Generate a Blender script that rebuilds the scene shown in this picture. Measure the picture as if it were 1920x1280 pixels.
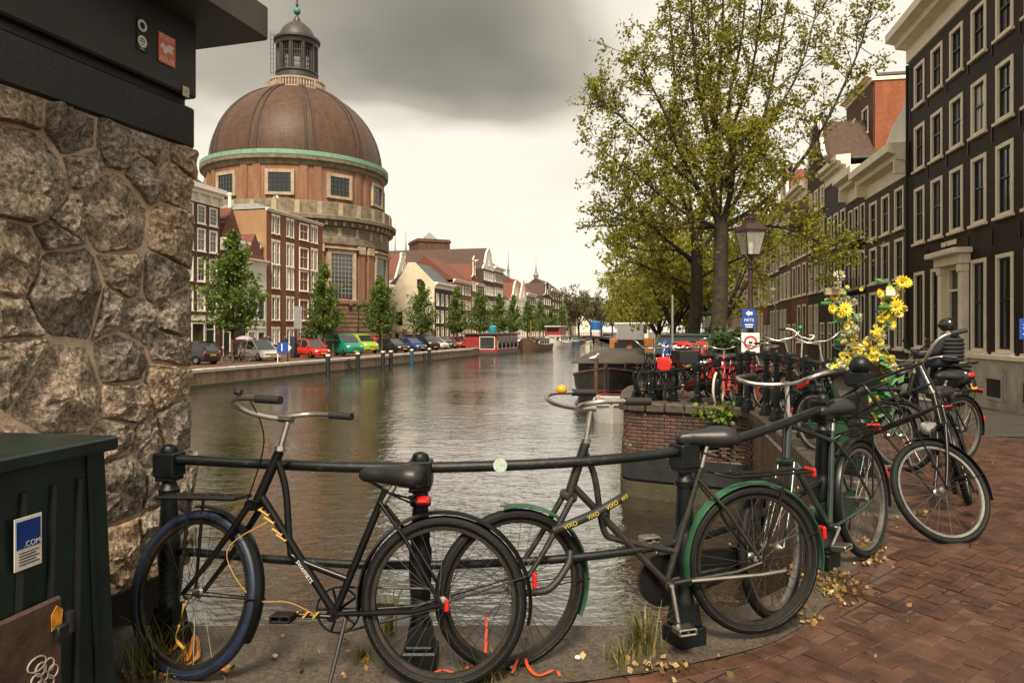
import bpy, bmesh, math, random
import numpy as np
from mathutils import Vector, Matrix, Euler, noise as mnoise
for o in list(bpy.data.objects): bpy.data.objects.remove(o)
scene = bpy.context.scene
COL = scene.collection
R = math.radians
PI = math.pi

# ---------------------------------------------------------------- camera
FPX = 1350.0; HX = 960.0; HY = 622.0; CZ = 1.45
cam_d = bpy.data.cameras.new('camera'); cam = bpy.data.objects.new('camera', cam_d)
COL.objects.link(cam); scene.camera = cam
cam.location = (0, 0, CZ); cam.rotation_euler = (R(90), 0, 0)
cam_d.sensor_width = 36.0; cam_d.lens = 36.0 * FPX / 1920.0
cam_d.shift_y = -(640.0 - HY) / 1920.0
cam_d.clip_start = 0.05; cam_d.clip_end = 6000

# ---------------------------------------------------------------- sky and sun
SUN_EL, SUN_AZ = 50.0, 184.0     # azimuth clockwise from +Y
world = bpy.data.worlds.new('World'); scene.world = world; world.use_nodes = True
nt = world.node_tree; nt.nodes.clear()
def wn(t, **k):
    n = nt.nodes.new(t)
    for a, b in k.items(): setattr(n, a, b)
    return n
def wmath(op, a, b=None, clamp=False):
    n = wn('ShaderNodeMath', operation=op, use_clamp=clamp)
    for i, q in enumerate((a, b)):
        if q is None: continue
        if isinstance(q, (int, float)): n.inputs[i].default_value = q
        else: nt.links.new(q, n.inputs[i])
    return n.outputs[0]
def wsmooth(x, a, b):
    n = wn('ShaderNodeMapRange', interpolation_type='SMOOTHSTEP')
    nt.links.new(x, n.inputs[0]); n.inputs[1].default_value = a; n.inputs[2].default_value = b
    return n.outputs[0]
sky = wn('ShaderNodeTexSky', sky_type='NISHITA', sun_disc=False)
sky.sun_elevation = R(SUN_EL); sky.sun_rotation = R(SUN_AZ)
tc = wn('ShaderNodeTexCoord'); sep = wn('ShaderNodeSeparateXYZ')
nt.links.new(tc.outputs['Generated'], sep.inputs[0])
dx, dy, dz = sep.outputs
# cloud deck coordinates: direction projected on a plane above the place
zc = wmath('ADD', wmath('MAXIMUM', dz, 0.0), 0.16)
cx_, cy_ = wmath('DIVIDE', dx, zc), wmath('DIVIDE', dy, zc)
cmb = wn('ShaderNodeCombineXYZ'); nt.links.new(cx_, cmb.inputs[0]); nt.links.new(cy_, cmb.inputs[1])
n1 = wn('ShaderNodeTexNoise'); n1.inputs['Scale'].default_value = 1.1; n1.inputs['Detail'].default_value = 4; n1.inputs['Roughness'].default_value = .45
nt.links.new(cmb.outputs[0], n1.inputs['Vector'])
n2 = wn('ShaderNodeTexNoise'); n2.inputs['Scale'].default_value = 0.45; n2.inputs['Detail'].default_value = 2
nt.links.new(cmb.outputs[0], n2.inputs['Vector'])
nz = wmath('SUBTRACT', n1.outputs['Fac'], .5)
# one broad rain cloud: soft flat base, hanging over the canal
az = wmath('ARCTAN2', dx, dy); el = wmath('ARCSINE', dz)
azn = wmath('ADD', az, wmath('MULTIPLY', nz, .35)); eln = wmath('ADD', el, wmath('MULTIPLY', nz, .10))
base = wsmooth(eln, .255, .325)
left = wsmooth(azn, -.62, -.10); right = wmath('SUBTRACT', 1.0, wsmooth(azn, -.02, .19))
top = wmath('SUBTRACT', 1.0, wmath('MULTIPLY', wsmooth(eln, .38, .60), .45))
rain = wmath('MULTIPLY', wmath('MULTIPLY', base, top), wmath('MULTIPLY', wmath('ADD', wmath('MULTIPLY', left, .75), .25), right))
general = wmath('MULTIPLY', wsmooth(n2.outputs['Fac'], .42, .70), wsmooth(dz, .12, .6))
dark = wmath('MAXIMUM', wmath('MULTIPLY', rain, .92), wmath('MULTIPLY', general, .32))
dark = wmath('ADD', dark, wmath('MULTIPLY', wmath('MULTIPLY', nz, wsmooth(dz, .02, .35)), .75), clamp=True)
ramp = wn('ShaderNodeValToRGB'); nt.links.new(dark, ramp.inputs[0])
e = ramp.color_ramp.elements
e[0].position = 0; e[0].color = (.665, .612, .515, 1)
e[1].position = 1; e[1].color = (.135, .121, .088, 1)
m = ramp.color_ramp.elements.new(.42); m.color = (.32, .288, .222, 1)
scale = wn('ShaderNodeVectorMath', operation='SCALE'); nt.links.new(ramp.outputs[0], scale.inputs[0]); scale.inputs['Scale'].default_value = 9.6
mix = wn('ShaderNodeMix', data_type='RGBA'); mix.inputs['Factor'].default_value = .93
nt.links.new(sky.outputs[0], mix.inputs['A']); nt.links.new(scale.outputs[0], mix.inputs['B'])
bg = wn('ShaderNodeBackground'); bg.inputs['Strength'].default_value = .10
nt.links.new(mix.outputs['Result'], bg.inputs['Color'])
out = wn('ShaderNodeOutputWorld'); nt.links.new(bg.outputs[0], out.inputs['Surface'])

sun_d = bpy.data.lights.new('sun', 'SUN'); sun_d.energy = 4.2; sun_d.angle = R(14); sun_d.color = (1.0, .87, .68)
sun = bpy.data.objects.new('sun', sun_d); COL.objects.link(sun)
sd = Vector((math.sin(R(SUN_AZ)) * math.cos(R(SUN_EL)), math.cos(R(SUN_AZ)) * math.cos(R(SUN_EL)), math.sin(R(SUN_EL))))
sun.rotation_euler = sd.to_track_quat('Z', 'Y').to_euler(); sun.location = sd * 40

scene.render.engine = 'CYCLES'
vs = scene.view_settings; vs.view_transform = 'Standard'; vs.look = 'None'; vs.exposure = 0.78; vs.gamma = 1.0; vs.use_curve_mapping = False
scene.render.resolution_x = 1024; scene.render.resolution_y = 682
scene.cycles.max_bounces = 5; scene.cycles.transparent_max_bounces = 12
scene.cycles.caustics_reflective = False; scene.cycles.caustics_refractive = False

# ---------------------------------------------------------------- helpers
def P(px, py, d):
    "a point at distance d along the view axis, from a place in the photograph"
    return Vector(((px - HX) / FPX * d, d, CZ - (py - HY) / FPX * d))
def ss(a, b, x):
    t = max(0.0, min(1.0, (x - a) / (b - a))); return t * t * (3 - 2 * t)
def G(px, py, z=0.0):
    return P(px, py, (CZ - z) * FPX / (py - HY))

class MB:
    def __init__(s, M=None): s.v = []; s.f = []; s.M = M
    def add(s, vs, fs):
        o = len(s.v)
        if s.M is not None: vs = [s.M @ Vector(v) for v in vs]
        s.v.extend([tuple(v) for v in vs]); s.f.extend([tuple(i + o for i in f) for f in fs]); return s
    def box(s, c, sz, bev=0.0, rot=None):
        hx, hy, hz = sz[0] / 2, sz[1] / 2, sz[2] / 2
        if bev <= 0:
            vs = [(x, y, z) for x in (-hx, hx) for y in (-hy, hy) for z in (-hz, hz)]
            fs = [(0, 1, 3, 2), (4, 6, 7, 5), (0, 4, 5, 1), (2, 3, 7, 6), (0, 2, 6, 4), (1, 5, 7, 3)]
        else:
            b = min(bev, hx * .9, hy * .9, hz * .9); vs = []; idx = {}
            for sx in (-1, 1):
                for sy in (-1, 1):
                    for sz_ in (-1, 1):
                        for a in range(3):
                            p = [sx * (hx - b), sy * (hy - b), sz_ * (hz - b)]; p[a] = (sx * hx, sy * hy, sz_ * hz)[a]
                            idx[(sx, sy, sz_, a)] = len(vs); vs.append(tuple(p))
            fs = []
            S = (-1, 1)
            for q in S:
                fs.append([idx[(q, y, z, 0)] for y, z in ((-1, -1), (1, -1), (1, 1), (-1, 1))])
                fs.append([idx[(x, q, z, 1)] for x, z in ((-1, -1), (-1, 1), (1, 1), (1, -1))])
                fs.append([idx[(x, y, q, 2)] for x, y in ((-1, -1), (1, -1), (1, 1), (-1, 1))])
            for u in S:
                for w in S:
                    fs.append([idx[(u, w, -1, 0)], idx[(u, w, -1, 1)], idx[(u, w, 1, 1)], idx[(u, w, 1, 0)]])
                    fs.append([idx[(u, -1, w, 0)], idx[(u, -1, w, 2)], idx[(u, 1, w, 2)], idx[(u, 1, w, 0)]])
                    fs.append([idx[(-1, u, w, 1)], idx[(-1, u, w, 2)], idx[(1, u, w, 2)], idx[(1, u, w, 1)]])
                    for q in S: fs.append([idx[(u, w, q, 0)], idx[(u, w, q, 1)], idx[(u, w, q, 2)]])
        c = Vector(c)
        vs = [((rot @ Vector(v)) if rot is not None else Vector(v)) + c for v in vs]
        return s.add(vs, fs)
    def bx(s, x0, x1, y0, y1, z0, z1, bev=0.0):
        return s.box(((x0 + x1) / 2, (y0 + y1) / 2, (z0 + z1) / 2), (abs(x1 - x0), abs(y1 - y0), abs(z1 - z0)), bev)
    def tube(s, pts, r, n=8, cap=True, closed=False, flat=None):
        pts = [Vector(p) for p in pts]; k = len(pts)
        rs = r if isinstance(r, (list, tuple)) else [r] * k
        vs = []; prev = None
        for i in range(k):
            if closed: t = pts[(i + 1) % k] - pts[i - 1]
            else: t = pts[min(i + 1, k - 1)] - pts[max(i - 1, 0)]
            if t.length < 1e-9: t = Vector((0, 0, 1))
            t.normalize()
            if prev is None:
                u = t.cross(Vector((0, 0, 1)))
                if u.length < .05: u = t.cross(Vector((1, 0, 0)))
            else:
                u = prev - t * prev.dot(t)
            u.normalize(); prev = u; w = t.cross(u)
            for j in range(n):
                a = 2 * PI * j / n
                a1, a2 = (rs[i], rs[i]) if flat is None else (rs[i] * flat[0], rs[i] * flat[1])
                vs.append(pts[i] + u * (math.cos(a) * a1) + w * (math.sin(a) * a2))
        fs = []
        for i in range(k if closed else k - 1):
            i2 = (i + 1) % k
            for j in range(n):
                j2 = (j + 1) % n
                fs.append((i * n + j, i * n + j2, i2 * n + j2, i2 * n + j))
        if cap and not closed:
            fs.append(tuple(range(n - 1, -1, -1))); fs.append(tuple((k - 1) * n + j for j in range(n)))
        return s.add(vs, fs)
    def lathe(s, prof, n=16, c=(0, 0, 0), axis='z', ph=0.0, cap=True):
        vs = []; c = Vector(c)
        for r, z in prof:
            for j in range(n):
                a = 2 * PI * j / n + ph
                x, y = r * math.cos(a), r * math.sin(a)
                p = {'z': (x, y, z), 'y': (x, z, y), 'x': (z, x, y)}[axis]
                vs.append(c + Vector(p))
        fs = []
        for i in range(len(prof) - 1):
            for j in range(n):
                j2 = (j + 1) % n
                q = (i * n + j, i * n + j2, (i + 1) * n + j2, (i + 1) * n + j)
                fs.append(q if axis != 'y' else q[::-1])
        if cap:
            if prof[0][0] > 1e-6: fs.append(tuple(range(n - 1, -1, -1)))
            if prof[-1][0] > 1e-6: fs.append(tuple((len(prof) - 1) * n + j for j in range(n)))
        return s.add(vs, fs)
    def ell(s, c, r, n=12, m=8):
        if isinstance(r, (int, float)): r = (r, r, r)
        c = Vector(c); vs = []; fs = []
        for i in range(1, m):
            t = PI * i / m
            for j in range(n):
                a = 2 * PI * j / n
                vs.append(c + Vector((r[0] * math.sin(t) * math.cos(a), r[1] * math.sin(t) * math.sin(a), r[2] * math.cos(t))))
        top = len(vs); vs.append(c + Vector((0, 0, r[2]))); vs.append(c - Vector((0, 0, r[2])))
        for i in range(m - 2):
            for j in range(n):
                j2 = (j + 1) % n; fs.append((i * n + j, (i + 1) * n + j, (i + 1) * n + j2, i * n + j2))
        for j in range(n):
            j2 = (j + 1) % n; fs.append((top, j, j2)); fs.append((top + 1, (m - 2) * n + j2, (m - 2) * n + j))
        return s.add(vs, fs)
    def prism(s, poly, a, b, axis='y'):
        n = len(poly)
        def mk(p, t): return {'y': (p[0], t, p[1]), 'z': (p[0], p[1], t), 'x': (t, p[0], p[1])}[axis]
        vs = [mk(p, a) for p in poly] + [mk(p, b) for p in poly]
        fs = [tuple(range(n)), tuple(range(2 * n - 1, n - 1, -1))]
        for i in range(n):
            j = (i + 1) % n; fs.append((i, i + n, j + n, j))
        return s.add(vs, fs)
    def loft(s, rings, cap=True, closed=True):
        n = len(rings[0]); vs = [p for r in rings for p in r]; fs = []
        for i in range(len(rings) - 1):
            for j in range(n if closed else n - 1):
                j2 = (j + 1) % n; fs.append((i * n + j, i * n + j2, (i + 1) * n + j2, (i + 1) * n + j))
        if cap: fs.append(tuple(range(n - 1, -1, -1))); fs.append(tuple((len(rings) - 1) * n + j for j in range(n)))
        return s.add(vs, fs)
    def mesh(s, name, mat=None, smooth=None, fixn=True):
        me = bpy.data.meshes.new(name); me.from_pydata(s.v, [], s.f)
        if fixn:
            bm = bmesh.new(); bm.from_mesh(me); bmesh.ops.recalc_face_normals(bm, faces=bm.faces); bm.to_mesh(me); bm.free()
        if mat is not None: me.materials.append(mat)
        if smooth is not None:
            me.polygons.foreach_set('use_smooth', [True] * len(me.polygons))
            if smooth < 179: me.set_sharp_from_angle(angle=R(smooth))
        me.update(); return me
    def build(s, name, mat, parent=None, smooth=None, fixn=True):
        return ob(name, s.mesh(name, mat, smooth, fixn), parent)

def ob(name, data, parent=None, M=None):
    o = bpy.data.objects.new(name, data); COL.objects.link(o)
    if parent is not None: o.parent = parent
    if M is not None: o.matrix_local = M
    return o
def tag(o, label=None, cat=None, group=None, kind=None):
    if label: o['label'] = label
    if cat: o['category'] = cat
    if group: o['group'] = group
    if kind: o['kind'] = kind
    return o
def empty(name, loc=(0, 0, 0), rz=0.0, label=None, cat=None, group=None):
    o = bpy.data.objects.new(name, None); COL.objects.link(o); o.empty_display_size = .2
    o.location = loc; o.rotation_euler = (0, 0, rz)
    return tag(o, label, cat, group)
def copy_tree(o, parent=None):
    c = o.copy(); COL.objects.link(c); c.parent = parent
    for ch in list(o.children): copy_tree(ch, c)
    return c
def rnd(seed): return random.Random(seed)

# ---------------------------------------------------------------- materials
MATS = {}
def mat(name, col=(.5, .5, .5), rough=.6, metal=0.0, var=0.0, vscale=6.0, bump=0.0, bscale=30.0, spec=None, col2=None, coat=0.0, coords='Object', detail=5, thr=(.35, .68), rand=0.0):
    if name in MATS: return MATS[name]
    m = bpy.data.materials.new(name); m.use_nodes = True; t = m.node_tree; b = t.nodes['Principled BSDF']
    b.inputs['Base Color'].default_value = (*col, 1); b.inputs['Roughness'].default_value = rough; b.inputs['Metallic'].default_value = metal
    if spec is not None: b.inputs['Specular IOR Level'].default_value = spec
    if coat: b.inputs['Coat Weight'].default_value = coat; b.inputs['Coat Roughness'].default_value = .08
    co = t.nodes.new('ShaderNodeTexCoord')
    if coords == 'Position': co = t.nodes.new('ShaderNodeNewGeometry')
    if var > 0 or col2 is not None:
        n = t.nodes.new('ShaderNodeTexNoise'); n.inputs['Scale'].default_value = vscale; n.inputs['Detail'].default_value = detail; n.inputs['Roughness'].default_value = .65
        t.links.new(co.outputs[coords], n.inputs['Vector'])
        r = t.nodes.new('ShaderNodeValToRGB'); t.links.new(n.outputs['Fac'], r.inputs[0])
        c2 = col2 if col2 is not None else tuple(min(1, c * (1 + var)) for c in col)
        c1 = col if col2 is not None else tuple(c * (1 - var) for c in col)
        r.color_ramp.elements[0].color = (*c1, 1); r.color_ramp.elements[0].position = thr[0]
        r.color_ramp.elements[1].color = (*c2, 1); r.color_ramp.elements[1].position = thr[1]
        t.links.new(r.outputs[0], b.inputs['Base Color'])
    if rand > 0:
        oi = t.nodes.new('ShaderNodeObjectInfo'); ge = t.nodes.new('ShaderNodeNewGeometry'); ad = t.nodes.new('ShaderNodeMath'); t.links.new(oi.outputs['Random'], ad.inputs[0]); t.links.new(ge.outputs['Random Per Island'], ad.inputs[1])
        fr = t.nodes.new('ShaderNodeMath'); fr.operation = 'FRACT'; t.links.new(ad.outputs[0], fr.inputs[0]); mr = t.nodes.new('ShaderNodeMapRange'); t.links.new(fr.outputs[0], mr.inputs[0]); mr.inputs[3].default_value = 1 - rand; mr.inputs[4].default_value = 1 + rand
        sc = t.nodes.new('ShaderNodeVectorMath'); sc.operation = 'SCALE'; t.links.new(b.inputs['Base Color'].links[0].from_socket, sc.inputs[0]); t.links.new(mr.outputs[0], sc.inputs['Scale']); t.links.new(sc.outputs[0], b.inputs['Base Color'])
    if bump > 0:
        n = t.nodes.new('ShaderNodeTexNoise'); n.inputs['Scale'].default_value = bscale; n.inputs['Detail'].default_value = 6; n.inputs['Roughness'].default_value = .7
        t.links.new(co.outputs[coords], n.inputs['Vector'])
        bp = t.nodes.new('ShaderNodeBump'); bp.inputs['Strength'].default_value = 1.0; bp.inputs['Distance'].default_value = bump
        t.links.new(n.outputs['Fac'], bp.inputs['Height']); t.links.new(bp.outputs[0], b.inputs['Normal'])
    MATS[name] = m; return m

def brick_mat(name, c1, c2, mortar, rough=.8, bw=.215, bh=.065, plane='xz', dirt=.35, bump=.004):
    if name in MATS: return MATS[name]
    m = bpy.data.materials.new(name); m.use_nodes = True; t = m.node_tree; b = t.nodes['Principled BSDF']; b.inputs['Roughness'].default_value = rough; b.inputs['Specular IOR Level'].default_value = .22
    co = t.nodes.new('ShaderNodeTexCoord'); sp = t.nodes.new('ShaderNodeSeparateXYZ'); t.links.new(co.outputs['Object'], sp.inputs[0])
    ad = t.nodes.new('ShaderNodeMath'); ad.operation = 'ADD'; t.links.new(sp.outputs[0], ad.inputs[0]); t.links.new(sp.outputs[1], ad.inputs[1])
    cb = t.nodes.new('ShaderNodeCombineXYZ')
    t.links.new(ad.outputs[0], cb.inputs[0]); t.links.new(sp.outputs[2], cb.inputs[1])
    br = t.nodes.new('ShaderNodeTexBrick'); t.links.new(cb.outputs[0], br.inputs['Vector'])
    br.inputs['Color1'].default_value = (*c1, 1); br.inputs['Color2'].default_value = (*c2, 1); br.inputs['Mortar'].default_value = (*mortar, 1)
    br.inputs['Scale'].default_value = 1.0; br.inputs['Brick Width'].default_value = bw; br.inputs['Row Height'].default_value = bh
    br.inputs['Mortar Size'].default_value = .006; br.inputs['Bias'].default_value = -.1
    n = t.nodes.new('ShaderNodeTexNoise'); n.inputs['Scale'].default_value = .9; n.inputs['Detail'].default_value = 6; n.inputs['Roughness'].default_value = .7
    mp = t.nodes.new('ShaderNodeMapping'); mp.inputs['Scale'].default_value = (1.6, 1.6, .28); t.links.new(co.outputs['Object'], mp.inputs[0]); t.links.new(mp.outputs[0], n.inputs['Vector'])
    mr = t.nodes.new('ShaderNodeMapRange'); t.links.new(n.outputs['Fac'], mr.inputs[0]); mr.inputs[1].default_value = .3; mr.inputs[2].default_value = .7
    mr.inputs[3].default_value = 1 - dirt; mr.inputs[4].default_value = 1 + dirt
    mx = t.nodes.new('ShaderNodeVectorMath'); mx.operation = 'SCALE'; t.links.new(br.outputs['Color'], mx.inputs[0]); t.links.new(mr.outputs[0], mx.inputs['Scale'])
    t.links.new(mx.outputs[0], b.inputs['Base Color'])
    bp = t.nodes.new('ShaderNodeBump'); bp.inputs['Distance'].default_value = bump; bp.invert = True
    t.links.new(br.outputs['Fac'], bp.inputs['Height']); t.links.new(bp.outputs[0], b.inputs['Normal'])
    MATS[name] = m; return m
# ================================================================ SETTING: ground, water, quays
Z_W, Z_Q = -1.65, -0.65
def bank_r(y):
    pts = [(3.5, .85), (3.6, .95), (3.95, 1.55), (4.6, 2.15), (5.6, 2.65), (7, 3.05), (9, 3.5), (11.2, 3.92), (12.2, 4.08), (12.62, 4.08), (13.56, 2.28), (13.72, 2.17), (14.0, 2.18), (16, 2.5), (40, 7.4), (200, 27.4), (700, 60)]
    if y <= pts[0][0]: return pts[0][1]
    for (a, u), (b, w) in zip(pts, pts[1:]):
        if y <= b: return u + (w - u) * (y - a) / (b - a)
    return pts[-1][1]
def bank_l(y): return -27.2 + .2446 * y if y < 92 else -4.7 + .187 * (y - 92)
def gz(x, y):
    return .10 * ss(3.3, 4.6, y) - .75 * ss(7.2, 13.8, x) * ss(3, 9, y) - .75 * ss(15, 30, y) * (1 - ss(7.2, 13.8, x))

def paving_mat():
    m = bpy.data.materials.new('brick_paving'); m.use_nodes = True; t = m.node_tree; b = t.nodes['Principled BSDF']
    co = t.nodes.new('ShaderNodeTexCoord'); mp = t.nodes.new('ShaderNodeMapping'); mp.inputs['Rotation'].default_value = (0, 0, R(-37)); t.links.new(co.outputs['Object'], mp.inputs[0])
    br = t.nodes.new('ShaderNodeTexBrick'); t.links.new(mp.outputs[0], br.inputs['Vector'])
    br.inputs['Color1'].default_value = (.088, .048, .033, 1); br.inputs['Color2'].default_value = (.064, .038, .028, 1); br.inputs['Mortar'].default_value = (.022, .017, .013, 1)
    br.inputs['Scale'].default_value = 1; br.inputs['Brick Width'].default_value = .2; br.inputs['Row Height'].default_value = .1; br.inputs['Mortar Size'].default_value = .006
    n = t.nodes.new('ShaderNodeTexNoise'); n.inputs['Scale'].default_value = .7; n.inputs['Detail'].default_value = 7; n.inputs['Roughness'].default_value = .7; t.links.new(co.outputs['Object'], n.inputs['Vector'])
    mr = t.nodes.new('ShaderNodeMapRange'); t.links.new(n.outputs['Fac'], mr.inputs[0]); mr.inputs[1].default_value = .3; mr.inputs[2].default_value = .7; mr.inputs[3].default_value = .65; mr.inputs[4].default_value = 1.4
    sc = t.nodes.new('ShaderNodeVectorMath'); sc.operation = 'SCALE'; t.links.new(br.outputs['Color'], sc.inputs[0]); t.links.new(mr.outputs[0], sc.inputs['Scale']); t.links.new(sc.outputs[0], b.inputs['Base Color'])
    n2 = t.nodes.new('ShaderNodeTexNoise'); n2.inputs['Scale'].default_value = 1.6; n2.inputs['Detail'].default_value = 5; t.links.new(co.outputs['Object'], n2.inputs['Vector'])
    r2 = t.nodes.new('ShaderNodeMapRange'); t.links.new(n2.outputs['Fac'], r2.inputs[0]); r2.inputs[1].default_value = .35; r2.inputs[2].default_value = .65; r2.inputs[3].default_value = .30; r2.inputs[4].default_value = .62
    t.links.new(r2.outputs[0], b.inputs['Roughness'])
    bp = t.nodes.new('ShaderNodeBump'); bp.invert = True; bp.inputs['Distance'].default_value = .006; t.links.new(br.outputs['Fac'], bp.inputs['Height']); t.links.new(bp.outputs[0], b.inputs['Normal'])
    return m
M_PAVE = paving_mat()
M_STREET = mat('quay_street_brick', (.115, .060, .040), .55, var=.35, vscale=.6, bump=.006, bscale=8)

# ---- right-hand land and bridge deck, one sheet
def make_ground():
    ys = [-12, -4, 0, 2, 2.6, 3.0, 3.25, 3.5]
    y = 3.5
    while y < 16: y += .3; ys.append(y)
    while y < 60: y += 2; ys.append(y)
    for q in (80, 110, 150, 200, 260, 350, 500, 700): ys.append(q)
    off = [0, .15, .4, .7, 1, 1.4, 1.9, 2.5, 3.2, 4, 5, 6, 7, 8, 9, 10, 11, 12, 14, 18, 30, 60, 150, 500, 1500]
    lefts = [-60, -20, -6, -3, -2, -1, -.4, 0, .4]
    vs = []; fs = []; rows = []
    for yy in ys:
        b = bank_r(yy); row = []
        for i, l in enumerate(lefts):
            if yy <= 3.5: row.append(len(vs)); vs.append((l, yy, gz(l, yy)))
            else: row.append(None)
        for o_ in off:
            x = b + o_; row.append(len(vs)); vs.append((x, yy, gz(x, yy)))
        rows.append(row)
    for r0, r1 in zip(rows, rows[1:]):
        for j in range(len(r0) - 1):
            q = (r0[j], r0[j + 1], r1[j + 1], r1[j])
            if None in q: continue
            fs.append(q)
    b = MB(); b.add(vs, fs)
    return tag(b.build('street_ground', M_PAVE, None, 30), kind='structure')
make_ground()

# ---- left quay street
b = MB(); vs = []; fs = []
for i, yy in enumerate((-40, 0, 20, 40, 60, 80, 92, 120, 160, 200, 300, 500, 700)):
    x = bank_l(yy); vs += [(x, yy, Z_Q), (x - 6, yy, Z_Q), (x - 40, yy, Z_Q), (x - 1500, yy, Z_Q)]
for i in range(12):
    for j in range(3): a = i * 4 + j; fs.append((a, a + 4, a + 5, a + 1))
b.add(vs, fs); tag(b.build('quay_street', M_STREET), kind='structure')
# far land that closes the view
b = MB(); b.add([(-3000, 690, Z_Q - .02), (3000, 690, Z_Q - .02), (3000, 5500, Z_Q - .02), (-3000, 5500, Z_Q - .02)], [(0, 1, 2, 3)])
tag(b.build('far_ground', M_STREET), kind='structure')

# ---- water
def water_mat():
    m = bpy.data.materials.new('canal_water'); m.use_nodes = True; t = m.node_tree; b = t.nodes['Principled BSDF']
    b.inputs['Base Color'].default_value = (.018, .0115, .0045, 1); b.inputs['Roughness'].default_value = .035; b.inputs['IOR'].default_value = 2.2
    b.inputs['Specular IOR Level'].default_value = .5
    co = t.nodes.new('ShaderNodeTexCoord')
    def nz(scale, stretch, rot, det, ro=.55, dist=0):
        mp = t.nodes.new('ShaderNodeMapping'); mp.inputs['Scale'].default_value = stretch; mp.inputs['Rotation'].default_value = (0, 0, R(rot))
        t.links.new(co.outputs['Object'], mp.inputs[0])
        n = t.nodes.new('ShaderNodeTexNoise'); n.inputs['Scale'].default_value = scale; n.inputs['Detail'].default_value = det; n.inputs['Roughness'].default_value = ro; n.inputs['Distortion'].default_value = dist
        t.links.new(mp.outputs[0], n.inputs['Vector']); return n.outputs['Fac']
    a = nz(1.5, (1, 1.9, 1), -12, 3, .5, .6); c = nz(5.0, (1, 1.7, 1), 18, 3, .55, .4); g = nz(.16, (1, 1, 1), 0, 2)
    def mth(op, x, y):
        n = t.nodes.new('ShaderNodeMath'); n.operation = op
        for i, q in enumerate((x, y)):
            if isinstance(q, (int, float)): n.inputs[i].default_value = q
            else: t.links.new(q, n.inputs[i])
        return n.outputs[0]
    h = mth('ADD', mth('MULTIPLY', a, .115), mth('MULTIPLY', c, .034))
    mr = t.nodes.new('ShaderNodeMapRange'); t.links.new(g, mr.inputs[0]); mr.inputs[1].default_value = .35; mr.inputs[2].default_value = .65; mr.inputs[3].default_value = .45; mr.inputs[4].default_value = 1.15
    h = mth('MULTIPLY', h, mr.outputs[0])
    bp = t.nodes.new('ShaderNodeBump'); bp.inputs['Strength'].default_value = 1; bp.inputs['Distance'].default_value = .33
    t.links.new(h, bp.inputs['Height']); t.links.new(bp.outputs[0], b.inputs['Normal'])
    b.inputs['Coat Weight'].default_value = 1.0; b.inputs['Coat IOR'].default_value = 2.3; b.inputs['Coat Roughness'].default_value = .03; t.links.new(bp.outputs[0], b.inputs['Coat Normal'])
    return m
b = MB(); b.add([(-400, -20, Z_W), (400, -20, Z_W), (400, 700, Z_W), (-400, 700, Z_W)], [(0, 1, 2, 3)])
tag(b.build('canal_water', water_mat()), kind='structure')

# ---- materials of the quay
M_COPING = mat('wet_coping_stone', (.060, .047, .034), .55, var=.45, vscale=9, bump=.006, bscale=60)
M_GRANITE = mat('pale_granite_coping', (.42, .385, .33), .7, var=.25, vscale=3)
M_BRICKWALL = brick_mat('quay_brick', (.16, .085, .055), (.10, .058, .042), (.13, .11, .09))
M_LQBRICK = brick_mat('far_quay_brick', (.26, .165, .11), (.18, .115, .08), (.20, .17, .14), dirt=.45)
M_TAR = mat('tarred_timber', (.012, .012, .013), .45, var=.5, vscale=4, bump=.01, bscale=7)
M_MOSS = mat('mossy_stone', (.030, .032, .012), .85, col2=(.065, .052, .036), vscale=8, bump=.02, bscale=20)
M_IRON = mat('painted_iron', (.0040, .0058, .0060), .36, var=.6, vscale=14, bump=.0016, bscale=120, spec=.32)
M_IRONWORN = mat('worn_rail_paint', (.0050, .0066, .0064), .36, spec=.35, col2=(.075, .07, .055), vscale=22, bump=.002, bscale=140, thr=(.58, .80))

# ---- right quay wall: coping stones along the curve, brick face toward the camera
wall_root = empty('quay_wall', (0, 0, 0), 0, 'curved brick canal wall with stone coping below the row of parked bicycles', 'quay wall')
path = []
yy = 5.2
while yy < 46:
    path.append((bank_r(yy), yy)); yy += .08 if yy < 15 else .5
def path_len(p):
    L = [0]
    for a, c in zip(p, p[1:]): L.append(L[-1] + math.hypot(c[0] - a[0], c[1] - a[1]))
    return L
PL = path_len(path)
def path_at(p, L, s):
    for i in range(len(L) - 1):
        if s <= L[i + 1] or i == len(L) - 2:
            t = (s - L[i]) / max(1e-6, L[i + 1] - L[i])
            x = p[i][0] + (p[i + 1][0] - p[i][0]) * t; y = p[i][1] + (p[i + 1][1] - p[i][1]) * t
            i0, i1 = max(0, i - 2), min(len(p) - 1, i + 3)
            tx, ty = p[i1][0] - p[i0][0], p[i1][1] - p[i0][1]; l = math.hypot(tx, ty)
            return Vector((x, y, 0)), Vector((tx / l, ty / l, 0))
def wall_band(name, p, z0, z1, out, m, parent, zf=None):
    b = MB(); vs = []; fs = []
    for i, (x, y) in enumerate(p):
        i0, i1 = max(0, i - 2), min(len(p) - 1, i + 2)
        tx, ty = p[i1][0] - p[i0][0], p[i1][1] - p[i0][1]; l = math.hypot(tx, ty); nx, ny = -ty / l, tx / l
        zt = z1 if zf is None else zf(x, y)
        vs += [(x + nx * out, y + ny * out, z0), (x + nx * out, y + ny * out, zt), (x - nx * .3, y - ny * .3, zt)]
    for i in range(len(p) - 1):
        a = i * 3; fs += [(a, a + 3, a + 4, a + 1), (a + 1, a + 4, a + 5, a + 2)]
    b.add(vs, fs); return b.build(name, m, parent, 40)
def ztop(x, y): return gz(x + .3, y)
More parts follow.
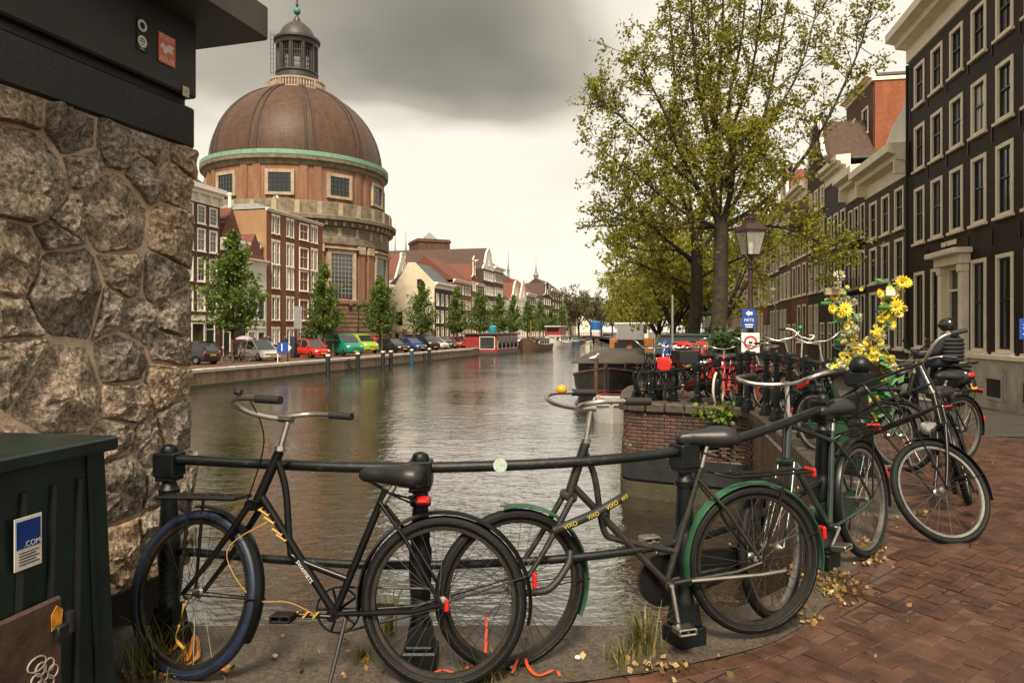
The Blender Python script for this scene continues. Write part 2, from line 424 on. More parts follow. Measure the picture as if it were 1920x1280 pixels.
wall_band('wall_core', path, -2.4, 0, -.035, mat('wall_mortar', (.085, .07, .055), .9, var=.3, vscale=10, bump=.004, bscale=60), wall_root, lambda x, y: ztop(x, y) - .10)
# single bricks of the face below the bicycles
rb = rnd(5)
M_BR = [mat('quay_brick_%s' % n, c, .75, var=.3, vscale=14, bump=.004, bscale=70) for n, c in (('red', (.105, .055, .038)), ('brown', (.078, .048, .035)), ('dark', (.052, .035, .028)), ('pale', (.19, .15, .115)))]
bmesh_by = [MB().box((0, 0, 0), (.205, .06, .054), .006).mesh('brick', m_, 30) for m_ in M_BR]
s0 = next(PL[i] for i in range(len(path)) if path[i][1] > 12.25); s1 = next(PL[i] for i in range(len(path)) if path[i][1] > 15.2)
cnt = 0; rest = [MB() for _ in M_BR]
BR = []
for k in range(22):
    s = s0 + (.107 if k % 2 else 0)
    while s < s1:
        BR.append((s, k)); s += .214
vis = sorted(BR, key=lambda q: (abs(q[0] - s0 - .9)))
for i, (s, k) in enumerate(vis):
    p, t = path_at(path, PL, s); n = Vector((-t.y, t.x, 0))
    c = p + n * (-.022 + rb.uniform(-.004, .004)); c.z = ztop(p.x, p.y) - .20 - k * .065
    if c.z < -1.28: continue
    w = rb.choices(range(4), (4, 5, 3, .7))[0]
    rot = Matrix(((t.x, n.x, 0), (t.y, n.y, 0), (0, 0, 1)))
    if cnt < 300:
        ob('brick', bmesh_by[w], wall_root, Matrix.Translation(c) @ rot.to_4x4()); cnt += 1
    else: rest[w].box(c, (.205, .06, .054), .006, rot)
for w in range(4):
    if rest[w].v: tag(rest[w].build('remaining_bricks', M_BR[w], wall_root, 30), kind='stuff')
wall_band('brick_face', [q for q in path if q[1] < 12.3], -2.4, 0, -.005, M_BRICKWALL, wall_root, lambda x, y: ztop(x, y) - .13)
wall_band('brick_face', [q for q in path if q[1] > 15.1], -2.4, 0, -.005, M_BRICKWALL, wall_root, lambda x, y: ztop(x, y) - .13)
wp = [q for q in path if 11 < q[1] < 30]
wall_band('tarred_fender', wp, -1.30, -.88, .05, M_TAR, wall_root)
wall_band('mossy_base', wp, -2.4, -1.36, .07, M_MOSS, wall_root)
s = 0.1; k = 0
while s < PL[-1] - 1:
    L = rb.uniform(.55, .8); p, t = path_at(path, PL, s + L / 2)
    if 12.0 < p.y < 14.3: L = .36; p, t = path_at(path, PL, s + L / 2)
    n = Vector((-t.y, t.x, 0)); rot = Matrix(((t.x, n.x, 0), (t.y, n.y, 0), (0, 0, 1)))
    b = MB(); b.box((0, 0, 0), (L - .012, .46, .17), .025)
    o = ob('coping_stone', b.mesh('coping_stone', M_COPING, 30), wall_root)
    o.matrix_local = Matrix.Translation((p.x - n.x * .15, p.y - n.y * .15, ztop(p.x, p.y) - .055 + rb.uniform(-.006, .006))) @ rot.to_4x4(); s += L

# ---- left quay wall
lq = empty('quay_wall', (0, 0, 0), 0, 'long low brick quay wall with pale coping below the parked cars across the canal', 'quay wall')
lp = [(bank_l(y), y) for y in (10, 30, 40, 60, 80, 91, 94, 110, 140, 180, 240, 330)]
b = MB(); vs = []; fs = []
for x, y in lp: vs += [(x + .02, y, -2.4), (x + .02, y, Z_Q - .20), (x - .3, y, Z_Q - .20)]
for i in range(len(lp) - 1):
    a = i * 3; fs += [(a, a + 3, a + 4, a + 1), (a + 1, a + 4, a + 5, a + 2)]
b.add(vs, fs); b.build('brick_face', M_LQBRICK, lq)
b = MB(); vs = []; fs = []
for x, y in lp: vs += [(x + .07, y, -2.4), (x + .07, y, -1.50), (x, y, -1.44)]
for i in range(len(lp) - 1):
    a = i * 3; fs += [(a, a + 3, a + 4, a + 1), (a + 1, a + 4, a + 5, a + 2)]
b.add(vs, fs); b.build('wet_foot', M_MOSS, lq)
y = 33.0; d0 = Vector((.2376, .9714, 0)); cs = {}
while y < 91:
    ang = math.atan2(.9714, .2376)
    me = cs.setdefault(0, MB().box((0, 0, 0), (.985, .5, .22), .03).mesh('coping_stone', M_GRANITE, 30))
    o = ob('coping_stone', me, lq); o.location = (bank_l(y) - .19, y, Z_Q - .085 + rb.uniform(-.008, .008)); o.rotation_euler = (0, 0, ang); y += .9714
b = MB()
for (x0, y0), (x1, y1) in zip(lp[5:], lp[6:]):
    b.tube([(x0 - .15, y0, Z_Q - .09), (x1 - .15, y1, Z_Q - .09)], .16, 4)
b.build('far_coping', M_GRANITE, lq)
for i, yv in enumerate((57.5, 38.5, 74)):      # vertical timber guards on the wall
    b = MB(); b.bx(bank_l(yv) + .05, bank_l(yv) + .22, yv - .15, yv + .15, -2.3, Z_Q - .05, .03); b.build('wall_guard', M_TAR, lq)

# ================================================================ NEAR PAVING
strip = []       # gravelly concrete strip along the railing
def inner_edge():
    pts = [(-6, 2.93), (-1.5, 2.93), (0, 2.95), (.45, 3.02), (.79, 3.14), (1.18, 3.33), (1.52, 3.62), (1.9, 4.05), (2.3, 4.62), (2.7, 5.4), (3.05, 6.4), (3.4, 7.6), (3.85, 9.4), (4.3, 11.2), (4.55, 12.4)]
    out = []
    for i in range(len(pts) - 1):
        p0 = Vector(pts[max(0, i - 1)]); p1 = Vector(pts[i]); p2 = Vector(pts[i + 1]); p3 = Vector(pts[min(len(pts) - 1, i + 2)])
        for k in range(6):
            t = k / 6
            out.append(.5 * ((2 * p1) + (-p0 + p2) * t + (2 * p0 - 5 * p1 + 4 * p2 - p3) * t * t + (-p0 + 3 * p1 - 3 * p2 + p3) * t ** 3))
    out.append(Vector(pts[-1])); return out
IE = inner_edge()
M_STRIP = mat('gravelly_concrete', (.034, .026, .019), .5, col2=(.115, .088, .066), vscale=55, bump=.006, bscale=110, detail=8)
b = MB(); vs = []; fs = []
outer = []
for p in IE:
    if p.y < 3.45 and p.x < .9: q = (p.x, 3.52)
    else: q = (bank_r(p.y + .35) + .02, p.y + .35)
    outer.append(q)
    for k in range(5):
        t = k / 4; x = p.x + (q[0] - p.x) * t; y = p.y + (q[1] - p.y) * t
        vs.append((x, y, gz(x, y) + .008 + .004 * mnoise.noise((x * 9, y * 9, 0))))
    vs.append((q[0], q[1], gz(*q) - .3))
for i in range(len(IE) - 1):
    for k in range(5): a = i * 6 + k; fs.append((a, a + 6, a + 7, a + 1))
b.add(vs, fs); strip_o = tag(b.build('railing_strip', M_STRIP, None, 40), kind='structure')

pave = tag(ob('brick_pavement', MB().add([(-1, 1.2, -.012), (5, 1.2, -.012), (5, 2.2, -.012), (-1, 2.2, -.012)], [(0, 1, 2, 3)]).mesh('pavement_bed', M_STRIP)), kind='structure')
PV = [mat('paver_%s' % n, c, .36, var=.42, vscale=5, bump=.003, bscale=60, spec=.4, coords='Position', rand=.16) for n, c in (('red', (.076, .037, .024)), ('brown', (.068, .034, .023)), ('dark', (.055, .029, .021)), ('rust', (.086, .041, .025)))]
pm = [MB().box((0, 0, 0), (.1555, .0765, .05), .003).mesh('paver', m_, 30) for m_ in PV]
rp = rnd(11); ang = R(-8); ca, sa = math.cos(ang), math.sin(ang)
def side(x, y):   # distance outside the inner edge (positive = paved side)
    best = 1e9; sg = 1
    for a, c in zip(IE, IE[1:]):
        dxy = c - a; l2 = dxy.length_squared; t = max(0, min(1, ((x - a.x) * dxy.x + (y - a.y) * dxy.y) / l2))
        q = a + dxy * t; dd = math.hypot(x - q.x, y - q.y)
        if dd < best: best = dd; sg = 1 if (dxy.x * (y - a.y) - dxy.y * (x - a.x)) < 0 else -1
    return best * sg
cand = []
ang = R(-8 + 45); ca, sa = math.cos(ang), math.sin(ang); U = .0790       # herringbone bond
for j in range(-95, 95):
    for i in range(-95, 95):
        c_ = (i - j) % 4
        if c_ == 0: u, v, tn = i + 1, j + .5, 0.0
        elif c_ == 3: u, v, tn = i + .5, j + 1, PI / 2
        else: continue
        x = (u * ca - v * sa) * U + 2.2; y = (u * sa + v * ca) * U + 5.2
        if y < 2.2 or y > 9.5 or x > .78 * y or x < -.4 or x > 6.3: continue
        if y < 2.75 and x < .2: continue
        if side(x, y) < .145: continue
        cand.append((y, x, ang + tn + rp.uniform(-.02, .02)))
# header course along the edge of the strip
s = 0; LE = path_len([(p.x, p.y) for p in IE]); ep = [(p.x, p.y) for p in IE]
while s < LE[-1]:
    p, t = path_at(ep, LE, s)
    if p.x > .1 and p.y < 9.5:
        n = Vector((t.y, -t.x, 0)); q = p + n * .055; cand.append((q.y, q.x, math.atan2(t.y, t.x)))
    s += .16
cand.sort(key=lambda c: c[0] if (2.9 < c[0]) else 50 - c[0])
restp = [MB() for _ in PV]
for i, (y, x, a) in enumerate(cand):
    w = rp.choices(range(4), (4, 4, 3, 1.5))[0]; z = gz(x, y) - .018 + rp.uniform(-.005, .003)
    tx, ty = rp.uniform(-.008, .008), rp.uniform(-.008, .008)
    if i < 300:
        o = ob('paver', pm[w], pave); o.location = (x, y, z); o.rotation_euler = (tx, ty, a)
    else: restp[w].box((x, y, z), (.1555, .0765, .05), .003, Euler((tx, ty, a)).to_matrix())
for w in range(4): tag(restp[w].build('remaining_pavers', PV[w], pave, 30), kind='stuff')

# asphalt carriageway beyond the brick paving, in front of the houses
M_ASPH = mat('wet_asphalt', (.050, .045, .038), .42, var=.3, vscale=1.2, bump=.003, bscale=140)
def make_road():
    vs = []; fs = []; n = 40; m = 8
    for i in range(n + 1):
        t = -11 + 60 * (i / n) ** 1.5
        for j in range(m + 1):
            o_ = 8.2 * j / m - 9.2
            x = 12.8 + .182 * t + .983 * (o_ + .0) + (.0 if j else 0); y = 19.2 + .983 * t - .182 * o_
            x = max(x, bank_r(y) + 1.3 + .05 * j); vs.append((x, y, gz(x, y) + .010))
    for i in range(n):
        for j in range(m): a = i * (m + 1) + j; fs.append((a, a + 1, a + m + 2, a + m + 1))
    b = MB(); b.add(vs, fs); tag(b.build('carriageway', M_ASPH, None, 40), kind='structure')
make_road()
# ================================================================ STONE PIER AT THE LEFT
PC = Vector((-1.757, 3.9, 0)); PDIR = Vector((-.282, -.9594, 0))       # far corner, direction toward the camera
PNRM = Vector((.9594, -.282, 0))
pier = empty('bridge_pier', PC, 0, 'rough fieldstone bridge pier with a black painted top and overhanging slab at the left', 'stone pier')
def pier_uv(px, py):
    r = (px - HX) / FPX
    t = (PC.x - r * PC.y) / (r * PDIR.y - PDIR.x); y = PC.y + PDIR.y * t
    return t, CZ - (py - HY) / FPX * y
PM = Matrix(((PDIR.x, PNRM.x, 0, 0), (PDIR.y, PNRM.y, 0, 0), (0, 0, 1, 0), (0, 0, 0, 1)))   # local u, out, z -> pier space (left-handed, normals are recalculated)
seeds = [(-90, 150), (-70, 330), (-80, 470), (-75, 620), (-75, 760), (30, 195), (122, 235), (212, 270), (280, 280), (338, 300), (36, 320), (145, 305), (262, 328), (322, 345), (118, 410), (208, 400), (316, 440), (98, 450), (22, 490), (118, 545), (220, 512), (300, 525), (196, 575), (244, 612), (322, 592), (25, 605), (30, 690), (100, 735), (225, 672), (312, 652), (305, 712), (225, 752), (322, 800), (208, 828), (266, 840), (215, 915), (285, 905), (216, 1010), (290, 985), (120, 860), (60, 830), (120, 1000), (320, 1060), (330, 905), (50, 960), (130, 1120)]
SU = [pier_uv(*s) for s in seeds]
BIG = {(36, 320): .19, (208, 400): .17, (118, 545): .18, (100, 735): .19, (215, 915): .15, (122, 235): .13, (316, 440): .10, (212, 270): .08, (322, 592): .09, (225, 672): .09, (30, 690): .12, (22, 490): .12, (30, 195): .12, (215, 1010): .1}
SW = [BIG.get(s, .03 if s in ((98, 450), (196, 575), (118, 410), (244, 612), (338, 300)) else .06) for s in seeds]
U0, U1, V0, V1 = -.02, 1.75, .23, 2.44
def voro(i):
    poly = [(U0, V0), (U1, V0), (U1, V1), (U0, V1)]; a = SU[i]
    for j, c in enumerate(SU):
        if j == i: continue
        nx, ny = c[0] - a[0], c[1] - a[1]; q_ = .5 + (SW[i] ** 2 - SW[j] ** 2) / (2 * (nx * nx + ny * ny)); mx, my = a[0] + nx * q_, a[1] + ny * q_; out = []
        for k in range(len(poly)):
            p, q = poly[k], poly[(k + 1) % len(poly)]
            dp = (p[0] - mx) * nx + (p[1] - my) * ny; dq = (q[0] - mx) * nx + (q[1] - my) * ny
            if dp <= 0: out.append(p)
            if dp * dq < 0: t = dp / (dp - dq); out.append((p[0] + (q[0] - p[0]) * t, p[1] + (q[1] - p[1]) * t))
        poly = out
        if not poly: return None
    return poly
def stone_mat():
    m = bpy.data.materials.new('rough_fieldstone'); m.use_nodes = True; t = m.node_tree; b = t.nodes['Principled BSDF']; b.inputs['Roughness'].default_value = .85
    co = t.nodes.new('ShaderNodeTexCoord'); oi = t.nodes.new('ShaderNodeObjectInfo')
    def nz(s, d=6, r=.7):
        n = t.nodes.new('ShaderNodeTexNoise'); n.inputs['Scale'].default_value = s; n.inputs['Detail'].default_value = d; n.inputs['Roughness'].default_value = r; t.links.new(co.outputs['Object'], n.inputs['Vector']); return n.outputs['Fac']
    r1 = t.nodes.new('ShaderNodeValToRGB'); t.links.new(nz(44, 10, .78), r1.inputs[0])
    e = r1.color_ramp.elements; e[0].position = .36; e[0].color = (.050, .039, .029, 1); e[1].position = .66; e[1].color = (.90, .85, .76, 1)
    q = e.new(.5); q.color = (.36, .315, .255, 1)
    r2 = t.nodes.new('ShaderNodeValToRGB'); t.links.new(oi.outputs['Random'], r2.inputs[0])
    e = r2.color_ramp.elements; e[0].color = (.62, .60, .59, 1); e[1].color = (1.30, 1.10, .86, 1); q = e.new(.5); q.color = (1.0, .97, .93, 1)
    mx = t.nodes.new('ShaderNodeMix'); mx.data_type = 'RGBA'; mx.blend_type = 'MULTIPLY'; mx.inputs['Factor'].default_value = 1; t.links.new(r1.outputs[0], mx.inputs['A']); t.links.new(r2.outputs[0], mx.inputs['B'])
    r3 = t.nodes.new('ShaderNodeValToRGB'); t.links.new(nz(4, 4, .6), r3.inputs[0]); e = r3.color_ramp.elements; e[0].position = .3; e[0].color = (.55, .52, .50, 1); e[1].position = .7; e[1].color = (1.3, 1.25, 1.2, 1)
    m2 = t.nodes.new('ShaderNodeMix'); m2.data_type = 'RGBA'; m2.blend_type = 'MULTIPLY'; m2.inputs['Factor'].default_value = 1; t.links.new(mx.outputs['Result'], m2.inputs['A']); t.links.new(r3.outputs[0], m2.inputs['B'])
    t.links.new(m2.outputs['Result'], b.inputs['Base Color'])
    b1 = t.nodes.new('ShaderNodeBump'); b1.inputs['Distance'].default_value = .034; b1.inputs['Strength'].default_value = 1; t.links.new(nz(34, 7, .75), b1.inputs['Height'])
    t.links.new(b1.outputs[0], b.inputs['Normal']); return m
M_STONE = stone_mat()
M_MORTAR = mat('sandy_mortar', (.46, .345, .235), .9, var=.25, vscale=12, bump=.006, bscale=90)
M_BLACKP = mat('black_gloss_paint', (.012, .011, .010), .38, var=.3, vscale=3, bump=.003, bscale=26)
M_BLACKP2 = mat('black_satin_panel', (.022, .020, .017), .5, var=.25, vscale=4, bump=.001, bscale=200)
def stone(i):
    poly = voro(i)
    if not poly or len(poly) < 3: return
    cx = sum(p[0] for p in poly) / len(poly); cy = sum(p[1] for p in poly) / len(poly)
    # resample the outline, round its corners, wobble it
    per = []; tot = 0
    for k in range(len(poly)):
        p, q = poly[k], poly[(k + 1) % len(poly)]; l = math.hypot(q[0] - p[0], q[1] - p[1]); per.append(l); tot += l
    N = 40; ring = []
    for k in range(N):
        s = tot * k / N; j = 0
        while s > per[j] and j < len(per) - 1: s -= per[j]; j += 1
        p, q = poly[j], poly[(j + 1) % len(poly)]; t = s / max(1e-6, per[j]); ring.append((p[0] + (q[0] - p[0]) * t, p[1] + (q[1] - p[1]) * t))
    if i % 3 == 0: ring = [((ring[k - 1][0] + 2 * ring[k][0] + ring[(k + 1) % N][0]) / 4, (ring[k - 1][1] + 2 * ring[k][1] + ring[(k + 1) % N][1]) / 4) for k in range(N)]
    rr = []
    for x, y in ring:
        d = math.hypot(x - cx, y - cy); g = .0085 + .010 * mnoise.noise((x * 6, y * 6, i)) + .007 * mnoise.noise((x * 22, y * 22, i))
        f = max(.4, (d - g) / d); rr.append((cx + (x - cx) * f, cy + (y - cy) * f))
    size = math.sqrt(max(1e-4, tot * tot / 16)); bulge = .034 + .060 * size + .010 * mnoise.noise((i * 3.1, 0, 0))
    # chipped faces: the lower envelope of a few random planes, plus fine ridged noise
    rr_ = rnd(100 + i); planes = [(rr_.uniform(-.34, .34), rr_.uniform(-.34, .34), rr_.uniform(1.0, 1.45)) for _ in range(5)]
    def hgt(px, py):
        u, v = (px - cx), (py - cy)
        w = min(bulge * c + a * u + b_ * v for a, b_, c in planes)
        n1 = mnoise.noise((px * 11, py * 11, i * 2.0)); n2 = 1 - abs(mnoise.noise((px * 26, py * 26, i * 1.3))) * 2; n3 = mnoise.noise((px * 60, py * 60, i * .7))
        return max(.016, w + .018 * n1 + .011 * n2 + .006 * n3)
    vs = []; fs = []
    levels = [(1.0, -.10), (1.0, .0), (.99, .66), (.965, .92), (.91, 1), (.80, 1), (.69, 1), (.57, 1), (.44, 1), (.30, 1), (.15, 1)]
    for f, h in levels:
        for x, y in rr:
            px, py = cx + (x - cx) * f, cy + (y - cy) * f
            if f < .97: px += .006 * mnoise.noise((px * 40, py * 40, 3.0)); py += .006 * mnoise.noise((px * 40, py * 40, 8.0))
            vs.append((px, h if h <= 0 else hgt(px, py) * h, py))
    vs.append((cx, hgt(cx, cy), cy)); c = len(vs) - 1
    for l in range(len(levels) - 1):
        for k in range(N): k2 = (k + 1) % N; fs.append((l * N + k, l * N + k2, (l + 1) * N + k2, (l + 1) * N + k))
    l = len(levels) - 1
    for k in range(N): fs.append((l * N + k, l * N + (k + 1) % N, c))
    b = MB(PM); b.add(vs, fs); b.build('stone', M_STONE, pier, 28)
for i in range(len(seeds)): stone(i)
b = MB(PM); b.bx(.012, 2.6, -1.5, .015, .23, 2.445); b.build('mortar_core', M_MORTAR, pier)
b = MB(PM); b.bx(.05, 2.6, -1.5, -.05, -.3, .235); b.build('base_recess', M_BLACKP, pier)
b = MB(PM); b.bx(0, 2.6, -1.55, .035, .20, .275, .02); b.build('base_course', M_STONE, pier, 30)
b = MB(PM); b.bx(-.02, 2.6, -1.52, .035, 2.44, 2.66, .012); b.build('black_beam', M_BLACKP, pier, 30)
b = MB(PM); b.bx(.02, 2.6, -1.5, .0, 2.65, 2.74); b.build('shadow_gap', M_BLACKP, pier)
b = MB(PM); b.bx(-.02, 2.6, -1.52, .045, 2.71, 3.12, .01); panel = b.build('black_panel', M_BLACKP2, pier, 30)
b = MB(PM); b.bx(-.30, 2.6, -1.8, .30, 3.105, 3.30, .012); b.build('roof_slab', mat('dark_slab', (.055, .047, .038), .6, var=.2, vscale=4), pier, 30)
# stickers on the black panel
M_STW = mat('sticker_white', (.62, .60, .55), .5, var=.12, vscale=60); M_STO = mat('sticker_orange', (.62, .16, .07), .5, var=.15, vscale=50); M_INK = mat('ink_black', (.012, .012, .012), .5)
def face_mb(px, py, out):
    "local frame on the pier face: x to the right in the picture, z up"
    u, v = pier_uv(px, py)
    return PM @ Matrix.Translation((u, out, v)) @ Matrix(((-1, 0, 0, 0), (0, 1, 0, 0), (0, 0, 1, 0), (0, 0, 0, 1)))
def text_mesh(body, size, mat_, ext=.001):
    cu = bpy.data.curves.new('lettering', 'FONT'); cu.body = body; cu.size = size; cu.extrude = ext; cu.align_x = 'CENTER'; cu.align_y = 'CENTER'
    o = bpy.data.objects.new('lettering', cu); COL.objects.link(o); dg = bpy.context.evaluated_depsgraph_get(); dg.update()
    me = bpy.data.meshes.new_from_object(o.evaluated_get(dg)); bpy.data.objects.remove(o); me.materials.clear(); me.materials.append(mat_); return me
TXT = Matrix(((1, 0, 0, 0), (0, 0, -1, 0), (0, 1, 0, 0), (0, 0, 0, 1)))     # text plane xy -> xz, facing -y
# the pier face looks along +out; build stickers in face space with x mirrored so that letters read correctly
def face_obj(name, me, px, py, out, parent, flip=True):
    u, v = pier_uv(px, py)
    c = PC + PDIR * u + PNRM * out + Vector((0, 0, v)); X = -PDIR; Z = Vector((0, 0, 1)); Y = Z.cross(X)
    Mx = Matrix(((X.x, Y.x, 0, c.x), (X.y, Y.y, 0, c.y), (0, 0, 1, c.z), (0, 0, 0, 1)))
    return ob(name, me, parent, Mx)
st = tag(face_obj('sticker', MB().box((0, 0, 0), (.115, .003, .15), 0).mesh('sticker', M_STO), 298, 96, .050, None), 'orange and white square sticker reading STADT ADLER on the black panel', 'sticker')
def on_sticker(me, x, z, parent, y=-.0024, name='lettering'):
    return ob(name, me, parent, Matrix.Translation((x, y, z)))
def tm(body, size, m_): me = text_mesh(body, size, m_, .0004); me.transform(TXT); return me
on_sticker(tm('STADT', .034, M_STW), 0, .055, st); on_sticker(tm('ADLER', .034, M_STW), 0, -.055, st)
b = MB(); rr_ = rnd(3)
b.prism([(-.05, .0), (-.035, .026), (-.01, .012), (.02, .03), (.05, .022), (.028, .004), (.05, -.018), (.01, -.012), (-.02, -.03), (-.03, -.008)], -.0006, .0004); on_sticker(b.mesh('eagle_mark', M_STW), 0, .002, st, name='eagle_mark')
st = tag(face_obj('sticker', MB().box((0, 0, 0), (.068, .003, .165), .0).mesh('sticker', M_INK), 251, 67, .050, None), 'tall black sticker with two round white emblems on the black panel', 'sticker')
for zz in (.042, -.036):
    b = MB(); b.lathe([(.017, -.0004), (.029, -.0004), (.029, .0006), (.017, .0006), (.017, -.0004)], 20, axis='y', cap=False); on_sticker(b.mesh('ring_mark', M_STW), 0, zz, st, name='ring_mark')
b = MB(); b.bx(-.02, .02, -.0004, .0004, -.012, -.002); b.bx(-.012, .012, -.0004, .0004, .004, .010); on_sticker(b.mesh('bar_mark', M_STW), 0, -.036, st, name='bar_mark')
on_sticker(tm('A.C.', .016, M_STW), 0, -.073, st)
st = tag(face_obj('sticker', MB().box((0, 0, 0), (.046, .003, .052), .0).mesh('sticker', mat('sticker_cream', (.5, .47, .36), .6, var=.1, vscale=40)), 334, 174, .050, None), 'small cream sticker at the lower corner of the black panel', 'sticker')
b = MB()
for k in range(4): a = k * PI / 2 + .5; b.box((.008 * math.cos(a), 0, .008 * math.sin(a)), (.013, .0006, .0016), 0, Matrix.Rotation(-a, 3, 'Y'))
on_sticker(b.mesh('star_mark', M_INK), 0, 0, st, name='star_mark')

# ================================================================ GREEN UTILITY BOX
M_GRN = mat('dark_green_enamel', (.005, .014, .012), .42, var=.45, vscale=5, bump=.0012, bscale=70, col2=None)
M_SLOT = mat('slot_dark', (.003, .004, .004), .6)
gb = empty('utility_cabinet', (-1.50, 2.40, 0), 0, 'dark green metal cabinet with slanted slots standing against the stone pier', 'cabinet')
GD = Vector((.18, .984, 0)).normalized(); GN = Vector((GD.y, -GD.x, 0))
GMx = Matrix(((GD.x, GN.x, 0, 0), (GD.y, GN.y, 0, 0), (0, 0, 1, 0), (0, 0, 0, 1)))
b = MB(GMx)
b.add([(-.9, .035, 0), (.215, .035, 0), (.215, -.5, 0), (-.9, -.5, 0), (-.9, 0, 1.03), (.19, 0, 1.03), (.19, -.5, 1.03), (-.9, -.5, 1.03)], [(0, 1, 5, 4), (1, 2, 6, 5), (2, 3, 7, 6), (3, 0, 4, 7), (0, 3, 2, 1), (4, 5, 6, 7)])
b.build('body', M_GRN, gb)
b = MB(GMx); b.bx(-.93, .225, -.53, .035, 1.025, 1.075, .008); b.build('lid', M_GRN, gb, 30)
def gface(u, z, o=0): return (u, .035 * (1 - z / 1.03) + o, z)
for (ua, ub) in ((-.055, -.105), (.055, .012), (-.17, -.23)):
    b = MB(GMx); w = .028
    b.add([gface(ua, .95, .002), gface(ua + w, .95, .002), gface(ub + w, .26, .002), gface(ub, .26, .002), gface(ua, .95, .012), gface(ua + w * .5, .95, .016), gface(ub + w * .5, .26, .016), gface(ub, .26, .012)], [(0, 1, 2, 3), (4, 5, 6, 7), (0, 4, 7, 3), (0, 1, 5, 4), (3, 2, 6, 7)])
    b.build('slot', M_SLOT, gb)
b = MB(GMx); b.add([gface(.10, 1.02, .003), gface(.115, 1.02, .003), gface(.13, .02, .003), gface(.115, .02, .003), gface(.10, 1.02, .008), gface(.115, 1.02, .008), gface(.13, .02, .008), gface(.115, .02, .008)], [(0, 1, 2, 3), (4, 5, 6, 7), (0, 1, 5, 4), (1, 2, 6, 5), (3, 0, 4, 7), (2, 3, 7, 6)]); b.build('corner_seam', M_GRN, gb)
def gbox_obj(name, me, u, z, out, parent=None, world=True):
    X = GD; Z = Vector((0, 0, 1)); Y = Z.cross(X)
    c = GD * u + GN * (.035 * (1 - z / 1.03) + out) + Vector((0, 0, z))
    Mx = Matrix(((X.x, Y.x, 0, c.x), (X.y, Y.y, 0, c.y), (0, 0, 1, c.z), (0, 0, 0, 1)))
    return ob(name, me, parent, Matrix.Translation(gb.location) @ Mx if world else Mx)
st = tag(gbox_obj('sticker', MB().box((0, 0, 0), (.10, .003, .16), 0).mesh('sticker', M_STW), -.165, .80, .022), 'white and blue advert sticker ending in .COM on the green cabinet', 'sticker')
on_sticker(MB().box((0, 0, 0), (.088, .0012, .085), 0).mesh('blue_field', mat('sticker_blue', (.006, .028, .16), .4)), 0, .027, st, name='blue_field'); on_sticker(tm('.COM', .024, M_STW), .014, -.005, st, -.003)
b = MB()
for k in range(5): b.bx(-.035, .04 - .012 * (k % 2), -.0004, .0004, -.03 - k * .009, -.027 - k * .009)
on_sticker(b.mesh('small_print', M_INK), 0, 0, st, name='small_print')
# brown plate with chalk drawing, hasp and yellow tag
M_RUST = mat('rusty_brown_plate', (.055, .030, .020), .6, var=.5, vscale=12, bump=.003, bscale=60); M_CHALK = mat('chalk_white', (.36, .31, .27), .8, var=.3, vscale=30)
pl = tag(gbox_obj('hatch_plate', MB().box((0, 0, 0), (.30, .02, .40), .01).mesh('hatch_plate', M_RUST, 30), -.195, .395, .014), 'rusty brown hatch plate with a white chalk flower drawing on the green cabinet', 'hatch plate')
b = MB()
def stroke(pts, r=.0028): b.tube([(x, -.0115, z) for x, z in pts], r, 5)
def circ(cx, cz, r1, r2, a0=0, a1=6.283, k=18): return [(cx + r1 * math.cos(a0 + (a1 - a0) * i / k), cz + r2 * math.sin(a0 + (a1 - a0) * i / k)) for i in range(k + 1)]
for k in range(6): a = k * 1.047; stroke(circ(.075 + .032 * math.cos(a), -.03 + .032 * math.sin(a), .02, .02))
stroke(circ(.075, -.03, .014, .014)); stroke([(.075, -.08), (.07, -.13), (.075, -.19)]); stroke(circ(.045, .02, .035, .022)); stroke(circ(.105, -.12, .03, .014)); stroke(circ(.045, -.14, .03, .012))
b.build('chalk_drawing', M_CHALK, pl)
b = MB(); b.tube([(.165, -.02, .075), (.165, -.02, .14)], .016, 10); b.bx(.11, .165, -.03, -.012, .06, .11, .004); b.build('hasp', M_SLOT, pl, 40)
b = MB(); b.prism([(.10, .10), (.14, .11), (.145, .155), (.12, .175), (.098, .15)], -.014, -.012); b.build('yellow_tag', mat('tag_yellow', (.55, .22, .02), .5, var=.4, vscale=40), pl)

# ================================================================ RAILINGS
rail = empty('bridge_railing', (0, 0, 0), 0, 'dark green iron bridge railing with square capped posts behind the leaning bicycles', 'railing')
def post_mesh(h, sc=1.0):
    b = MB(); k = sc
    b.bx(-.075 * k, .075 * k, -.075 * k, .075 * k, 0, .10, .008)
    b.bx(-.062 * k, .062 * k, -.062 * k, .062 * k, .095, .125, .01)
    def fr(z0, w0, z1, w1):
        b.add([(-w0, -w0, z0), (w0, -w0, z0), (w0, w0, z0), (-w0, w0, z0), (-w1, -w1, z1), (w1, -w1, z1), (w1, w1, z1), (-w1, w1, z1)], [(3, 2, 1, 0), (4, 5, 6, 7), (0, 1, 5, 4), (1, 2, 6, 5), (2, 3, 7, 6), (3, 0, 4, 7)])
    fr(.12, .056 * k, .20, .046 * k)
    top = h - .16
    b.lathe([(.046 * k, .19), (.046 * k, .22), (.040 * k, .23), (.047 * k, .36), (.050 * k, .40), (.050 * k, .52), (.044 * k, .53), (.040 * k, .56), (.044 * k, .57), (.034 * k, top - .06), (.046 * k, top - .055), (.048 * k, top - .03), (.036 * k, top - .015), (.030 * k, top + .01), (.044 * k, top + .03), (.046 * k, top + .05)], 12, ph=PI / 12)
    return b
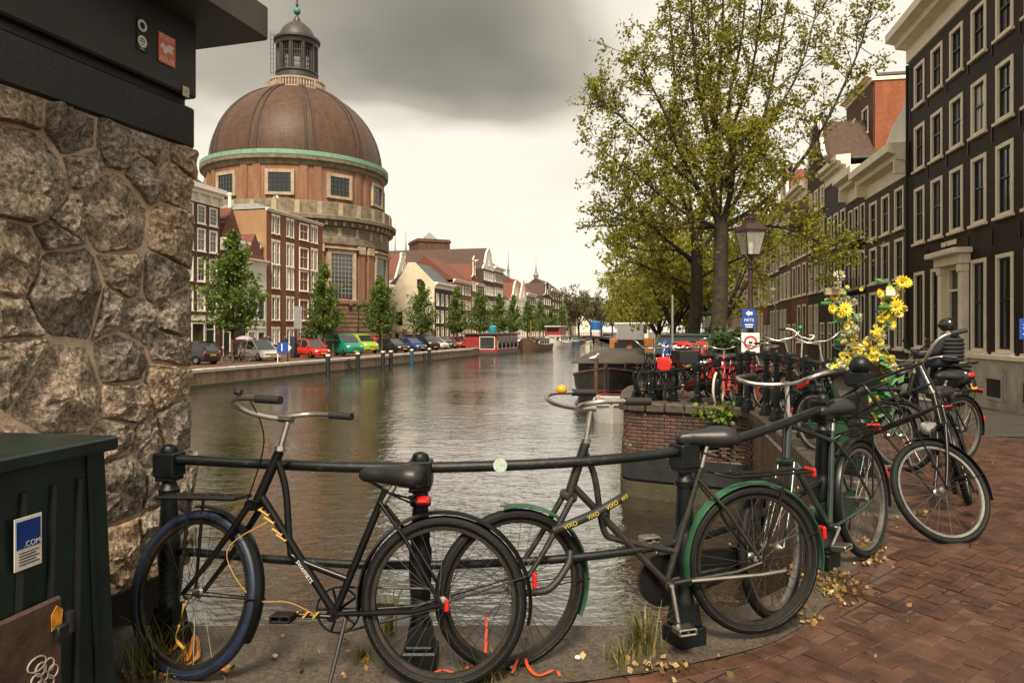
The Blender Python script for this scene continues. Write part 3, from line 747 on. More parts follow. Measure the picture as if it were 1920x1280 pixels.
def cap_mesh(h, sc=1.0, ball=False):
    b = MB(); k = sc; top = h - .13
    b.bx(-.052 * k, .052 * k, -.052 * k, .052 * k, top, h - .02, .006); b.bx(-.045 * k, .045 * k, -.045 * k, .045 * k, top - .02, top + .005, .004)
    if ball: b.lathe([(.046 * k, h - .025), (.03 * k, h - .005), (.026 * k, h + .01)], 14); b.ell((0, 0, h + .045), .045 * k + .008, 16, 10)
    else: b.lathe([(.038 * k, h - .022), (.038 * k, h - .008), (.030 * k, h + .008), (.012 * k, h + .016), (0, h + .017)], 14)
    return b
PMESH = {}
def post(parent, x, y, h, ang=0.0, sc=1.0, ball=False, zb=None):
    key = (round(h, 2), sc, ball)
    if key not in PMESH: PMESH[key] = (post_mesh(h, sc).mesh('post', M_IRON, 35), cap_mesh(h, sc, ball).mesh('post_cap', M_IRON, 35))
    z = gz(x, y) if zb is None else zb
    o = ob('post', PMESH[key][0], parent); o.location = (x, y, z - .01); o.rotation_euler = (0, 0, ang)
    ob('post_cap', PMESH[key][1], o)
    return Vector((x, y, z))
NP = [(-1.585, 3.33), (-.397, 3.12), (.803, 3.357), (1.82, 4.22)]
H0 = .925
for i, (x, y) in enumerate(NP):
    nx = NP[min(i + 1, 3)]; pv = NP[max(i - 1, 0)]; post(rail, x, y, (H0, H0, .96, 1.0)[i], math.atan2(nx[1] - pv[1], nx[0] - pv[0]))
post(rail, 3.24, 6.7, 1.0, .6, 1.9, True)
def curve(pts, k=6):
    out = []; pts = [Vector(p) for p in pts]
    for i in range(len(pts) - 1):
        p0, p1, p2, p3 = pts[max(0, i - 1)], pts[i], pts[i + 1], pts[min(len(pts) - 1, i + 2)]
        for j in range(k):
            t = j / k; out.append(.5 * ((2 * p1) + (p2 - p0) * t + (2 * p0 - 5 * p1 + 4 * p2 - p3) * t * t + (3 * p1 - p0 - 3 * p2 + p3) * t ** 3))
    out.append(pts[-1]); return out
for hz, r in ((.862, .024), (.44, .019)):
    rp_ = [(x, y, gz(x, y) + hz + (.06 if i == 3 else .035 if i == 2 else 0)) for i, (x, y) in enumerate(NP)] + [(2.66, 5.5, .10 + hz + .03), (3.24, 6.7, gz(3.24, 6.7) + hz + .0)]
    full = curve(rp_, 8)
    MB().tube(full, r, 12).build('rail', M_IRONWORN, rail, 60)
MB().tube([(3.24, 6.7, .92), (3.62, 6.72, .915)], .024, 10).build('rail', M_IRONWORN, rail, 60)
# round sticker on the top rail
tag(MB(Matrix.Translation(P(938, 868, 3.13) + Vector((0, -.03, -.004)))).lathe([(0, -.001), (.030, -.001), (.030, .002), (0, .002)], 20, axis='y').build('round_sticker', mat('sticker_teal', (.25, .38, .34), .5, col2=(.55, .55, .48), vscale=60)), 'round pale teal sticker on the top rail beside the middle post', 'sticker')

qr = empty('quay_railing', (0, 0, 0), 0, 'dark green iron quay railing curving away with a row of parked bicycles', 'railing')
QP = [(1556, 8.0, 1.15), (1511, 9.0, 1.16), (1481, 9.8, 1.17), (1456, 10.6, 1.18), (1437, 11.4, 1.17), (1402, 12.2, 1.14), (1388, 12.75, 1.10), (1345, 13.15, .98), (1308, 13.45, .88), (1263, 13.85, .78), (1224, 14.15, .72), (1192, 14.5, .66)]
qpts = []
for px, d, zt in QP:
    p = P(px, 700, d); zb = gz(p.x, p.y) if d < 12.9 else .06
    post(qr, p.x, p.y, max(.58, zt - zb), .3, 1.1, False, zb); qpts.append(Vector((p.x, p.y, zt - .07)))
top = [Vector((3.24, 6.7, .98))] + qpts
MB().tube(curve(top, 5), .024, 10).build('rail', M_IRONWORN, qr, 60)
low = [v - Vector((0, 0, .42 if i < 8 else .34)) for i, v in enumerate(top)]
MB().tube(curve(low, 5), .019, 10).build('rail', M_IRONWORN, qr, 60)
# ================================================================ HOUSES
M_CREAM = mat('cream_paint', (.82, .72, .545), .55, var=.10, vscale=3)
M_WHITE = mat('white_paint', (.76, .71, .61), .55, var=.10, vscale=2)
M_CREAMWALL = mat('cream_render', (.58, .50, .37), .8, var=.12, vscale=.8)
M_WHITEWALL = mat('white_render', (.66, .62, .54), .8, var=.12, vscale=.8)
M_DKGREEN = mat('dark_green_joinery', (.010, .013, .012), .35)
M_BLACKJ = mat('black_joinery', (.012, .011, .010), .35)
M_SLATE = mat('slate_roof', (.075, .075, .075), .6, var=.3, vscale=2.5, bump=.02, bscale=6)
M_TILE = mat('red_roof_tile', (.135, .042, .023), .75, var=.35, vscale=5, bump=.03, bscale=9)
M_TILEBR = mat('brown_roof_tile', (.060, .032, .022), .75, var=.3, vscale=4, bump=.03, bscale=9)
M_LEAD = mat('grey_lead', (.20, .20, .19), .6, var=.2, vscale=3)
M_PLINTH = mat('grey_limestone', (.43, .385, .31), .75, var=.28, vscale=2.2, bump=.003, bscale=30)
B_DARK = brick_mat('brick_near_black', (.030, .0165, .0105), (.019, .0112, .0076), (.036, .027, .020), .6, dirt=.5, bump=.006)
B_GREY = brick_mat('brick_grey_brown', (.085, .062, .048), (.062, .046, .037), (.05, .042, .036), .7)
B_BROWN = brick_mat('brick_brown', (.120, .054, .032), (.080, .040, .025), (.08, .062, .05), .75)
B_RED = brick_mat('brick_red', (.225, .074, .036), (.155, .054, .030), (.15, .11, .085), .75)
B_ORANGE = brick_mat('brick_orange', (.30, .085, .034), (.22, .066, .028), (.22, .13, .08), .75)
B_TAN = brick_mat('brick_tan', (.30, .20, .125), (.24, .155, .10), (.2, .16, .12), .75)
B_PURPLE = brick_mat('brick_purple', (.065, .040, .032), (.045, .030, .026), (.05, .042, .036), .75)
def glass(name, col, rough=.05):
    m = mat(name, col, rough, spec=.7, coat=.3, bump=.012, bscale=1.3, coords='Position'); return m
GL = [glass('glass_dark', (.012, .014, .016)), glass('glass_grey', (.035, .040, .042)), glass('glass_curtain', (.48, .46, .40), .18), glass('glass_brown', (.03, .022, .016))]
WIN = {}
def win_meshes(w, h, style, fm, sm):
    key = (round(w, 2), round(h, 2), style, fm.name, sm.name)
    if key in WIN: return WIN[key]
    c = min(.11, w * .12) if style != 'thin' else .05
    f = MB(); y0, y1 = -.03, .10
    f.bx(0, c, y0, y1, 0, h); f.bx(w - c, w, y0, y1, 0, h); f.bx(c, w - c, y0, y1, h - c, h); f.bx(c, w - c, y0, y1, 0, c * .7)
    s = MB(); b = .045 if style != 'thin' else .035
    iw0, iw1, ih0, ih1 = c, w - c, c * .7, h - c
    def bar(x0, x1, z0, z1, d=0): s.bx(x0, x1, .03 + d, .085, z0, z1)
    bar(iw0, iw0 + b, ih0, ih1); bar(iw1 - b, iw1, ih0, ih1); bar(iw0 + b, iw1 - b, ih1 - b, ih1); bar(iw0 + b, iw1 - b, ih0, ih0 + b)
    mid = ih0 + (ih1 - ih0) * .54; bar(iw0 + b, iw1 - b, mid - b * .6, mid + b * .6, -.012)
    t = .026
    if style in ('sash6', 'sash'):
        cx = (iw0 + iw1) / 2; bar(cx - t / 2, cx + t / 2, ih0 + b, mid - b * .6, .012); bar(cx - t / 2, cx + t / 2, mid + b * .6, ih1 - b, .012)
    if style == 'sash6':
        for q in (.5,):
            bar(iw0 + b, cx - t / 2, ih0 + (mid - ih0) * q, ih0 + (mid - ih0) * q + t, .014); bar(cx + t / 2, iw1 - b, ih0 + (mid - ih0) * q, ih0 + (mid - ih0) * q + t, .014)
            bar(iw0 + b, cx - t / 2, mid + (ih1 - mid) * q, mid + (ih1 - mid) * q + t, .014); bar(cx + t / 2, iw1 - b, mid + (ih1 - mid) * q, mid + (ih1 - mid) * q + t, .014)
    sill = MB(); sill.bx(-.06, w + .06, -.10, .04, -.09, -.004, .01)
    pn = MB(); pn.bx(c * .8, w - c * .8, .066, .072, c * .5, h - c * .8)
    WIN[key] = (f.mesh('window', fm), s.mesh('sash', sm), sill.mesh('sill', fm), [pn.mesh('pane', g) for g in GL]); return WIN[key]
def window(parent, x, z, w, h, style='sash', fm=None, sm=None, rn=random, sill=True, y=0.0):
    f, s, sl, p = win_meshes(w, h, style, fm or M_WHITE, sm or fm or M_WHITE)
    o = ob('window', f, parent); o.location = (x, y, z)
    ob('sash', s, o); ob('pane', p[rn.choices(range(4), (5, 3, 2, 2) if z > 2 else (3, 2, 5, 2))[0]], o)
    if sill: ob('sill', sl, o)
    return o
def wall_mesh(W, H, D, openings, reveal=.16, base=-.4):
    b = MB()
    xs = sorted({0, W, *[o[0] for o in openings], *[o[1] for o in openings]}); zs = sorted({base, H, *[o[2] for o in openings], *[o[3] for o in openings]})
    xs = [x for x in xs if 0 <= x <= W]; zs = [z for z in zs if base <= z <= H]
    for x0, x1 in zip(xs, xs[1:]):
        run = None
        for z0, z1 in zip(zs, zs[1:]):
            cx, cz = (x0 + x1) / 2, (z0 + z1) / 2
            if any(o[0] < cx < o[1] and o[2] < cz < o[3] for o in openings):
                if run is not None: b.add([(x0, 0, run), (x1, 0, run), (x1, 0, z0), (x0, 0, z0)], [(0, 1, 2, 3)]); run = None
            elif run is None: run = z0
        if run is not None: b.add([(x0, 0, run), (x1, 0, run), (x1, 0, H), (x0, 0, H)], [(0, 1, 2, 3)])
    for x0, x1, z0, z1 in openings:
        r = reveal
        b.add([(x0, 0, z0), (x1, 0, z0), (x1, 0, z1), (x0, 0, z1), (x0, r, z0), (x1, r, z0), (x1, r, z1), (x0, r, z1)], [(0, 4, 5, 1), (1, 5, 6, 2), (2, 6, 7, 3), (3, 7, 4, 0), (4, 7, 6, 5)])
    b.add([(0, 0, base), (0, D, base), (0, D, H), (0, 0, H), (W, 0, base), (W, D, base), (W, D, H), (W, 0, H)], [(0, 3, 2, 1), (4, 5, 6, 7), (1, 2, 6, 5), (3, 7, 6, 2)])
    return b
def bays(W, n, w, m=None):
    if m is None: m = (W - n * w) / (n + 1) * .85
    g = (W - 2 * m - n * w) / max(1, n - 1) if n > 1 else 0
    return [m + i * (w + g) for i in range(n)]
def roof_part(h, kind, W, D, H, rh, m, name='roof'):
    b = MB(); e = .0
    if kind == 'side': b.prism([(0, H), (D / 2, H + rh), (D, H)], 0, W, 'x')
    elif kind == 'front': b.prism([(0, H), (W / 2, H + rh), (W, H)], .12, D, 'y')
    elif kind == 'hip':
        i = min(W, D) * .33
        b.add([(0, 0, H), (W, 0, H), (W, D, H), (0, D, H), (i, i, H + rh), (W - i, i, H + rh), (W - i, D - i, H + rh), (i, D - i, H + rh)], [(0, 1, 5, 4), (1, 2, 6, 5), (2, 3, 7, 6), (3, 0, 4, 7), (4, 5, 6, 7)])
    else: b.bx(.02, W - .02, .02, D - .02, H, H + .12)
    return b.build(name, m, h)
def cornice(h, W, H, ch, proj, m, brackets=0, D=None):
    b = MB()
    prof = [(.0, H), (-.06, H + .02), (-.06, H + ch * .45), (-proj * .55, H + ch * .52), (-proj * .6, H + ch * .66), (-proj, H + ch * .74), (-proj, H + ch), (.12, H + ch + .04), (.12, H)]
    b.add([(-.05, y, z) for y, z in prof] + [(W + .05, y, z) for y, z in prof], [tuple(range(9)), tuple(range(17, 8, -1))] + [(i, i + 9, (i + 1) % 9 + 9, (i + 1) % 9) for i in range(9)])
    c = b.build('cornice', m, h)
    if brackets:
        me = MB().bx(-.05, .05, -proj * .62, -.05, H + ch * .08, H + ch * .5, .01).mesh('bracket', m)
        for i in range(brackets): o = ob('bracket', me, c); o.location = (.12 + (W - .24) * i / max(1, brackets - 1), -.012, 0)
    return c
def door(h, x, z, w, hh, m, fm, light=True):
    f = MB(); f.bx(x, x + .09, -.03, .12, z, z + hh); f.bx(x + w - .09, x + w, -.03, .12, z, z + hh); f.bx(x + .09, x + w - .09, -.03, .12, z + hh - .1, z + hh)
    if light: f.bx(x + .09, x + w - .09, -.01, .1, z + hh * .76, z + hh * .76 + .07)
    d = f.build('door', fm, h)
    b = MB(); b.bx(x + .09, x + w - .09, .05, .10, z, z + hh * .76 if light else z + hh - .1)
    for q in (.12, .45): b.bx(x + .2, x + w - .2, .035, .05, z + hh * q, z + hh * (q + .22))
    b.build('door_leaf', m, d)
    if light: MB().bx(x + .09, x + w - .09, .07, .08, z + hh * .76 + .07, z + hh - .1).build('pane', GL[0], d)
    MB().ell((x + w - .2, .02, z + 1.0), .03, 8, 6).build('handle', mat('brass', (.4, .26, .08), .3, 1), d)
    return d
def gable_front(h, W, H, gh, style, m, wm):
    c = W / 2
    if style == 'neck': out = [(0, 0), (W, 0), (W, gh * .06), (W * .82, gh * .12), (W * .72, gh * .22), (W * .69, gh * .42), (W * .69, gh * .78), (W * .74, gh * .80), (W * .74, gh * .84), (c, gh), (W * .26, gh * .84), (W * .26, gh * .80), (W * .31, gh * .78), (W * .31, gh * .42), (W * .28, gh * .22), (W * .18, gh * .12), (0, gh * .06)]
    elif style == 'bell': out = [(0, 0), (W, 0), (W * .98, gh * .10), (W * .88, gh * .22), (W * .80, gh * .45), (W * .74, gh * .68), (W * .64, gh * .84), (W * .56, gh * .93), (c, gh), (W * .44, gh * .93), (W * .36, gh * .84), (W * .26, gh * .68), (W * .20, gh * .45), (W * .12, gh * .22), (W * .02, gh * .10)]
    elif style == 'step':
        out = [(0, 0), (W, 0)]; n = 4
        for i in range(n): x = W - i * W / (2 * n + 1); out += [(x, gh * (i + .6) / n), (x - W / (2 * n + 1), gh * (i + .6) / n)]
        out += [(W - q[0], q[1]) for q in out[:1:-1]]
    else: out = [(0, 0), (W, 0), (W * .62, gh * .82), (W * .62, gh), (W * .38, gh), (W * .38, gh * .82)]
    b = MB(); b.prism([(x, H + z + .001) for x, z in out], -.04, .28, 'y'); g = b.build('gable', wm, h)
    b = MB()
    ring = [Vector((x, -.02, H + z)) for x, z in out[2:]]
    b.tube(ring, .11, 6); b.build('gable_trim', m, g)
    return g
def house(label, x, y, ang, W, D, H, rows, n, ww, wm, fm=None, sm=None, style='sash', z0=Z_Q, corn=None, roof=None, gable=None, doors=(), seed=0, group=None, cat='house', skip=(), brackets=0, cm=None, top_win=None, chim=None, lintel=None, hoist=False, xs=None, sidem=None):
    h = empty('house', (x, y, z0), ang, label, cat, group); rn = rnd(seed)
    X = xs or bays(W, n, ww); ops = []; wins = []
    for ri, (s_, hh) in enumerate(rows):
        for i, xx in enumerate(X):
            if (ri, i) in skip: continue
            ops.append((xx, xx + ww, s_, s_ + hh)); wins.append((xx, s_, hh))
    for d in doors: ops.append((d[0], d[0] + d[1], 0.0 if len(d) < 4 else d[3], (0.0 if len(d) < 4 else d[3]) + d[2]))
    wall_mesh(W, H, D, ops).build('wall', wm, h)
    for xx, s_, hh in wins:
        window(h, xx, s_, ww, hh, style, fm, sm, rn)
        if lintel: MB().bx(xx - .06, xx + ww + .06, -.025, .0, s_ + hh + .02, s_ + hh + .2).build('lintel', lintel, h)
    for d in doors: door(h, d[0], 0.0 if len(d) < 4 else d[3], d[1], d[2], M_DKGREEN, fm or M_WHITE)
    if corn: cornice(h, W, H, corn[0], corn[1], cm or fm or M_WHITE, brackets)
    Ht = H + (corn[0] * .8 if corn else 0)
    if roof: roof_part(h, roof[0], W, D, Ht if corn else H, roof[1], roof[2])
    if gable:
        g = gable_front(h, W, H, gable[1], gable[0], gable[2] if len(gable) > 2 else M_WHITE, gable[3] if len(gable) > 3 else wm)
        window(h, W / 2 - .45, H + gable[1] * .18, .9, gable[1] * .32, 'thin', fm, sm, rn, True, -.075)
    if hoist: MB().bx(W / 2 - .07, W / 2 + .07, -.9, .2, Ht + .2 if not gable else H + gable[1] * .8, Ht + .36 if not gable else H + gable[1] * .8 + .16).build('hoist_beam', M_WHITE, h)
    for q in (chim or ()):
        c = MB(); c.bx(q[0] - .35, q[0] + .35, q[1] - .3, q[1] + .3, Ht, Ht + q[2]); c.bx(q[0] - .42, q[0] + .42, q[1] - .37, q[1] + .37, Ht + q[2], Ht + q[2] + .12); co = c.build('chimney', B_BROWN, h)
        for k in (-.17, .17): MB().lathe([(.1, Ht + q[2] + .1), (.08, Ht + q[2] + .45)], 8, (q[0] + k, q[1], 0)).build('chimney_pot', M_TILE, co)
    return h
def dormer(h, x, y, z, w, hh, m, fm):
    b = MB(); b.bx(x, x + w, y, y + 2.0, z, z + hh); d = b.build('dormer', m, h)
    b = MB(); b.prism([(x - .12, z + hh), (x + w / 2, z + hh + .35), (x + w + .12, z + hh)], y - .12, y + 2.1, 'y'); b.build('dormer_roof', fm, d)
    window(h, x + .12, z + .12, w - .24, hh - .2, 'thin', fm, fm, rnd(1), True, y - .075)
    return d

# ---------------- right-hand row
RA = math.atan2(-.983, -.182); RB = Vector((12.8, 19.2, 0)); RD = Vector((.182, .983, 0))
def rp_at(t, setback=0.0): p = RB + RD * t + Vector((.983, -.182, 0)) * setback; return p.x, p.y
# the black house
x, y = rp_at(6.21)
X = [.60 + 1.463 * i for i in range(10)]
bh = house('tall near-black brick canal house with cream windows and a columned doorway at the right', x, y, RA, 15.2, 9, 11.5, [(1.57, 2.55), (5.10, 1.87), (7.58, 1.50), (9.76, 1.40)], 10, .91, B_DARK, M_CREAM, M_BLACKJ, 'sash', corn=(1.05, .75), cm=M_CREAM, roof=('hip', 2.2, M_SLATE), skip={(0, 2)}, seed=4, xs=X, doors=[(3.42, 1.16, 3.1, .95)])
# portal
b = MB()
for xx in (3.16, 4.62): b.bx(xx, xx + .24, -.22, -.001, .95, 4.05, .015); b.bx(xx - .03, xx + .27, -.25, -.002, .95, 1.15, .01); b.bx(xx - .03, xx + .27, -.26, -.002, 3.82, 4.06, .02)
b.bx(3.06, 4.96, -.30, -.002, 4.06, 4.34, .015); b.bx(2.92, 5.10, -.52, -.003, 4.34, 4.50, .02); b.build('portal', M_CREAM, bh, 30)
b = MB()
for i in range(5): b.bx(2.9, 5.1, -.28 * (5 - i) - .05, -.001, .19 * i, .19 * (i + 1), .01)
b.build('door_steps', M_PLINTH, bh, 30)
MB().tube([(2.95, -1.3, .2), (2.95, -1.3, 1.1), (2.95, -.05, 1.95)], .025, 8).build('handrail', M_IRON, bh, 40)
MB().bx(0, 15.2, -.13, -.001, 1.36, 1.50, .02).build('ledge', M_CREAM, bh)
xx = 0; rs_ = rnd(8)
while xx < 15.1:
    w = rs_.uniform(.5, .62); w = min(w, 15.2 - xx)
    if not (2.75 < xx + w / 2 < 5.2): MB().bx(xx + .004, xx + w - .004, -.055 + rs_.uniform(-.004, .004), .05, -.3, 1.355, .008).build('plinth_slab', M_PLINTH, bh, 30)
    xx += w
for xx in (6.0, 7.9, 9.6):
    f = MB(); f.bx(xx, xx + .95, -.085, -.04, .30, .38); f.bx(xx, xx + .95, -.085, -.04, .86, .94); f.bx(xx, xx + .08, -.085, -.04, .38, .86); f.bx(xx + .87, xx + .95, -.085, -.04, .38, .86); g = f.build('basement_grille', M_PLINTH, bh)
    MB().bx(xx + .08, xx + .87, -.066, -.058, .38, .86).build('grille_back', M_SLOT, g)
    for k in range(9): MB().bx(xx + .08, xx + .87, -.08, -.066, .40 + k * .05, .425 + k * .05).build('slat', M_BLACKJ, g)
MB().bx(2.9, 4.0, -.02, -.001, 4.72, 4.86).build('name_stone', M_CREAM, bh)
for xx in (2.2, 3.7, 5.2, 6.65, 8.1):                              # wall anchors
    for zz in (4.4, 7.15, 9.45): MB().bx(xx - .42, xx - .39, -.03, -.001, zz, zz + .42).build('wall_anchor', M_BLACKJ, bh)
MB().tube([(.12, -.08, .3), (.12, -.08, 11.4)], .05, 8).build('rain_pipe', B_DARK, bh, 40)
# grey-brown neighbour
x, y = rp_at(11.06)
h = house('grey-brown three-bay canal house with a heavy cream cornice beside the black house', x, y, RA, 4.84, 8, 7.6, [(1.5, 2.2), (4.05, 1.45), (5.85, 1.5)], 3, .95, B_GREY, M_CREAM, M_BLACKJ, 'sash', corn=(1.15, .7), cm=M_CREAM, brackets=2, seed=7, roof=('flat', 0, M_SLATE))
b = MB(); b.prism([(0, 8.6), (4.84, 8.6), (4.84, 10.6), (4.2, 10.7), (3.6, 10.2), (2.6, 9.9), (1.6, 9.2), (.6, 9.1)], .16, .42, 'y'); b.build('white_side_gable', M_WHITEWALL, h)
b = MB(); b.bx(3.5, 4.1, .42, .9, 10.0, 10.75, .02); b.lathe([(.16, 10.7), (.12, 11.3), (.2, 11.35), (.2, 11.5)], 8, (3.8, .65, 0)); b.build('chimney', M_BLACKJ, h)
x, y = rp_at(13.95)
h = house('narrow dark canal house with a white pediment cornice and small balconies', x, y, RA, 2.87, 8, 7.9, [(1.5, 2.2), (4.0, 1.6), (6.1, 1.45)], 3, .66, B_PURPLE, M_CREAM, M_BLACKJ, 'sash', corn=(1.2, .65), cm=M_CREAM, brackets=2, seed=9, roof=('flat', 0, M_SLATE))
for s_ in (4.0, 6.1):
    b = MB(); b.bx(.1, 2.77, -.3, -.005, s_ - .14, s_ - .095); b.tube([(.1, -.28, s_ + .4), (2.77, -.28, s_ + .4)], .02, 6)
    for k in range(14): b.tube([(.12 + k * .202, -.28, s_ - .1), (.12 + k * .202, -.28, s_ + .4)], .012, 5)
    b.build('balcony', M_IRON, h)
# tall block set back behind
p = P(1637, 622, 37.0)
hb = house('tall brown house with an orange brick side wall above the grey-brown house', p.x + .182 * 5, p.y + .983 * 5, RA, 5.0, 9, 15.0, [(10.2, 1.5), (12.6, 1.4)], 2, 1.1, B_BROWN, M_CREAM, M_BLACKJ, 'sash', corn=(.35, .35), cm=M_CREAM, roof=('flat', 0, M_SLATE), seed=3)
MB().bx(5.002, 5.12, .05, 8.6, 6, 14.95).build('brick_side_wall', B_ORANGE, hb)
MB().bx(4.9, 5.18, -.1, 8.7, 14.96, 15.14).build('parapet_band', M_CREAM, hb)
specs = [
 (13.95, 17.9, 9.4, B_DARK, 3, 'tall black brick house right behind the flower bicycle', ('flat', 0, M_SLATE), (.8, .5), None),
 (17.9, 22.2, 10.8, B_PURPLE, 3, 'purple-brown canal house with a bell gable behind the street tree', ('front', 2.6, M_TILEBR), None, ('bell', 3.0)),
 (22.2, 26.8, 9.9, B_RED, 3, 'dark red brick canal house with tall white windows left of the black houses', ('flat', 0, M_SLATE), (.8, .5), None),
 (26.8, 31.0, 10.4, B_BROWN, 3, 'brown brick canal house with a neck gable behind the street tree', ('front', 2.4, M_TILE), None, ('neck', 3.0)),
 (31.0, 36.0, 9.6, B_DARK, 4, 'dark four-bay canal house with a white cornice beside the lantern post', ('side', 2.6, M_SLATE), (.8, .5), None),
 (36.0, 41.0, 10.4, B_RED, 3, 'red brick canal house right of the street lantern', ('flat', 0, M_SLATE), (.8, .5), None),
 (41.0, 46.0, 9.8, B_GREY, 4, 'grey canal house with narrow white windows behind the lantern', ('side', 2.4, M_TILEBR), (.7, .5), None),
 (46.0, 52.0, 10.6, B_BROWN, 4, 'brown canal house farther along the right bank behind the lantern', ('flat', 0, M_SLATE), (.7, .5), None),
 (52.0, 60.0, 10.0, B_TAN, 5, 'tan canal house farther along the right bank behind the tree trunks', ('side', 2.6, M_TILE), (.7, .5), None),
 (60.0, 72.0, 10.8, B_RED, 6, 'wide red house far along the right bank, mostly behind trees', ('side', 2.6, M_TILEBR), (.7, .5), None),
 (72.0, 95.0, 10.8, B_BROWN, 9, 'wide brown house at the far end of the right bank row', ('side', 2.6, M_TILE), (.7, .5), None)]
for i, (t0, t1, H, wm, n, lab, rf, cn, gb_) in enumerate(specs):
    x, y = rp_at(t1); W = t1 - t0 - .02
    ww = min(.95, W / n * .62)
    X = bays(W, n, ww)
    r1 = (H - 1.5 - .6) / 3.25
    rows = [(1.5, r1 * .92), (1.5 + r1 * 1.15, r1 * .78), (1.5 + r1 * 2.1, r1 * .72)]
    if H > 10: rows = [(1.5, 2.1), (4.25, 1.75), (6.55, 1.55), (8.6, 1.15)]
    house(lab, x, y, RA, W, 9, H, rows, n, ww, wm, M_CREAM, M_CREAM if i % 2 else M_BLACKJ, 'sash', corn=cn, cm=M_CREAM, roof=rf, gable=gb_, seed=20 + i, skip={(0, n - 1)} if i % 2 else {(0, 0)}, doors=[(X[-1], ww, 2.6)] if i % 2 else [(X[0], ww, 2.6)], hoist=bool(gb_))

# ---------------- left-hand row
LA = math.atan2(.9714, .2376); LN = Vector((.9714, -.2376, 0)); LD = Vector((.2376, .9714, 0))
def lat(px, n=-40.5):
    r = (px - HX) / FPX; d = n / (.9714 * r - .2376); return Vector((r * d, d, 0))
def lhouse(px0, px1, label, H, rows, n, ww, wm, n_=-40.5, **k):
    a, c = lat(px0, n_), lat(px1, n_)
    return house(label, a.x, a.y, LA, (c - a).length - .03, k.pop('D', 10), H, rows, n, ww, wm, **k)
def lz(px, py, n=-40.5): return CZ - (py - HY) / FPX * lat(px, n).y - Z_Q
lhouse(150, 287, 'dark red brick canal house behind the stone pier', 12.4, [(.9, 2.2), (3.9, 1.9), (6.6, 1.9), (9.3, 1.7)], 6, 1.1, B_RED, fm=M_WHITE, style='sash6', corn=(.9, .6), roof=('hip', 2.2, M_TILEBR), seed=30)
h = lhouse(288, 413, 'tall brown brick canal house with white sash windows beside the stone pier', 13.1, [(3.9, 1.9), (6.4, 2.05), (9.0, 1.95), (11.35, 1.6)], 5, 1.1, B_BROWN, fm=M_WHITE, style='sash6', corn=(1.5, .7), brackets=6, roof=('hip', 2.5, M_TILEBR), seed=31, doors=[(6.2, 1.3, 3.0)])
MB().bx(.1, 8.2, -.06, -.002, 3.05, 3.5).build('shop_fascia', M_WHITE, h)
for xx in (.4, 2.3, 4.3): window(h, xx, .5, 1.7, 2.4, 'sash', M_WHITE, M_BLACKJ, rnd(2), True, -.10)
h = lhouse(414, 460, 'low dark canal house with a red tiled roof behind the nearest green tree', 9.4, [(3.6, 1.7), (6.6, 2.0)], 2, 1.3, B_PURPLE, fm=M_WHITE, corn=(1.1, .6), roof=('front', 3.2, M_TILE), seed=32, doors=[(.3, 1.1, 2.7)], D=9)
dormer(h, 1.0, .4, 10.2, 1.6, 1.8, M_WHITEWALL, M_WHITE)
h = lhouse(461, 500, 'narrow white rendered house with a dormer between the dark house and the brick flats', 8.6, [(3.3, 2.6), (.7, 1.4)], 2, 1.1, M_WHITEWALL, fm=M_WHITE, sm=M_BLACKJ, style='thin', corn=(.45, .4), roof=('front', 2.6, M_TILE), seed=33, D=9)
dormer(h, 1.4, .3, 9.0, 1.5, 1.9, M_WHITEWALL, M_WHITE)
MB().bx(.2, 3.3, -.05, -.002, 2.4, 2.55).build('string_band', M_WHITE, h)
W = (lat(605) - lat(500)).length
h = lhouse(500, 605, 'red-brown brick flats with paired narrow windows in front of the domed church', 14.1, [(.9, 1.5), (3.3, 2.3), (6.5, 2.3), (8.9, 2.3), (12.0, 1.75)], 1, .6, B_RED, fm=M_WHITE, xs=[.9, 1.75, 3.6, 4.45, 8.6, 9.45], style='thin', corn=(.28, .25), roof=('hip', 1.2, M_LEAD), seed=34, lintel=M_CREAM)
for s_, hh in ((3.3, 2.3), (6.5, 2.2), (8.9, 2.3), (12.0, 1.8)): window(h, 6.1, s_, 1.9, hh, 'sash', M_WHITE, M_WHITE, rnd(int(s_)), True, -.06)
door(h, 6.3, 0, 1.5, 2.7, M_DKGREEN, M_WHITE)
MB().bx(-.02, W - .01, -.07, -.002, -.3, .55).build('stone_base', M_PLINTH, h)
MB().bx(-.05, -.003, 0, 10, 8.6, 14.2).build('rendered_side', mat('tan_render', (.29, .165, .085), .85, var=.15, vscale=.5), h)
for xx in (1.5, 5.2): MB().lathe([(.16, 14.3), (.16, 16.0), (.22, 16.05), (.22, 16.3)], 8, (xx - 4.0, 5, 0)).build('flue', M_WHITE, h)

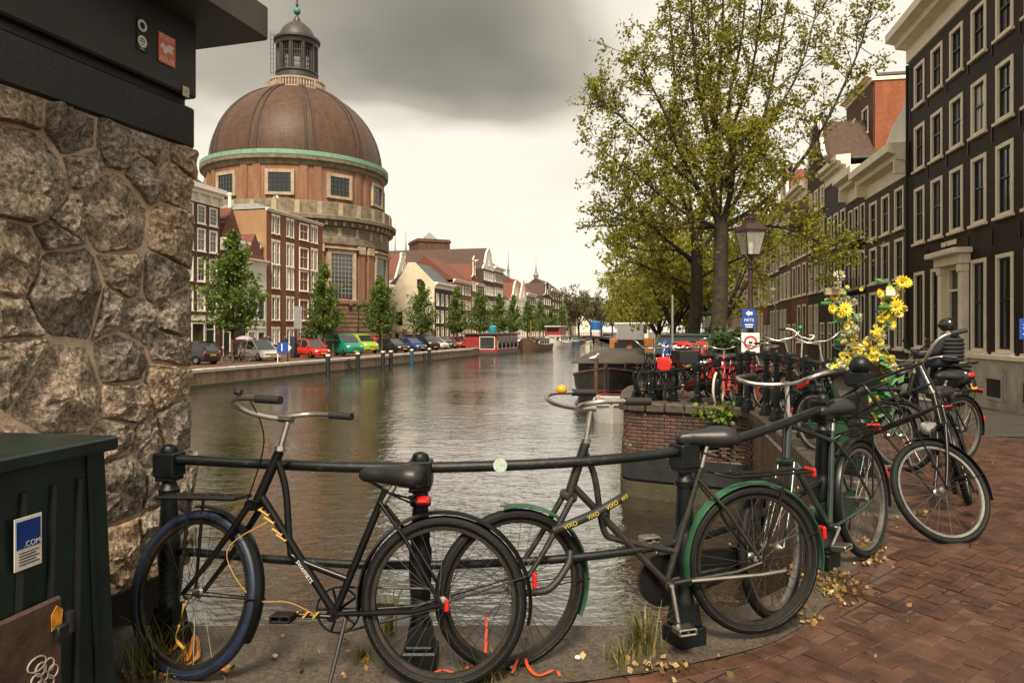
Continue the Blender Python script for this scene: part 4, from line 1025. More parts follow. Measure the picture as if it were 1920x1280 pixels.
# beyond the church
h = lhouse(815, 851, 'dark canal house with white sash windows and a cream side wall', 9.3, [(.9, 2.0), (3.6, 2.1), (6.5, 2.0)], 4, 1.25, B_PURPLE, fm=M_WHITE, style='sash6', corn=(1.0, .6), roof=('side', 3.6, M_SLATE), seed=41, D=8)
b = MB(); b.prism([(0, -.3), (8, -.3), (8, 8.2), (4.6, 13.6), (3.4, 13.6), (0, 10.2)], -.14, -.01, 'x'); sw = b.build('cream_side_wall', M_CREAMWALL, h)
for yy, zz, w_, hh in ((5.6, 3.2, 1.1, 2.2), (2.2, 9.6, .8, 1.2), (6.3, .6, 1.5, 1.2)):
    b = MB(); b.bx(-.19, -.15, yy, yy + w_, zz, zz + hh); s_ = b.build('side_window', M_BLACKJ, sw)
h2 = house('low cream wing with a dark slate mansard roof beside the domed church', lat(815).x - LN.x * 8.2, lat(815).y - LN.y * 8.2, LA + PI / 2 * 0, 8, 7, 5.6, [(3.0, 1.8)], 1, 1.0, M_CREAMWALL, fm=M_WHITE, roof=('hip', 3.3, M_SLATE), seed=42)
def lrow(px0, px1, lab, H, wm, n, floors, **k):
    W = (lat(px1) - lat(px0)).length; ww = min(1.3, W / n * .60); fl = H / floors
    return lhouse(px0, px1, lab, H, [(fl * i + (.9 if i == 0 else .75), fl * .60) for i in range(floors)], n, ww, wm, **k)
lrow(851, 884, 'red brick house with a red tiled roof behind the young trees', 11.0, B_RED, 5, 4, fm=M_WHITE, roof=('side', 4.4, M_TILE), corn=(.5, .4), seed=43, D=11)
lrow(884, 893, 'slender white-trimmed neck gable house in the far row', 12.4, B_RED, 2, 4, fm=M_WHITE, roof=('front', 3.0, M_TILE), gable=('neck', 4.4), seed=44, hoist=True, D=12)
lrow(893, 906, 'brick house with white dormers left of the ornate gabled house', 11.2, B_RED, 3, 4, fm=M_WHITE, roof=('side', 4.0, M_TILEBR), corn=(.5, .4), seed=45, D=12)
h = lrow(906, 926, 'tall dark brick house with an ornate white gable and long brown roof', 15.0, B_PURPLE, 5, 5, fm=M_WHITE, roof=('front', 4.6, M_TILEBR), gable=('bell', 4.6, M_WHITE, M_WHITEWALL), seed=46, D=34)
lrow(926, 944, 'tall brown brick house with a white cornice next to the ornate gable', 15.2, B_BROWN, 4, 5, fm=M_WHITE, roof=('hip', 2.0, M_SLATE), corn=(1.0, .6), seed=47, D=14)
lrow(944, 960, 'low white-fronted house with a black window bay in the far row', 9.4, M_WHITEWALL, 2, 3, fm=M_WHITE, sm=M_BLACKJ, roof=('side', 4.5, M_TILEBR), seed=48, D=12)
lrow(960, 974, 'pale bell-gabled house in the far row', 10.0, M_CREAMWALL, 3, 3, fm=M_WHITE, gable=('bell', 4.4, M_WHITE), roof=('front', 4.0, M_TILE), seed=49)
lrow(974, 988, 'white spout-gabled house in the far row', 9.8, M_WHITEWALL, 3, 3, fm=M_WHITE, gable=('spout', 5.2, M_WHITE), roof=('front', 4.4, M_TILE), seed=50)
lrow(988, 1004, 'brown house with a white cornice near the far spire', 11.4, B_BROWN, 4, 4, fm=M_WHITE, roof=('side', 4.2, M_TILE), corn=(.8, .5), seed=51)
lrow(1004, 1018, 'cream house in the far row under the small spire', 10.2, M_CREAMWALL, 3, 3, fm=M_WHITE, roof=('side', 4.0, M_SLATE), corn=(.7, .5), seed=52)
lrow(1018, 1034, 'black brick house with a white gable near the end of the far row', 12.4, B_PURPLE, 4, 4, fm=M_WHITE, gable=('neck', 4.6), roof=('front', 4.2, M_TILEBR), seed=53)
lrow(1034, 1054, 'tall brown brick house closing the visible far row', 14.5, B_BROWN, 4, 5, fm=M_WHITE, roof=('side', 3.6, M_TILEBR), corn=(.7, .5), seed=54)
lrow(1054, 1080, 'hazy cream block behind the far canal trees', 12.0, M_CREAMWALL, 5, 4, fm=M_WHITE, roof=('flat', 0, M_SLATE), corn=(.7, .5), seed=55)
# second row behind, and landmarks on the skyline
h = house('cream house with a red tiled gable behind the courtyard', lat(760, -52).x, lat(760, -52).y, LA, 9, 8, 11.5, [(7.5, 1.8)], 3, 1.0, M_WHITEWALL, fm=M_WHITE, roof=('front', 4.2, M_TILE), seed=60)
h = house('white gabled house with a red tiled roof right beside the church wall', lat(741, -49).x, lat(741, -49).y, LA, 7, 8, 11.0, [(7.6, 1.6)], 2, 1.0, M_WHITEWALL, fm=M_WHITE, roof=('front', 5.0, M_TILE), gable=('spout', 5.0), seed=61)
h = house('long house with a broad brown roof behind the dark canal house', lat(800, -54).x, lat(800, -54).y, LA, 24, 10, 14.0, [(10.5, 1.8)], 6, 1.0, B_RED, fm=M_WHITE, roof=('side', 5.0, M_TILEBR), seed=62)
dormer(h, 6, 1.5, 15.0, 1.8, 1.8, M_WHITEWALL, M_WHITE)
p = lat(805, -80); tw = empty('church_tower', (p.x, p.y, Z_Q), .4, 'stumpy grey church tower with a low peaked top on the skyline', 'tower')
w = 5.2; b = MB(); b.bx(-w, w, -w, w, 0, 31.0); b.bx(-w - .3, w + .3, -w - .3, w + .3, 30.0, 30.6); b.build('tower_wall', B_BROWN, tw); MB().lathe([(w * .55, 31.0), (w * .5, 31.7), (0, 33.8)], 4, ph=.78).build('peaked_roof', M_LEAD, tw)
def spire(px, n, zt, lab, r=.9, m=M_LEAD):
    p = lat(px, n); o = empty('church_spire', (p.x, p.y, Z_Q), 0, lab, 'spire'); z = zt
    MB().lathe([(r * 1.2, 6), (r * 1.2, z * .72), (r * 1.5, z * .725), (r * 1.5, z * .74)], 8).build('turret', M_LEAD, o)
    MB().lathe([(r * 1.2, z * .74), (r * .7, z * .78), (r * .75, z * .80), (r * 1.0, z * .83), (r * .5, z * .87), (r * .22, z * .92), (.06, z * 1.0), (0, z * 1.0)], 8).build('spire_cap', m, o)
    MB().tube([(0, 0, z), (0, 0, z + 2.0)], .05, 5).build('finial', M_IRON, o)
spire(741, -75, 26.5, 'left thin pinnacle on the skyline beside the church dome', .7); spire(761, -75, 27.5, 'dark pointed spire on the skyline right of the church dome', .9); spire(1005, -62, 31, 'slender onion spire above the far canal houses', 1.2); spire(953, -60, 28, 'thin spike above the red turret in the far row', .5)
p = lat(948, -50); o = tag(house('square red brick turret house on the skyline behind the far row', p.x, p.y, LA, 6, 6, 17.5, [(13.5, 1.8)], 2, .9, B_RED, fm=M_WHITE, roof=('hip', 1.5, M_TILEBR), seed=70))

# courtyard fence left of the dark canal house
fe = empty('courtyard_fence', (0, 0, 0), 0, 'iron courtyard fence with brick piers between the church and the cream house', 'fence')
pa, pb = lat(738, -40), lat(812, -40)
for i in range(5):
    q = pa.lerp(pb, i / 4); MB(Matrix.Translation((q.x, q.y, Z_Q)) @ Matrix.Rotation(LA, 4, 'Z')).bx(-.25, .25, -.25, .25, 0, 2.5, .03).build('pier', B_BROWN, fe)
b = MB()
for zz in (.5, 2.0): b.tube([pa + Vector((0, 0, Z_Q + zz)), pb + Vector((0, 0, Z_Q + zz))], .04, 5)
for i in range(46): q = pa.lerp(pb, (i + .5) / 46); b.tube([(q.x, q.y, Z_Q + .1), (q.x, q.y, Z_Q + 2.2)], .03, 4)
b.build('fence_bars', M_IRON, fe)

# ================================================================ DOMED CHURCH
CH = P(557, 622, 100.0); CH.z = Z_Q
A0 = math.atan2(-CH.y, -CH.x)         # direction toward the camera
ch = empty('domed_church', CH, 0, 'round brick church with a great copper-brown dome, green copper gutter and lantern', 'church')
def zw(z): return z - Z_Q
B_CH = brick_mat('church_brick', (.26, .118, .062), (.19, .090, .050), (.2, .14, .1), .8, dirt=.3)
M_CHST = mat('weathered_sandstone', (.26, .20, .135), .85, col2=(.42, .33, .22), vscale=1.2, bump=.01, bscale=10)
M_CHDK = mat('sooty_sandstone', (.10, .082, .058), .85, col2=(.24, .20, .13), vscale=1.4, bump=.01, bscale=8)
M_COPPERG = mat('green_copper', (.15, .28, .20), .7, var=.22, vscale=2)
M_DOME = brick_mat('dome_scales', (.085, .047, .029), (.070, .040, .026), (.055, .036, .028), .5, bw=1.1, bh=.34, dirt=.28, bump=.02)
M_DRIB = mat('dome_rib_metal', (.045, .032, .026), .45, var=.25, vscale=2)
b = MB(); b.lathe([(12.3, -.4), (12.3, zw(12.6))], 80, cap=False); b.build('wall', B_CH, ch, 30)
b = MB(); b.lathe([(12.55, -.4), (12.55, zw(4.9)), (12.75, zw(5.0)), (12.75, zw(5.4)), (12.35, zw(5.5))], 80, cap=False); b.build('base_wall', mat('banded_church_base', (.175, .095, .062), .8, var=.25, vscale=.8), ch, 30)
for k in range(9): MB().lathe([(12.57, .5 + k * .56), (12.62, .53 + k * .56), (12.62, .60 + k * .56), (12.57, .63 + k * .56)], 80, cap=False).build('base_band', M_CHDK, ch, 30)
b = MB(); b.lathe([(12.35, zw(12.4)), (12.6, zw(12.5)), (12.6, zw(13.2)), (12.5, zw(13.3)), (12.5, zw(14.6)), (12.75, zw(14.7)), (13.0, zw(15.2)), (13.55, zw(15.35)), (13.6, zw(15.8)), (13.4, zw(15.9)), (12.9, zw(16.0)), (12.9, zw(17.5)), (12.7, zw(17.6)), (12.4, zw(17.6)), (12.3, zw(16.0))], 80, cap=False); b.build('entablature', M_CHDK, ch, 30)
b = MB(); b.lathe([(11.75, zw(16)), (11.75, zw(22.2))], 80, cap=False); b.build('drum', B_CH, ch, 30)
b = MB(); b.lathe([(11.8, zw(22.0)), (11.95, zw(22.1)), (12.1, zw(22.5)), (12.45, zw(22.7)), (12.5, zw(23.1)), (12.2, zw(23.2))], 80, cap=False); b.build('drum_cornice', M_CHDK, ch, 30)
b = MB(); b.lathe([(12.4, zw(23.12)), (12.48, zw(23.2)), (12.48, zw(23.72)), (12.3, zw(23.78)), (11.2, zw(23.8))], 80, cap=False); b.build('copper_gutter', M_COPPERG, ch, 30)
HD = 11.25; prof = []
for k in range(25):
    t = k / 24 * 1.255; prof.append((11.45 * math.cos(t), zw(23.8) + HD * math.sin(t)))
b = MB(); b.lathe(prof, 80, cap=False); b.build('dome', M_DOME, ch, 60)
def ring_dir(deg): a = A0 + R(deg); return math.cos(a), math.sin(a), a
for k in range(10):
    c, s_, a = ring_dir(8.0 + 36 * k)
    for off in (-2.6, 2.6):
        pts = []
        for j in range(16):
            t = j / 15 * 1.25; r = 11.5 * math.cos(t); aa = a + R(off); pts.append((r * math.cos(aa), r * math.sin(aa), zw(23.8) + (HD + .05) * math.sin(t)))
        MB().tube(pts, .17, 6).build('rib', M_DRIB, ch, 50)
    def blk(name, r, w, z0, z1, d, m_, a_):
        Mx = Matrix.Rotation(a_, 4, 'Z'); b = MB(Mx); b.bx(r - .3, r + d, -w / 2, w / 2, zw(z0), zw(z1), .03); return b.build(name, m_, ch)
    for off in (-4.2, 4.2):
        blk('drum_pilaster', 11.7, .95, 17.5, 22.05, .2, B_CH, a + R(off)); blk('pilaster', 12.28, 1.15, 5.45, 12.35, .25, B_CH, a + R(off)); blk('pilaster_capital', 12.28, 1.3, 11.4, 12.38, .38, M_CHST, a + R(off))
    c, s_, a = ring_dir(-10 + 36 * k)
    vis_ = math.cos(a - A0) > -.25
    if vis_:
        Mx = Matrix.Rotation(a, 4, 'Z')
        f = MB(Mx); W2, z0, z1 = 1.35, zw(18.6), zw(21.0)
        f.bx(11.6, 11.95, -W2 - .4, -W2, z0 - .35, z1 + .4); f.bx(11.6, 11.95, W2, W2 + .4, z0 - .35, z1 + .4); f.bx(11.6, 11.95, -W2, W2, z1, z1 + .4); f.bx(11.6, 11.95, -W2, W2, z0 - .35, z0)
        w_ = f.build('drum_window', M_CHST, ch); MB(Mx).bx(11.5, 11.78, -W2, W2, z0, z1).build('pane', GL[0], w_)
        g = MB(Mx)
        for i in range(1, 5): y_ = -W2 + 2 * W2 * i / 5; g.bx(11.72, 11.82, y_ - .05, y_ + .05, z0, z1)
        for i in range(1, 4): z_ = z0 + (z1 - z0) * i / 4; g.bx(11.73, 11.81, -W2, W2, z_ - .05, z_ + .05)
        g.build('glazing_bars', M_BLACKJ, w_)
        f = MB(Mx); W2, z0, z1 = 1.5, zw(5.8), zw(11.3)
        f.bx(12.1, 12.5, -W2 - .5, -W2, z0 - .3, z1 + .4); f.bx(12.1, 12.5, W2, W2 + .5, z0 - .3, z1 + .4); f.bx(12.1, 12.5, -W2, W2, z1, z1 + .4); f.bx(12.1, 12.55, -W2 - .6, W2 + .6, z0 - .5, z0 - .3)
        f.bx(12.1, 12.75, -W2 - .8, W2 + .8, z1 + .55, z1 + .8); f.bx(12.1, 12.5, -W2 - .5, W2 + .5, z1 + .4, z1 + .55)
        w_ = f.build('tall_window', M_CHST, ch); MB(Mx).bx(12.0, 12.34, -W2, W2, z0, z1).build('pane', GL[1], w_)
        g = MB(Mx)
        for i in range(1, 6): y_ = -W2 + 2 * W2 * i / 6; g.bx(12.28, 12.38, y_ - .045, y_ + .045, z0, z1)
        for i in range(1, 10): z_ = z0 + (z1 - z0) * i / 10; g.bx(12.29, 12.37, -W2, W2, z_ - .045, z_ + .045)
        g.build('glazing_bars', M_LEAD, w_)
for k in range(70):
    a = A0 + 2 * PI * k / 70; Mx = Matrix.Rotation(a, 4, 'Z')
    if math.cos(a - A0) > -.2: MB(Mx).bx(12.5, 13.15, -.17, .17, zw(14.72), zw(15.2)).build('modillion', M_CHST, ch)
for k in range(30):
    a = A0 + 2 * PI * k / 30; Mx = Matrix.Rotation(a, 4, 'Z')
    if math.cos(a - A0) > -.2: MB(Mx).bx(12.3, 12.58, -.28, .28, zw(13.35), zw(14.5)).build('triglyph', M_CHST, ch); MB(Mx).bx(12.8, 12.98, -.3, .3, zw(16.0), zw(17.5)).build('parapet_block', M_CHST, ch)
# lantern
b = MB(); b.lathe([(3.9, zw(34.15)), (3.9, zw(34.45)), (3.7, zw(34.55)), (2.6, zw(34.6))], 40); b.build('balcony_floor', M_CHST, ch, 40)
b = MB(); b.lathe([(3.6, zw(35.5)), (3.85, zw(35.5)), (3.85, zw(35.75)), (3.6, zw(35.75)), (3.6, zw(35.5))], 40, cap=False); bal = b.build('balustrade', M_CHST, ch, 40)
for k in range(60):
    a = 2 * PI * k / 60; big = k % 6 == 0
    MB().lathe([(.2 if big else .09, zw(34.5)), (.2 if big else .14, zw(34.95)), (.2 if big else .08, zw(35.52))], 4 if big else 6, (3.72 * math.cos(a), 3.72 * math.sin(a), 0)).build('baluster', M_CHST, bal)
M_LAN = mat('lantern_lead', (.035, .030, .027), .5, var=.3, vscale=2)
b = MB(); b.lathe([(2.75, zw(34.5)), (2.75, zw(36.9)), (2.9, zw(37.0)), (2.9, zw(37.2)), (2.5, zw(37.25))], 32); b.build('lantern_base', M_LAN, ch, 40)
for k in range(10):
    a = A0 + R(18 + 36 * k); MB(Matrix.Rotation(a, 4, 'Z')).bx(2.2, 2.62, -.28, .28, zw(37.2), zw(41.0), .04).build('lantern_pillar', M_LAN, ch)
    MB().lathe([(.16, zw(37.2)), (.14, zw(40.7)), (.2, zw(40.9))], 8, (2.68 * math.cos(a), 2.68 * math.sin(a), 0)).build('lantern_column', M_LAN, ch, 40)
    a = A0 + R(36 * k); g = MB(Matrix.Rotation(a, 4, 'Z'))
    for y_ in (-.3, .0, .3): g.bx(2.28, 2.36, y_ - .035, y_ + .035, zw(37.2), zw(41))
    for i in range(5): g.bx(2.28, 2.35, -.6, .6, zw(37.7 + i * .7), zw(37.78 + i * .7))
    g.build('lantern_bars', M_LAN, ch)
b = MB(); b.lathe([(2.3, zw(40.6)), (2.75, zw(40.9)), (2.85, zw(41.3)), (3.15, zw(41.5)), (3.15, zw(41.8)), (2.6, zw(41.95)), (2.35, zw(42.6)), (1.9, zw(43.4)), (1.1, zw(44.1)), (.5, zw(44.45)), (.45, zw(44.8)), (.18, zw(45.3))], 32); b.build('lantern_cap', M_LAN, ch, 40)
MB().ell((0, 0, zw(45.9)), .5, 16, 10).build('copper_ball', mat('ball_copper', (.03, .16, .12), .5), ch, 60)
b = MB(); b.tube([(0, 0, zw(45.3)), (0, 0, zw(50.2))], [.16, .05], 8); b.ell((0, 0, zw(46.8)), .22, 10, 8); b.tube([(-.6, 0, zw(49.2)), (.6, 0, zw(49.2))], .06, 6); b.build('finial', M_LAN, ch, 50)
b = MB()
for xo in (-.2, .2): b.tube([(-3.0 + xo, -1.4, zw(36.6)), (-3.0 + xo, -1.4, zw(42.6))], .04, 5)
for k in range(9): b.tube([(-3.2, -1.4, zw(36.9 + k * .65)), (-2.8, -1.4, zw(36.9 + k * .65))], .03, 4)
b.build('ladder', M_LAN, ch)
# ================================================================ TREES
def leaf_mat(name, c1, c2, c3, trans=.35):
    m = bpy.data.materials.new(name); m.use_nodes = True; t = m.node_tree; b = t.nodes['Principled BSDF']; b.inputs['Roughness'].default_value = .5
    g = t.nodes.new('ShaderNodeNewGeometry'); r = t.nodes.new('ShaderNodeValToRGB'); t.links.new(g.outputs['Random Per Island'], r.inputs[0])
    e = r.color_ramp.elements; e[0].color = (*c1, 1); e[1].color = (*c3, 1); q = e.new(.5); q.color = (*c2, 1)
    t.links.new(r.outputs[0], b.inputs['Base Color'])
    tr = t.nodes.new('ShaderNodeBsdfTranslucent'); t.links.new(r.outputs[0], tr.inputs['Color']); mx = t.nodes.new('ShaderNodeMixShader'); mx.inputs[0].default_value = trans
    t.links.new(b.outputs[0], mx.inputs[1]); t.links.new(tr.outputs[0], mx.inputs[2]); t.links.new(mx.outputs[0], t.nodes['Material Output'].inputs['Surface'])
    return m
LF_ELM = leaf_mat('elm_leaves', (.12, .13, .013), (.27, .265, .026), (.42, .39, .05), .62)
LF_ELM2 = leaf_mat('spring_leaves', (.18, .20, .018), (.31, .31, .032), (.45, .42, .06), .62)
LF_YOUNG = leaf_mat('young_tree_leaves', (.06, .105, .012), (.11, .17, .020), (.18, .245, .04), .5)
LF_OLIVE = leaf_mat('far_tree_leaves', (.055, .06, .018), (.10, .10, .03), (.15, .14, .045), .3)
LF_BUSH = leaf_mat('bush_leaves', (.012, .03, .008), (.03, .06, .014), (.06, .09, .02), .25)
M_BARK = mat('grey_bark', (.016, .013, .009), .9, col2=(.055, .044, .026), vscale=7, bump=.03, bscale=22)
def leaves_mesh(name, C, size, m, seed, elong=1.7, jit=.35, flat=.0):
    rg = np.random.default_rng(seed); C = np.asarray(C, dtype=np.float64); n = len(C)
    d = rg.normal(size=(n, 3)); d /= np.linalg.norm(d, axis=1)[:, None]
    q = rg.normal(size=(n, 3)); 
    if flat: q[:, 2] *= flat
    u = np.cross(d, q); u /= np.linalg.norm(u, axis=1)[:, None] + 1e-9
    s = size * (1 + jit * rg.uniform(-1, 1, size=(n, 1)))
    a = d * s * .5 * elong; w = u * s * .5
    nrm = np.cross(d, u) * s * .12
    V = np.stack([C - a, C + w - nrm + a * .1, C + a, C - w - nrm + a * .1], axis=1).reshape(-1, 3)
    me = bpy.data.meshes.new(name); me.vertices.add(4 * n); me.vertices.foreach_set('co', V.ravel())
    me.loops.add(4 * n); me.polygons.add(n); me.loops.foreach_set('vertex_index', np.arange(4 * n, dtype=np.int32)); me.polygons.foreach_set('loop_start', np.arange(0, 4 * n, 4, dtype=np.int32))
    me.update(calc_edges=True); me.validate(); me.materials.append(m); return me
def polyline(pts, k):
    return curve(pts, k)
class Grow:
    def __init__(s, seed): s.r = random.Random(seed); s.wood = MB(); s.leaf = []
    def rv(s, z=0.0):
        while True:
            v = Vector((s.r.uniform(-1, 1), s.r.uniform(-1, 1), s.r.uniform(-1, 1)))
            if .1 < v.length < 1: v.normalize(); v.z += z; return v.normalized()
    def branch(s, p, d, L, r, lev, n_leaf, twist=.35, up=.15, n_seg=4, spread=.12):
        pts = [p.copy()]; dd = d.copy()
        for i in range(n_seg):
            dd = (dd + s.rv() * twist * .5 + Vector((0, 0, up * .3))).normalized(); pts.append(pts[-1] + dd * (L / n_seg))
        s.wood.tube(pts, [r * (1 - .75 * i / n_seg) for i in range(n_seg + 1)], 4 if r < .03 else 6, cap=False)
        if lev == 0:
            for i in range(n_leaf):
                t = s.r.uniform(.1, 1.05) * n_seg; j = min(n_seg - 1, int(t)); q = pts[j].lerp(pts[j + 1], t - j); s.leaf.append(q + s.rv() * s.r.uniform(0, spread))
            return
        k = 4 if lev == 1 else 5
        for i in range(k):
            t = s.r.uniform(.25, 1.0) * n_seg; j = min(n_seg - 1, int(t)); q = pts[j].lerp(pts[j + 1], t - j)
            nd = ((pts[j + 1] - pts[j]).normalized() + s.rv(.1) * .95).normalized()
            s.branch(q, nd, L * s.r.uniform(.38, .62), r * .45, lev - 1, n_leaf, twist, up, 3, spread)
    def limb(s, pts, r0, r1, subs, subL, n_leaf, t0=.22, lev=1, spread=.12, up=.15):
        P_ = polyline(pts, 4); n = len(P_)
        s.wood.tube(P_, [r0 + (r1 - r0) * (i / (n - 1)) ** .8 for i in range(n)], 8, cap=False)
        for i in range(subs):
            t = (t0 + (1 - t0) * (i + s.r.random()) / subs) * (n - 1); j = min(n - 2, int(t)); q = P_[j].lerp(P_[j + 1], t - j)
            d = ((P_[j + 1] - P_[j]).normalized() * .55 + s.rv(.18)).normalized()
            s.branch(q, d, subL * s.r.uniform(.6, 1.15), max(.012, r1 * 1.1), lev, n_leaf, .4, up, 4, spread)
        s.branch(P_[-1], (P_[-1] - P_[-2]).normalized(), subL * .8, r1, lev, n_leaf, .4, up, 4, spread)
def tree_obj(g, label, lm, size, base, seed, group=None, wm=None, cat='tree'):
    t = empty('street_tree', base, 0, label, cat, group)
    off = Vector(base)
    me = g.wood.mesh('trunk', wm or M_BARK, 60); me.transform(Matrix.Translation(-off)); ob('trunk', me, t)
    cr = leaves_mesh('crown', np.array([tuple(q) for q in g.leaf]), size, lm, seed); cr.transform(Matrix.Translation(-off)); ob('crown', cr, t)
    return t
def PP(lst, d0, d1=None):
    n = len(lst); d1 = d1 or d0
    return [P(px, py, d0 + (d1 - d0) * i / (n - 1)) for i, (px, py) in enumerate(lst)]
# the big elm by the lantern
D = 20.0; bx_, by_ = P(1350, 700, D).x, D; bz = gz(bx_, by_)
g = Grow(3)
g.wood.tube(polyline([Vector((bx_ - .03, by_, bz - .2)), Vector((bx_ - .05, by_, bz + .4)), P(1346, 640, D), P(1351, 540, D), P(1352, 420, D)], 4), [.34] * 2 + [.27, .255, .245, .24, .235, .23, .225, .22, .22, .215, .21, .205, .20, .20, .20], 12)
limbs = [([(1350, 440), (1336, 330), (1345, 180), (1356, 20), (1350, -130)], 20, 20, .13), ([(1352, 430), (1374, 330), (1366, 200), (1392, 60), (1402, -110)], 20.1, 20.6, .12),
 ([(1356, 425), (1440, 372), (1530, 262), (1598, 125), (1628, 40)], 20, 18.9, .09), ([(1353, 420), (1402, 330), (1442, 180), (1472, 30), (1490, -60)], 20, 21.2, .09),
 ([(1346, 415), (1292, 320), (1236, 190), (1190, 100)], 20, 19.4, .085), ([(1348, 428), (1272, 392), (1190, 325), (1130, 285)], 20, 19, .07),
 ([(1342, 365), (1276, 250), (1262, 100), (1250, -60)], 20, 21, .08), ([(1356, 432), (1440, 424), (1510, 440), (1552, 470)], 20, 18.7, .055),
 ([(1341, 310), (1308, 160), (1296, 0), (1290, -100)], 20.1, 19, .08), ([(1350, 425), (1250, 428), (1180, 410), (1150, 395)], 20, 20.8, .06),
 ([(1360, 340), (1430, 250), (1500, 130), (1530, 20)], 20.2, 20.2, .07), ([(1370, 250), (1410, 130), (1430, 0), (1440, -90)], 20.3, 19.4, .06),
 ([(1340, 250), (1330, 100), (1325, -60)], 20, 20, .06), ([(1335, 380), (1240, 290), (1160, 215), (1125, 190)], 20, 20.6, .06), ([(1350, 400), (1360, 300), (1400, 260), (1440, 300)], 20, 18.2, .05)]
for i, (pl, d0, d1, r) in enumerate(limbs): g.limb(PP(pl, d0, d1), r * .85, .014, 38, 1.0, 17, .16, 1, .19)
tree_obj(g, 'big leafy street tree with a dark trunk and spreading limbs behind the lantern', LF_ELM, .058, (bx_, by_, bz), 5)
# second trunk, left of it
D = 26.0; base = P(1303, 700, D); base.z = gz(base.x, base.y); g = Grow(4)
g.wood.tube(polyline([base - Vector((0, 0, .2)), P(1300, 640, D), P(1306, 560, D), P(1306, 470, D)], 4), [.30, .26, .25, .24, .235, .23, .225, .22, .215, .21, .205, .20, .20], 10)
for pl, d0, d1, r in [([(1306, 480), (1290, 400), (1260, 330), (1230, 260)], 26, 25.5, .12), ([(1306, 475), (1322, 380), (1330, 280), (1320, 180)], 26, 26.5, .12), ([(1304, 490), (1250, 450), (1200, 400), (1170, 360)], 26, 25, .09), ([(1306, 480), (1350, 420), (1380, 350), (1400, 290)], 26, 27, .09), ([(1303, 500), (1270, 470), (1220, 470), (1170, 460)], 26, 27, .07), ([(1306, 470), (1290, 350), (1280, 250)], 26, 27, .09), ([(1310, 540), (1260, 520), (1210, 500), (1180, 490)], 26, 26, .06), ([(1312, 520), (1350, 500), (1400, 480), (1440, 470)], 26, 25.5, .06)]:
    g.limb(PP(pl, d0, d1), r, .02, 15, 1.5, 10, .25, 1, .24)
tree_obj(g, 'second street tree with a slimmer dark trunk left of the big one', LF_ELM2, .105, base, 6)
def generic_tree(seed, H, Rc, fork=.3, limbs=10, subs=11, n_leaf=8, spread=.5, lean=0):
    g = Grow(seed); r = g.r; tr = .02 * H
    top = Vector((lean, 0, H * fork)); g.wood.tube(polyline([Vector((0, 0, -.2)), Vector((lean * .3, .05, H * fork * .5)), top], 4), [tr * 1.4] + [tr * 1.1] * 3 + [tr] * 5, 8)
    for i in range(limbs):
        a = 2 * PI * (i + r.uniform(-.3, .3)) / limbs; k = r.uniform(.35, 1.0); hh = H * r.uniform(.62, 1.0) if k < .75 else H * r.uniform(.45, .8)
        e = Vector((math.cos(a) * Rc * k, math.sin(a) * Rc * k, hh)); mid = top.lerp(e, .45) + Vector((math.cos(a) * Rc * .12, math.sin(a) * Rc * .12, H * .05))
        g.limb([top - Vector((0, 0, .2)), mid, e], tr * .5, tr * .1, subs, H * .17, n_leaf, .18, 1, spread)
    return g
def tree_proto(g, size, lm, seed):
    return g.wood.mesh('trunk', M_BARK, 60), leaves_mesh('crown', np.array([tuple(q) for q in g.leaf]), size, lm, seed)
GT = [tree_proto(generic_tree(11, 9, 3.4), .14, LF_ELM2, 1), tree_proto(generic_tree(12, 9, 3.8, .24), .15, LF_ELM2, 2), tree_proto(generic_tree(13, 11, 4.2, .28), .22, LF_OLIVE, 3)]
def put_tree(k, x, y, z, s, rz, label, group, name='street_tree', sz=None):
    t = empty(name, (x, y, z), rz, label, 'tree', group); t.scale = (s, s, sz or s); ob('trunk', GT[k][0], t); ob('crown', GT[k][1], t); return t
RT = [(1262, 34, .95, 'tree with yellow-green leaves behind the parking sign'), (1222, 46, 1.0, 'yellow-green tree behind the black houseboat'), (1290, 40, 1.05, 'tree between the second trunk and the white pole'), (1198, 60, 1.0, 'pale green tree farther along the right bank'), (1235, 72, 1.25, 'pale green tree far behind the red sign'), (1186, 84, 1.1, 'fresh green tree overhanging the canal far right'), (1178, 115, 1.2, 'fresh green tree at the far bend of the right bank'), (1340, 34, 1.0, 'tree behind the big street trunk'), (1166, 150, 1.2, 'last green tree before the far bridge on the right')]
for i, (px, d, s, lab) in enumerate(RT):
    p = P(px, 700, d); put_tree(i % 2, max(p.x, bank_r(d) + 1.2), d, gz(p.x, d), s * .92, i * 1.3, lab, 'trees along the right bank')
# young cone-shaped trees on the left quay
def young(seed, H=8.2, Rc=2.35):
    g = Grow(seed); r = g.r
    g.wood.tube([(0, 0, -.2), (.03, .02, 2.4), (0, 0, H * .95)], [.10, .085, .02], 7)
    for i in range(92):
        t = r.random() ** 1.1; z = 2.1 + (H - 2.2) * t; a = r.uniform(0, 2 * PI)
        rad = (Rc * (.55 + .45 * t / .22 if t < .22 else (1 - (t - .22) / .78) ** .95) + .18) * (1 + .38 * mnoise.noise((math.cos(a) * 1.3, math.sin(a) * 1.3 + seed, z * .55))); d = Vector((math.cos(a), math.sin(a), .55 + t)).normalized()
        g.branch(Vector((0, 0, max(1.9, z - rad * .45))), d, rad * r.uniform(.7, 1.15), .022, 1, 15, .25, .3, 3, .34)
    return g
YT = [tree_proto(young(21), .15, LF_YOUNG, 7), tree_proto(young(22, 8.2, 2.0), .15, LF_YOUNG, 8), tree_proto(young(23, 8.2, 2.6), .155, LF_YOUNG, 9)]
